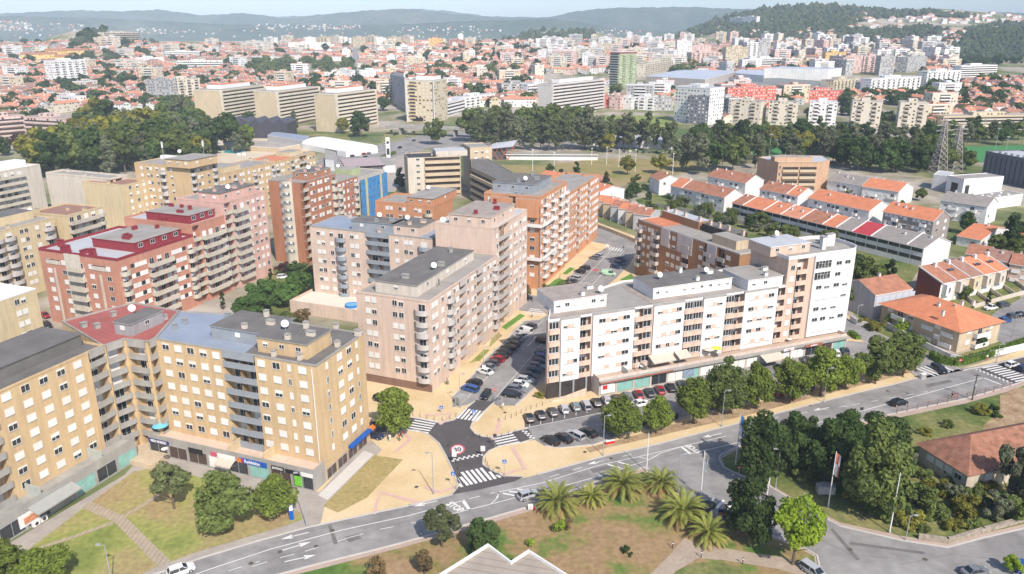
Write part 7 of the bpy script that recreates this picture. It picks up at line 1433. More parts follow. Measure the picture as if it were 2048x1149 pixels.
def fb(W,kind,m):
    b=MB()
    if kind=='full': b.box(.5,W-.5,-1.2,-.02,0,1.2,m); b.box(.5,W-.5,-.06,-.01,1.2,2.4,DARK)
    elif kind=='stack':
        b.box(-1.8,1.8,-1.3,-.02,0,1.1,m); b.box(-1.7,1.7,-.05,-.01,1.1,2.3,DARK)
    return b.mesh('balcony')
# three cream slabs
SLW=wall_m('slab_end',232,206,166); BCR2=wall_m('slab_band_cream',242,226,198)
def slab(A,B,Cc,h,label,nf,group,m=SLW,bm=BCRM,rmm=TO,side=None):
    a,rz,W,D=rect_px(A,B,Cc,h); s=Bld('apartment_building',label,'apartment block',a,rz,group)
    b=MB(); b.box(0,W,0,D,-.3,h,m,skip='b'); b.build('wall',s.root); b=MB(); b.box(-.2,W+.2,-.2,D+.2,h+.004,h+.9,bm,top=RGREY); b.build('parapet',s.root)
    fh=(h-3)/max(1,nf)
    for k in range(nf):
        b=MB(); b.box(1.6,W-.8,-1.5,-.02,0,1.45,bm); b.box(1.6,W-.8,-.05,-.01,1.45,2.7,DARK); b.build('balcony',s.root,(0,0,2.6+k*fh))
        if side: b=MB(); b.box(W+.02,W+1.4,1,D-1,0,1.3,bm); b.build('balcony',s.root,(0,0,2.6+k*fh))
    for x0,x1 in ((-.05,1.2),(W-.6,W+.1)): b=MB(); b.box(x0,x1,-1.6,0,0,h+.8,bm); b.build('end_wall',s.root)
    b=MB(); b.box(W*.2,W*.85,D*.3,D*.85,h+.9,h+4,WHITE,top=rmm); b.build('penthouse',s.root)
    return s
for i,(a,b_,c) in enumerate((((440,183),(528,172),(411,179)),((552,186),(637,175),(522,183)),((670,191),(750,181),(639,188)))):
    slab(a,b_,c,29,'%s of three identical cream slab blocks with dark balcony bands'%('left','middle','right')[i],9,'cream slab blocks',m=SLW,bm=BCR2)
s=slab((1103,171),(1208,160),(1083,169),30,'long slab block with white and brick red balcony bands beside the meadow',9,None,m=wall_m('slab_white',226,218,210),bm=wall_m('slab_band',236,224,218),rmm=RGREY)
b=MB(); b.box(0,60,-1.4,-.02,-.1,4.5,wall_m('brick_red',176,84,62)); b.build('plinth',s.root); b=MB(); b.box(-3,75,-6,-5.6,-.2,1.6,WHITE); b.build('garden_wall',s.root)
s=slab((812,163),(868,164),(808,158),35,'beige point tower with balcony stack and a white cornice, left of centre',0,None,m=F('beige',per=3.6),bm=wall_m('tower_cornice',240,232,216)); 
for k in range(11): b=MB(); b.box(3,8,-1.1,-.02,0,1.2,bei); b.box(3,8,-.06,-.01,1.2,2.4,DARK); b.build('balcony',s.root,(0,0,3+k*2.9))
b=MB(); b.box(5,15,-.3,-.02,1,4,BLK); b.build('sign_board',s.root,(0,-.2,0)); b=MB(); b.box(-4,3,-.02,7,34,39,WHITE); 
s=slab((780,150),(812,158),(776,148),33,'grey tower with open balcony stacks behind the beige tower',0,None,m=F('grey',per=3.0,wx=(.3,.6)),bm=BLIL)
for k in range(10): b=MB(); b.box(2,6,-1.2,-.02,0,1.2,BLIL); b.box(2,6,-.06,-.01,1.2,2.4,DARK); b.build('balcony',s.root,(0,0,3+k*2.9))
# green tower
a,rz,W,D=rect_px((1239,107),None,None,50.5,16,38,31); s=Bld('apartment_building','tall green and white tower with a red parapet, the highest in the middle','apartment tower',a,rz)
GRN=wall_m('pale_lime',184,196,156); DG=wall_m('dark_green',70,98,84); b=MB(); b.box(0,W,0,max(D,16),-1,50,F('lgreen',per=2.6,wx=(.3,.6),shut=.3),skip='b'); b.build('wall',s.root)
b=MB(); b.box(-.2,W+.2,-.2,max(D,16)+.2,50.004,51.4,RMAR,top=RGREY); b.build('parapet',s.root)
for k in range(16):
    z=2+k*3.0; b=MB(); b.box(W*.2,W*.38,-1.2,-.02,0,1.1,GRN); b.box(W*.62,W*.8,-1.2,-.02,0,1.1,GRN); b.build('balcony',s.root,(0,0,z)); b=MB(); b.box(-1.3,-.02,1,15,0,1.1,BLIL); b.box(-.08,-.02,1,15,1.1,2.6,DG); b.build('balcony',s.root,(0,0,z))
# shopping hall with its sheds
MWH=wall_m('hall_white',244,242,240); HG=mat('hall_grey_roof',L(140,142,138),.85,.1,.08); HL=mat('hall_light_roof',L(196,204,216),.6,.08,.08)
def hall(label,pts,h,wm,rm,name='hall'):
    w=[P(x,y,h) for x,y in pts]; a=w[0]; s=Bld(name,label,'shopping hall',a,0); b=MB(); q=[s.loc(*p) for p in w]; b.prism(q,-1,h,wm,cap=False); b.build('wall',s.root); b=MB(); b.prism(q,h-.2,h+.3,WHITE,top=rm); b.build('roof',s.root); return s
hall('long pale shopping hall with grey stone wall and blue grey roof',[(1292,153),(1410,159.5),(1473,144),(1405,137),(1352,142)],21.8,wall_m('hall_stone',204,192,180),HL)
hall('big white windowless hall box behind the dark green roof',[(1528,137),(1657,139.5),(1684,136.5),(1560,133.5)],27,MWH,HL)
hall('low hall with a dark olive roof in the middle of the shopping halls',[(1431,170),(1598,181),(1655,176),(1657,165),(1560,157),(1478,157)],15,MWH,HG)
hall('low white hall front with curved canopy facing the town',[(1303,170),(1400,178),(1440,186),(1673,190),(1676,184),(1598,182),(1431,171),(1420,167)],10.5,MWH,RWHT)
hall('white hall link with sloping roof between the two big halls',[(1470,147),(1528,152),(1530,141),(1478,140)],23,MWH,HL)
hall('long white roofed market hall near the plane trees',[(490,140),(640,144),(637,132),(500,131)],10,wall_m('hall_blue',196,204,212),RWHT)
# list of recognisable far blocks: (A base, B base, height, depth, colour, bands, label)
FB=[((113,172),(178,165),30,16,'white','stack','lone white apartment block rising over the orange roofs on the left'),
((296,205),(342,208),24,14,'grey',None,'left third of the pale block group with white shafts'),((345,207),(404,200),24,14,'cream','stack','right part of the pale block group with white shafts'),
((357,252),(0,0),0,0,'',None,''),
((-20,285),(58,278),17,14,'pink','full','pink terrace building with stacked balconies at the left edge'),((56,282),(132,287),17,14,'pink','full','pink terrace building with stacked balconies beside the wood'),
((1347,243),(1415,250),30,22,'white',None,'white clinic like block with square windows right of the meadow'),((1415,250),(1440,240),24,18,'dgrey',None,'dark glazed annex of the white clinic like block'),
((1458,246),(1518,250),19,16,'cream','stack','first of five grey cream blocks before the shopping halls'),((1534,250),(1592,252),19,16,'cream','stack','second of five grey cream blocks before the shopping halls'),((1615,250),(1670,252),19,16,'white','stack','third of five grey cream blocks before the shopping halls'),((1700,252),(1758,254),20,16,'cream','stack','fourth of five grey cream blocks before the shopping halls'),((1794,254),(1850,256),20,16,'cream','stack','last of five grey cream blocks before the shopping halls'),
((1452,222),(1550,215),22,14,'sal',None,'coral red block standing behind the grey cream blocks'),((1605,205),(1690,205),12,12,'sal',None,'low block with a red roof band right of the coral block'),
((1738,196),(1838,186),20,13,'white','stack','white slab nearest the umbrella pine'),((1850,178),(1918,172),20,13,'white','stack','white slab in the middle of the right hand row'),((1918,160),(1990,156),18,13,'white','full','white slab farthest right of its row'),
((1884,256),(2090,252),9,12,'beige','full','long three storey beige terrace behind the pylons'),((1665,186),(1715,178),14,16,'beige','stack','beige block beside the shopping hall corner'),
((1688,147),(1722,147),25,14,'pink',None,'pink block right of the yellow one'),((1724,147),(1762,147),25,14,'pink','stack','second pink block before the hill'),((1757,152),(1786,152),27,16,'grey',None,'blank grey block end with a cream side'),((1812,146),(1850,140),22,16,'grey',None,'second blank grey block end'),((1648,137),(1688,137),24,14,'yellow',None,'bright yellow apartment block'),
((1449,137),(1492,137),32,16,'beige',None,'beige tower before the white towers'),((1490,135),(1512,135),38,14,'white','stack','left white tower of the tall pair'),((1512,134),(1536,134),42,14,'grey',None,'right grey white tower of the tall pair'),
((1503,136),(1566,134),14,20,'white','full','white office block with black bands'),((1590,137),(1664,137),13,18,'beige','full','brownish office block with bands'),((1352,122),(1382,122),34,14,'white',None,'plain white tower left of the towers group'),((1382,118),(1421,118),24,14,'pink',None,'pinkish tower beside the plain white tower'),((1382,128),(1438,126),18,14,'pink','stack','pinkish block carrying a red sign'),((1290,155),(1345,138),18,13,'cream','stack','cream block behind the green tower'),((1320,140),(1365,128),18,13,'cream','stack','cream block beside the plain white tower'),
((1003,196),(1068,192),15,12,'grey','stack','grey block with a red roof edge before the slab with brick bands'),((1055,196),(1110,190),14,12,'white','full','white block with ribbon windows behind the brick banded slab'),((875,240),(930,222),13,13,'white','full','white low block with balconies and red brick end, right of the beige tower'),((920,222),(990,208),12,12,'white','stack','low white block with a red roof strip above the poplars'),
((210,84),(282,84),17,14,'cream','full','cream institute building on the wooded knoll'),((578,101),(662,100),15,14,'white',None,'white hotel building behind the plane trees'),((331,117),(400,117),12,12,'white','full','low white building with red lower bands'),((355,142),(447,140),14,12,'white','full','white office slab with grey ribbon windows'),((272,132),(330,130),12,12,'white',None,'white house block with a red tiled roof behind the knoll'),
((668,158),(700,160),12,12,'white',None,'white cube house beside the straight street'),((720,160),(765,158),12,12,'white',None,'white block right of the straight street'),
((1458,51),(1482,51),20,12,'white',None,'left wing of the white sanatorium in the hill forest'),((1484,51),(1512,51),22,12,'white',None,'right wing of the white sanatorium in the hill forest'),
((857,96),(885,96),20,12,'ochre',None,'small orange brown block on the skyline'),((898,95),(930,95),16,14,'brown',None,'red brown framed block on the skyline'),((1218,218),(1240,220),13,10,'pink',None,'narrow pink town house by the meadow'),((1240,218),(1262,220),11,10,'white',None,'narrow white town house by the meadow'),((1198,216),(1218,217),11,10,'sal',None,'narrow crimson town house by the meadow'),((1275,220),(1310,222),13,10,'white','stack','white town house with balconies by the meadow'),((1310,222),(1345,222),12,10,'grey',None,'grey town house at the end of the meadow row')]
for A,B_,h,D,c,bd,lb in FB:
    if not h: continue
    fblk('apartment_building',lb,A,B_,h,D,F(c),RGREY if c!='white' else RLIGHT,bands=bd,bal=BCRM if c in('cream','beige','grey') else WHITE if c=='white' else wall_m('band_pink',226,196,184))
for i in range(9):
    x=612+i*23.5; fblk('apartment_building','beige apartment block in the long skyline row above the straight street',(x,94-.6*(i%3)),(x+20,94),19+2*(i%3),13,F(('white','beige','cream')[i%3]),bands='stack' if i%2 else None,group='skyline row of beige blocks')
# ochre convent
for i,(A,B_,h,lb) in enumerate((((44,128),(115,124),15,'left wing of the long yellow convent with a brown roof'),((92,120),(178,119),15,'main front of the long yellow convent with a brown roof'),((112,126),(150,124),10,'low yellow wing standing before the convent'))):
    a=PT(*A); b_=PT(*B_); gable('convent',lb,None,None,None,h,3,F('yellow'),TB,world=((a[0],a[1]),atan2(b_[1]-a[1],b_[0]-a[0]),hypot(b_[0]-a[0],b_[1]-a[1]),14),z=min(a[2],b_[2]),small=True,chim=0,cat='convent')
# theatre with folded dark roof, pool, tent hall, pool house
a=PT(450,277); s=Bld('theatre','black clad theatre with a folded zigzag roof and white strips','theatre',a,radians(-2)); W=48; DC=mat('black_cladding',L(78,76,84),.6,.1,.3,stripe=(0,.8,.25)); DR=mat('black_folded_roof',L(86,86,94),.6,.1,.3)
b=MB(); n=5; xs=[W*i/(2*n) for i in range(2*n+1)]; zz=[11 if i%2==0 else 14.5 for i in range(2*n+1)]
for y,fl in ((0,1),(24,0)):
    for i in range(2*n): f=[(xs[i],y,0),(xs[i+1],y,0),(xs[i+1],y,zz[i+1]),(xs[i],y,zz[i])]; b.face(f if fl else f[::-1],DC)
for x,z in ((0,11),(W,11)): f=[(x,0,0),(x,24,0),(x,24,z),(x,0,z)]; b.face(f if x else f[::-1],DC)
b.build('wall',s.root)
b=MB(); w_=MB()
for i in range(2*n):
    b.face([(xs[i],0,zz[i]),(xs[i+1],0,zz[i+1]),(xs[i+1],24,zz[i+1]),(xs[i],24,zz[i])],DR)
    if i%2==0: 
        for k in (3,9,15): w_.face([(xs[i]+.4,k,zz[i]+.35),(xs[i+1]-.3,k,zz[i+1]+.02),(xs[i+1]-.3,k+1.6,zz[i+1]+.02),(xs[i]+.4,k+1.6,zz[i]+.35)],WHITE)
b.build('roof',s.root); w_.build('roof_light',s.root)
WAT=mat('pool_turquoise',L(60,190,200),.08,.06,.3,spec=.6)
sheet('swimming_pool_water',[(444,306),(455,297),(500,291),(527,296),(470,308)],WAT,.12)
o=sheet('pool_edge',[(438,308),(452,295),(502,289),(536,296),(470,311)],mat('pool_edge',L(228,214,190),.8,.05,1),.09)
def flat(label,pts,h,wm,rm,name='building',cat='building'):
    w=[P(x,y,h) for x,y in pts]; s=Bld(name,label,cat,w[0],0); q=[s.loc(*p) for p in w]; b=MB(); b.prism(q,-.2,h,wm,cap=False); b.build('wall',s.root); b=MB(); b.prism(q,h-.1,h+.3,WHITE,top=rm); b.build('roof',s.root); return s
flat('low cream pool house with dark doorways',[(447,290),(560,297),(600,290),(500,281),(447,283)],3.2,bei,PAVG,'pool_house','pool house')
flat('low hall with a ribbed blue grey roof beside the tent hall',[(535,271),(608,282),(618,273),(548,264)],4.5,grw,RBLUE,'hall','hall')
a,rz,W,D=rect_px((603,288),(692,304),(624,274),3.5); s=Bld('tent_hall','white sports hall with a rounded tent roof','sports hall',a,rz); b=MB(); N=8
pr=[(0,3.5)]+[(D*(.5-.5*cos(pi*i/N)),3.5+3.6*sin(pi*i/N)) for i in range(1,N)]+[(D,3.5)]
for (y0,z0),(y1,z1) in zip(pr,pr[1:]): b.face([(0,y0,z0),(W,y0,z0),(W,y1,z1),(0,y1,z1)],RWHT)
b.build('roof',s.root); b=MB(); b.box(0,W,0,D,-.1,3.5,WHITE,skip='bt')
for x in (0,W): f=[(x,y,z) for y,z in pr]; b.face(f if x else f[::-1],WHITE)
b.build('wall',s.root); b=MB(); b.box(W*.55,W*.8,-.05,0,.3,3,GLASS); b.build('window',s.root)
flat('white low workshop with round vents at the end of the ochre row',[(650,320),(668,322),(672,305),(650,300)],6,wht,RGREY,'workshop','workshop')
# petrol station canopy, price totem
a,rz,W,D=rect_px((690,336),(770,332),(725,318),5); s=Bld('petrol_station','petrol station with a flat pink grey canopy and black edge','petrol station',a,rz); b=MB(); b.box(0,W,0,D,4.6,5.4,BLK,top=mat('canopy_top',L(190,170,170),.7,.06,.5)); b.build('canopy',s.root)
for x in (.25,.75): b=MB(); b.tube((W*x,D*.5,0),(W*x,D*.5,4.6),.3,.3,METAL,8); b.build('column',s.root)
b=MB(); b.box(W*.65,W*1.3,D*.2,D*1.4,0,4.0,wht,top=RGREY); b.build('shop',s.root); b=MB(); b.box(.2,3.4,-.06,0,4.65,5.35,ORS); b.build('sign_panel',s.root); text(s.root,'REPSOL',5.8,-.05,5.0,0,.8,WHITE)
t=thing('price_totem','tall white price totem beside the petrol station','sign totem',(*P(777,316),0)); b=MB(); b.box(-1.3,1.3,-.3,.3,0,13,WHITE); b.build('panel',t); b=MB(); b.box(-.9,.9,-.05,0,2,6,ANTH); b.build('display',t,(0,-.31,0)); b=MB(); b.box(-.8,.8,-.05,0,0,1.5,GLASS); b.build('display',t,(0,-.31,9))
# flyover
t=thing('flyover','concrete flyover crossing behind the tall tree','flyover',(*P(855,262),0)); q=Vector(P(770,253,6.5)); r_=Vector(P(1010,262,6.5)); d=r_-q; Ln=d.length; rz=atan2(d.y,d.x); b=MB(); b.box(0,Ln,0,9,5.6,6.5,GREYC); b.box(0,Ln,0,.25,6.5,7.3,GREYC); b.box(0,Ln,8.75,9,6.5,7.3,GREYC)
me=b.mesh('deck'); o=obj('deck',me,t,(q.x-t.location.x,q.y-t.location.y,0),rz)
for x in (.12,.35,.58,.8): b=MB(); b.box(-.6,.6,1,8,0,5.6,GREYC); b.build('pier',t,(q.x-t.location.x+cos(rz)*Ln*x,q.y-t.location.y+sin(rz)*Ln*x,0),rz)
# white wall with niches at the edge of the park
a=Vector(P(1012,320,0)); c=Vector(P(1195,321,0)); d=c-a; o=thing('long_wall','long low white building with dark roof line behind the park meadow','low building',(a.x,a.y,0),atan2(d.y,d.x)); b=MB(); b.box(0,d.length,0,5,0,3.6,wht,top=RGREY); b.box(-.3,d.length+.3,-1.2,0,3.3,3.7,WHITE,top=RGREY); b.build('wall',o)
flat('white single storey hall in front of the poplars, right of the long low building',[(1180,277),(1345,285),(1345,275),(1190,268)],5,wht,RLIGHT,'hall','hall')
flat('small white hut with a grey roof behind the office wing',[(958,298),(1000,299),(1000,291),(960,290)],6,wht,RGREY,'hut','hut')
# pylons and masts
def pylon(px,py,ty,label):
    h=th(px,py,ty); w=3.2; t=thing('power_pylon',label,'power pylon',(*P(px,py),0),.3); b=MB(); r=.17; c=lambda z:w*(1-z/h)*1.0+.45; N=11; zs=[h*(1-(1-i/N)**1.25) for i in range(N+1)]
    for i in range(N):
        z0,z1=zs[i],zs[i+1]; p0=[(sx*c(z0),sy*c(z0),z0) for sx,sy in ((-1,-1),(1,-1),(1,1),(-1,1))]; p1=[(sx*c(z1),sy*c(z1),z1) for sx,sy in ((-1,-1),(1,-1),(1,1),(-1,1))]
        for k in range(4): b.tube(p0[k],p1[k],r,r,PYL,4,False); b.tube(p0[k],p1[(k+1)%4],r*.55,r*.55,PYL,3,False); b.tube(p0[(k+1)%4],p1[k],r*.55,r*.55,PYL,3,False); b.tube(p0[k],p0[(k+1)%4],r*.5,r*.5,PYL,3,False)
    b.build('lattice_tower',t)
    for z in (.8,.9,.985): b=MB(); q=6 if z<.95 else 4; b.tube((-q,0,h*z),(q,0,h*z),.14,.14,PYL,4); b.tube((-q,0,h*z),(0,0,h*z+1.2),.1,.1,PYL,3); b.tube((q,0,h*z),(0,0,h*z+1.2),.1,.1,PYL,3); b.build('cross_arm',t)
PYL=mat('pylon_steel',L(196,186,180),.6,.06,1)
pylon(1874,347,240,'left steel lattice power pylon before the trees'); pylon(1905,343,250,'right steel lattice power pylon before the trees')
# ================================================================ the town beyond: single houses, then the rest
FTO=mat('far_orange_tile',L(212,150,122),.85,.15,.2,rnd=.1); FTB=mat('far_brown_tile',L(180,130,108),.85,.15,.2,rnd=.1); roofs=[FTO,FTB,TP,FTO,FTB,RBRN]; HW=[('white',wht),('cream',crm),('white',wht),('pale pink',pnk),('grey',grw),('straw',yel2)]
RES=[(113,160,185,176),(290,196,410,212),(-30,268,140,300),(405,222,532,262),(518,218,640,262),(640,212,760,262),(770,205,880,262),(1078,195,1215,250),(1205,165,1300,205),(1285,150,1690,192),(1340,228,1445,258),(1452,210,1860,258),(1600,196,1695,210),(1730,180,1845,198),(1845,165,1925,182),(1915,152,1995,164),(1660,178,1720,190),(1685,138,1860,156),(1645,128,1692,140),(1445,126,1570,140),(1585,128,1670,142),(1348,112,1440,134),(1285,135,1370,158),(1000,186,1112,198),(870,218,995,244),(205,74,290,92),(572,94,668,104),(325,110,402,120),(350,134,450,146),(485,136,650,152),(660,152,770,164),(1876,240,2060,262),(40,108,180,130),(850,90,935,98),(1135,212,1350,270),(697,90,728,170),(495,122,708,150)]
def reserved(x,y): return any(a<x<c and b<y<d for a,b,c,d in RES)
ZN=[(110,'at the far left'),(230,'below the yellow convent'),(420,'left of the cream slabs'),(600,'behind the cream slabs'),(770,'by the straight street'),(900,'around the point tower'),(1080,'left of the banded slab'),(1240,'right of the banded slab'),(1450,'behind the green tower'),(1600,'behind the shopping halls'),(1760,'right of the halls'),(1900,'near the white slabs'),(9999,'at the far right')]
def zone(x,y):
    for a,n in ZN:
        if x<a: return n
pos=[]; grid={}
def free(x,y,r):
    g=(int(x//30),int(y//30))
    for i in (-1,0,1):
        for j in (-1,0,1):
            for a,b_,q in grid.get((g[0]+i,g[1]+j),()):
                if hypot(a-x,b_-y)<r+q: return False
    return True
def claim(x,y,r): grid.setdefault((int(x//30),int(y//30)),[]).append((x,y,r))
rt=random.Random(11)
cand=[]
def inzone(x,y):
    if y>262: return False
    if x<560: return 92<y<250 and not(90<x<420 and y>225)
    if x<1080: return 84<y<215
    if x<1450: return 82<y<150 or (1200<x<1345 and 180<y<212)
    if x<1900: return 84<y<150 or 190<y<258
    return 165<y<262
tries=0
while tries<22000:
    tries+=1; x=rt.uniform(-30,2080); y=84+ (rt.random()**.85)*170
    if not inzone(x,y) or reserved(x,y): continue
    w=PT(x,y)
    if not w or w[1]>2300: continue
    apart=rt.random()<(.30 if 1080<x<1900 else .10 if y<120 else .06)
    Wd=rt.uniform(18,34) if apart else rt.choice([rt.uniform(9,13),rt.uniform(9,13),rt.uniform(18,36)])
    r=max(Wd,10)*.52 if Wd<20 else Wd*.4
    if not free(w[0],w[1],r): continue
    claim(w[0],w[1],r); cand.append((w,Wd,apart,x,y))
cand.sort(key=lambda c:c[0][1]); houses=[c for c in cand if not c[2]]; aps=[c for c in cand if c[2]]
print('houses',len(houses),'apartments',len(aps))
def ori(w,x): 
    base=-.36 if x<600 else .12 if x<1080 else -.2 if x<1450 else .25
    return base+rt.choice([0,0,pi/2])+rt.uniform(-.12,.12)
def hmesh(Wd,D,h,rise,wm,rm,hip):
    b=MB(); b.box(-Wd/2,Wd/2,-D/2,D/2,-3,h,wm,skip='bt'); 
    if not hip:
        for s in (-1,1): f=[(s*Wd/2,-D/2,h),(s*Wd/2,D/2,h),(s*Wd/2,0,h+rise)]; b.face(f if s>0 else f[::-1],wm)
    wme=b.mesh('wall'); b=MB(); o=.4; e=h-.1; X=Wd/2+o; Y=D/2+o; q=D/2 if hip else -o*.1
    r0,r1=(-X+q,0,h+rise),(X-q,0,h+rise)
    b.face([(-X,-Y,e),(X,-Y,e),r1,r0],rm); b.face([(X,Y,e),(-X,Y,e),r0,r1],rm)
    if hip: b.face([(X,-Y,e),(X,Y,e),r1],rm); b.face([(-X,Y,e),(-X,-Y,e),r0],rm)
    b.face([(-X,Y,e),(X,Y,e),(X,-Y,e),(-X,-Y,e)],wm)
    b.box(Wd*.2,Wd*.2+.8,-.4,.4,h+rise*.5,h+rise+.9,WHITE); return wme,b.mesh('roof')
wn=MB(); FW={k:F(k) for k in('white','cream','pink','grey','beige')}
rest=[]
for i,(w,Wd,ap,x,y) in enumerate(houses):
    cn,wm0=rt.choice(HW); fm={'white':FW['white'],'cream':FW['cream'],'pale pink':FW['pink'],'grey':FW['grey'],'straw':FW['beige']}[cn]
    rm=rt.choice(roofs); hip=rt.random()<.35 and Wd<15; h=rt.choice([5.8,6.5,7.5,8.5]); D=min(11,Wd) if Wd<20 else 10; key=(round(Wd/3)*3,h,cn,rm.name,hip)
    wme,rme=cached(key,lambda:hmesh(key[0],D,h,2.4,fm,rm,hip)); rz=ori(w,x)
    if i<235:
        rn='orange' if rm in(FTO,TP) else 'brown'; sz='long' if Wd>18 else 'small'
        o=thing('house','%s %s house, %s %s roof, %s'%(sz,cn,'hipped' if hip else 'gabled',rn,zone(x,y)),'house',w,rz,'%s %s houses with %s roofs %s'%(sz,cn,('hipped ' if hip else 'gabled ')+rn,zone(x,y)))
        obj('wall',wme,o); obj('roof',rme,o)
    else: rest.append((wme,rme,w,rz))
for i,(w,Wd,ap,x,y) in enumerate(aps[:300]):
    c=rt.choice(['white','cream','pink','white','beige','grey']) if x>1000 else rt.choice(['white','cream','beige']); h=rt.uniform(12,20) if x<1080 else rt.uniform(13,24); D=13; Wd=max(Wd,18); rz=ori(w,x)
    q=rt.choice([.25,.18]); fm=F(c,wx=(q,.7)); key=('ap',round(Wd/4),round(h/3),c,q)
    def mk():
        b=MB(); W_=round(Wd/4)*4; H_=round(h/3)*3; b.box(-W_/2,W_/2,-D/2,D/2,-3,H_,fm,skip='bt'); a=b.mesh('wall'); b=MB(); b.box(-W_/2-.2,W_/2+.2,-D/2-.2,D/2+.2,H_,H_+.8,WHITE,top=rt.choice([RGREY,RLIGHT,TO])); b.box(-3,3,-3,3,H_+.8,H_+3,fm); r=b.mesh('roof')
        b=MB(); 
        b.box(-W_*.2,W_*.2,-D/2-1.2,-D/2-.02,0,1.1,WHITE); b.box(-W_*.2,W_*.2,-D/2-.06,-D/2-.01,1.1,2.2,DARK)
        return a,r,b.mesh('balcony'),H_
    a,r,bl,H_=cached(key,mk); nm={'white':'white','cream':'cream','pink':'pale pink','beige':'beige','grey':'grey'}[c]; tall='tall' if H_>18 else 'mid height'
    o=thing('apartment_building','%s %s apartment block %s'%(tall,nm,zone(x,y)),'apartment block',w,rz,'%s %s blocks %s'%(tall,nm,zone(x,y))); obj('wall',a,o); obj('roof',r,o)
    for k in range(int(H_/3)-1): obj('balcony',bl,o,(0,0,2.6+k*3))
# street with its cars' worth of asphalt straight up the middle
def tstrip(name,px,w,m,dz=.4):
    b=MB(); pts=[Vector(PTs(*p)) for p in px]; full=[]
    for a,c in zip(pts,pts[1:]):
        for k in range(8): full.append(a.lerp(c,k/8))
    full.append(pts[-1])
    for a,c in zip(full,full[1:]):
        d=(c-a); n=Vector((-d.y,d.x,0)).normalized()*w/2; A_,B_,C_,D_=[Vector((p.x,p.y,T(p.x,p.y)+dz)) for p in (a-n,c-n,c+n,a+n)]; b.face([A_,B_,C_,D_],m)
    b.build(name,kind='structure')
tstrip('straight_street',[(722,175),(714,130),(707,98)],13,ASPH,.6)
# trees in the town
def ttree(key,x,y,h,lb,group,wr=1.3):
    w=PT(x,y)
    if w: tree(key,x,y,h,lb,'tree',group,world=w,wr=wr,trunkpart=False)
n=0
for (x0,x1,y0,y1,k,cnt,lb) in ((500,705,122,150,'far',60,'olive green plane tree in the avenue behind the market hall'),(20,180,112,128,'fdark',22,'dark tree in front of the yellow convent'),(180,240,118,150,'fdark',16,'dark tree on the slope right of the convent'),(160,215,62,95,'fdark',14,'dark tree on top of the knoll'),(190,230,150,185,'fdark',12,'dark tree right of the lone white block'),(320,430,205,232,'far',22,'green tree between the pale blocks and the cream slabs'),(60,90,70,90,'fdark',0,''),(0,60,72,92,'fdark',10,'dark tree on the far left ridge'),(1560,1610,125,150,'far',0,''),(1345,1400,128,150,'far',16,'green tree behind the shopping halls'),(1680,1760,186,200,'mdark',6,'round dark umbrella pine beside the white slab'),(1770,1870,196,212,'fdark',14,'dark tree under the white slabs'),(1880,2048,120,135,'fdark',24,'dark tree in the valley edge of the right hill'),(960,1010,100,130,'fcyp',12,'dark cypress in the cemetery garden'),(885,935,95,115,'fdark',12,'dark tree behind the houses in the centre'),(1000,1130,95,118,'fdark',16,'dark tree around the cemetery'),(930,1060,235,262,'mdec',8,'green tree in front of the low white blocks'),(1560,1650,135,142,'far',0,''),(1850,1900,175,215,'fdark',16,'dark tree beside the farm houses at right')):
    for i in range(cnt):
        x=rt.uniform(x0,x1); y=rt.uniform(y0,y1); ttree(k,x,y,rt.uniform(9,14) if k!='fcyp' else rt.uniform(11,16),lb,lb.replace('tree','trees')); 
sc_cnt=0
while sc_cnt<900:
    x=rt.uniform(0,2048); y=86+rt.random()*165
    if not inzone(x,y) or (reserved(x,y) and rt.random()<.85): continue
    w=PT(x,y)
    if not w or w[1]>2400: continue
    sc_cnt+=1; k=rt.choice(['far','fdark','fdark','fdark','fcyp'])
    tree(k,x,y,rt.uniform(9,15),'%s %s'%({'far':'green tree between the houses','fdark':'dark tree between the houses','fcyp':'dark cypress between the houses'}[k],zone(x,y)),'tree','%s %s'%({'far':'green trees','fdark':'dark trees','fcyp':'cypresses'}[k],zone(x,y)),world=w,wr=1.25,trunkpart=False)
# ================================================================ forest on the hills
def forest(name,label,polys,step,h,mats,seed):
    g=np.random.default_rng(seed); base=np.array([(0,0,1),(.9,0,.45),(.28,.86,.5),(-.73,.53,.4),(-.73,-.53,.5),(.28,-.86,.4),(.75,.55,0),(-.3,.9,0),(-.95,0,0),(-.3,-.9,0),(.75,-.55,0)]); fc=[(0,1,2),(0,2,3),(0,3,4),(0,4,5),(0,5,1),(1,6,2),(2,6,7),(2,7,3),(3,7,8),(3,8,4),(4,8,9),(4,9,5),(5,9,10),(5,10,1),(1,10,6)]
    V=[];Fc=[];k=0;cols=[]
    def inside(x,y,pl):
        c=False; n=len(pl)
        for i in range(n):
            (x1,y1),(x2,y2)=pl[i],pl[i-1]
            if (y1>y)!=(y2>y) and x<(x2-x1)*(y-y1)/(y2-y1)+x1: c=not c
        return c
    for pl in polys:
        x0=min(p[0] for p in pl);x1=max(p[0] for p in pl);y0=min(p[1] for p in pl);y1=max(p[1] for p in pl)
        for _ in range(int((x1-x0)*(y1-y0)/step)):
            x=g.uniform(x0,x1); y=g.uniform(y0,y1)
            if not inside(x,y,pl): continue
            w=PT(x,y)
            if not w: continue
            r=g.uniform(4.5,8.5)*min(1.3,w[1]/2000); hh=r*g.uniform(.9,1.6); p=base*np.array([r,r,hh])*g.uniform(.78,1.22,(11,3)); p+=np.array([w[0],w[1],w[2]+hh*.1]); V.append(p); Fc+= [tuple(k+i for i in f) for f in fc]; cols+=[int(g.integers(0,len(mats)))]*15; k+=11
    me=bpy.data.meshes.new(name); me.from_pydata(np.concatenate(V).tolist(),[],Fc)
    for m in mats: me.materials.append(m)
    me.polygons.foreach_set('material_index',cols); return tag(obj(name,me),label,'forest',None,'stuff')
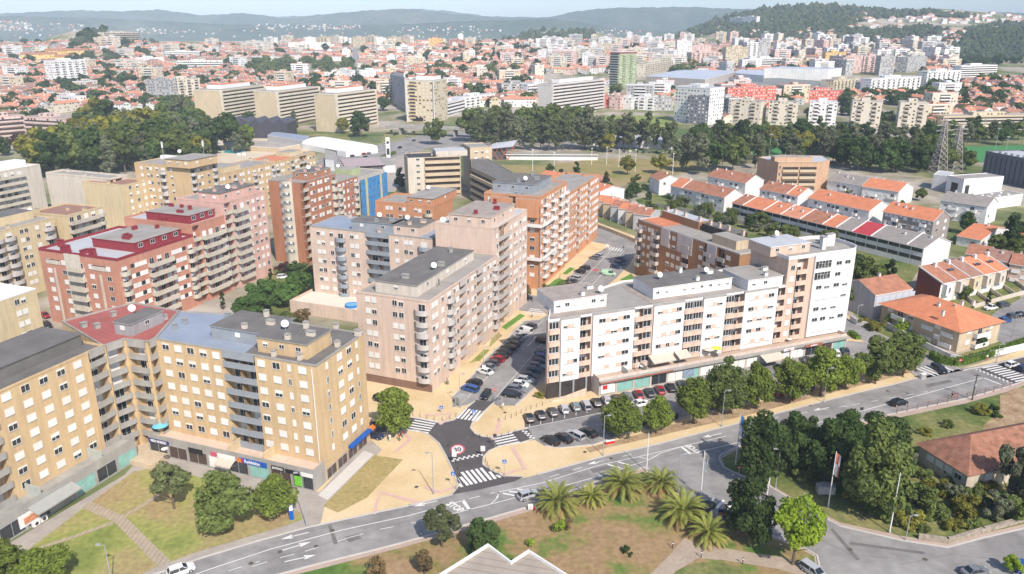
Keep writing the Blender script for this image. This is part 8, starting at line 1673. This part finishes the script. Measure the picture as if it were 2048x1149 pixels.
FM=[mat('forest_%d'%i,c,.9,.3,.25,var2=.3,detail=3) for i,c in enumerate(((.035,.055,.025),(.05,.072,.03),(.03,.045,.022),(.065,.075,.035)))]
forest('hill_forest','dense dark pine wood covering the big hill on the right',[[(1290,84),(1340,64),(1390,47),(1440,31),(1490,23),(1540,17),(1600,12),(1660,13),(1720,21),(1800,19),(1850,24),(1960,32),(1940,38),(1850,34),(1760,38),(1700,50),(1600,60),(1520,66),(1450,66),(1400,74),(1330,82)],[(1680,92),(1700,70),(1760,58),(1850,52),(1900,62),(1850,80),(1790,95),(1720,96)],[(1860,112),(1880,85),(1930,60),(1990,48),(2060,46),(2060,118),(1960,124)],[(1440,66),(1700,50),(1740,62),(1640,84),(1560,82),(1450,80)]],13,12,FM,1)
forest('centre_wood','low dark wooded hill on the skyline behind the town centre',[[(980,82),(1000,66),(1030,62),(1060,56),(1110,54),(1160,58),(1190,68),(1185,80),(1080,80)]],14,12,FM,2)
forest('knoll_wood','dark trees crowning the small knoll at the left',[[(160,80),(175,58),(200,56),(212,66),(232,88),(200,92)],[(118,98),(150,80),(175,78),(185,100),(150,104)],[(225,88),(300,84),(330,92),(240,98)]],14,10,FM,3)
# houses on the slope of the right hill
SP_=[]
for (x0,x1,y0,y1,c) in ((1690,1830,30,46,16),(1830,2048,28,46,34),(1850,2048,38,48,20),(1880,1925,62,90,18),(1740,1880,84,112,40),(1500,1680,60,74,14),(1680,1800,52,60,10),(1560,1760,76,92,10)):
    for i in range(c):
        x=rt.uniform(x0,x1); y=rt.uniform(y0,y1); w=PT(x,y)
        if w and free(w[0],w[1],8): claim(w[0],w[1],8); SP_.append((w,x,y))
for i,(w,x,y) in enumerate(SP_):
    rm=rt.choice([FTO,TP,FTO,RLIGHT]); Wd=rt.choice([12,15,18]); key=('hs',Wd,rm.name); wme,rme=cached(key,lambda:hmesh(Wd,11,6.5,2.2 if rm is not RLIGHT else .4,FW['white'],rm,True)); rest.append((wme,rme,w,rt.uniform(-.4,.4)))
b=MB()
for wme,rme,w,rz in rest:
    M_=Matrix.Translation(w)@Matrix.Rotation(rz,4,'Z'); b.add(wme,M_); b.add(rme,M_)
tag(b.build('distant_houses'),'the many far tiny houses in the town and on the right hill','houses',None,'stuff')
plant_all()
# ================================================================ far mountains
def ridge(name,D,sil,zb,dep,m,seed,front=1500):
    g=random.Random(seed); b=MB(); N=260; xs=[-200+2450*i/N for i in range(N+1)]
    def S(px):
        for (a,ya),(c,yc) in zip(sil,sil[1:]):
            if px<=c: return ya+(yc-ya)*max(0,(px-a))/(c-a)
        return sil[-1][1]
    ph=[g.uniform(0,6) for _ in range(6)]
    rows=[]; M_=22
    for j in range(M_+1):
        t=j/M_; row=[]
        for i,px in enumerate(xs):
            u=(px-1024)/FPX; y=D-front*(1-t); top=78+(60-S(px))/FPX*D
            if t<1: z=zb+(top-zb)*(t**1.1)*(1+.28*(1-t)*(sin(px*.021+ph[0]+t*3)+.7*sin(px*.047+ph[1]+t*5)+.5*sin(px*.11+ph[2])+.3*sin(px*.23+ph[3]-t*6)))
            else: z=top+.006*D*.12*(sin(px*.13+ph[4])+sin(px*.31+ph[5]))*.5
            row.append((u*y,y,z))
        rows.append(row)
    rows.append([(x*1.1,y*1.1,zb) for x,y,z in rows[-1]])
    v=[p for r in rows for p in r]; n=len(xs); f=[(j*n+i,j*n+i+1,(j+1)*n+i+1,(j+1)*n+i) for j in range(len(rows)-1) for i in range(n-1)]
    me=bpy.data.meshes.new(name); me.from_pydata(v,[],f); me.polygons.foreach_set('use_smooth',[True]*len(f)); me.materials.append(m); obj(name,me,kind='structure'); return rows,n
MTN=patch('mountain_forest',[(.04,.07,.045),(.06,.085,.055),(.11,.12,.085)],.0035,fine=.3,fs=.02)
r1,n1=ridge('near_mountains',4300,[(-200,34),(0,33),(60,35),(200,38),(300,42),(380,45),(470,50),(640,52),(800,51),(950,44),(1050,42),(1100,40),(1160,48),(1240,60),(1500,70),(2200,75)],-90,1,MTN,1,1000)
r2,n2=ridge('mountains',5600,[(-200,36),(0,33),(110,29),(200,25),(290,27),(360,24),(440,34),(520,30),(600,40),(660,33),(760,25),(830,23),(900,31),(1000,38),(1090,38),(1150,26),(1210,21),(1290,20),(1360,19),(1420,22),(1600,26),(2048,30),(2200,30)],-90,1,MTN,2,1250)
r3,n3=ridge('far_mountains',7200,[(-200,40),(400,40),(700,34),(780,24),(830,22),(900,26),(980,36),(1100,38),(2048,42),(2200,42)],-90,1,MTN,3,1400)
# villages on the mountain feet
b=MB(); rv=random.Random(4)
for (x0,x1,t0,t1,c) in ((0,120,44,62,130),(130,280,50,62,25),(290,420,56,68,25),(540,740,50,60,90),(780,1000,54,66,35),(1160,1300,55,68,25),(0,1250,60,74,70)):
    for _ in range(c):
        px=rv.uniform(x0,x1); py=rv.uniform(t0,t1); i=int((px+200)/2450*260)
        for j in range(22):
            p0,p1=Vector(r1[j][i]),Vector(r1[j+1][i]); q0,q1=60-(p0.z-78)/p0.y*FPX,60-(p1.z-78)/p1.y*FPX
            if q0>=py>q1: break
        else: continue
        p=p0.lerp(p1,(q0-py)/(q0-q1)); p.x+=rv.uniform(-12,12); s=rv.uniform(2,5.5); h=rv.uniform(3,6)
        b.box(p.x-s,p.x+s,p.y-s,p.y+s,p.z-20,p.z+h,rv.choice([crm,wht,TP]),top=rv.choice([TO,TB,RLIGHT]))
tag(b.build('distant_villages'),'white specks of villages at the foot of the blue mountains','villages',None,'stuff')
# haze
hz=bpy.data.meshes.new('haze'); q=MB(); q.box(-6500,6500,-300,8600,-130,275,WHITE); hz=q.mesh('haze'); hz.materials.clear(); hm=bpy.data.materials.new('haze_air'); hm.use_nodes=True; nn=hm.node_tree.nodes; nn.remove(nn['Principled BSDF']); pv=nn.new('ShaderNodeVolumePrincipled'); pv.inputs['Color'].default_value=(.68,.82,.98,1); pv.inputs['Density'].default_value=HAZE; pv.inputs['Anisotropy'].default_value=-.4; hm.node_tree.links.new(pv.outputs[0],nn['Material Output'].inputs['Volume']); hz.materials.append(hm)
tag(obj('haze',hz),'thin blue haze lying over the whole town and its hills','haze',None,'stuff')

# labels of look-alikes: say which one, counted from the left of the view
def relabel():
    gr={}
    for o in list(COL):
        if o.parent is None and 'label' in o and 'group' in o: gr.setdefault((o['group'],o['label']),[]).append(o)
    for (g,l),os_ in gr.items():
        if len(os_)<2 or len(l.split())>13: continue
        os_.sort(key=lambda o:o.location.x/max(1,o.location.y*CP-(o.location.z-CAMH)*SP))
        for i,o in enumerate(os_): o['label']='%s, %s from left'%(l,nth(i+1))
relabel()
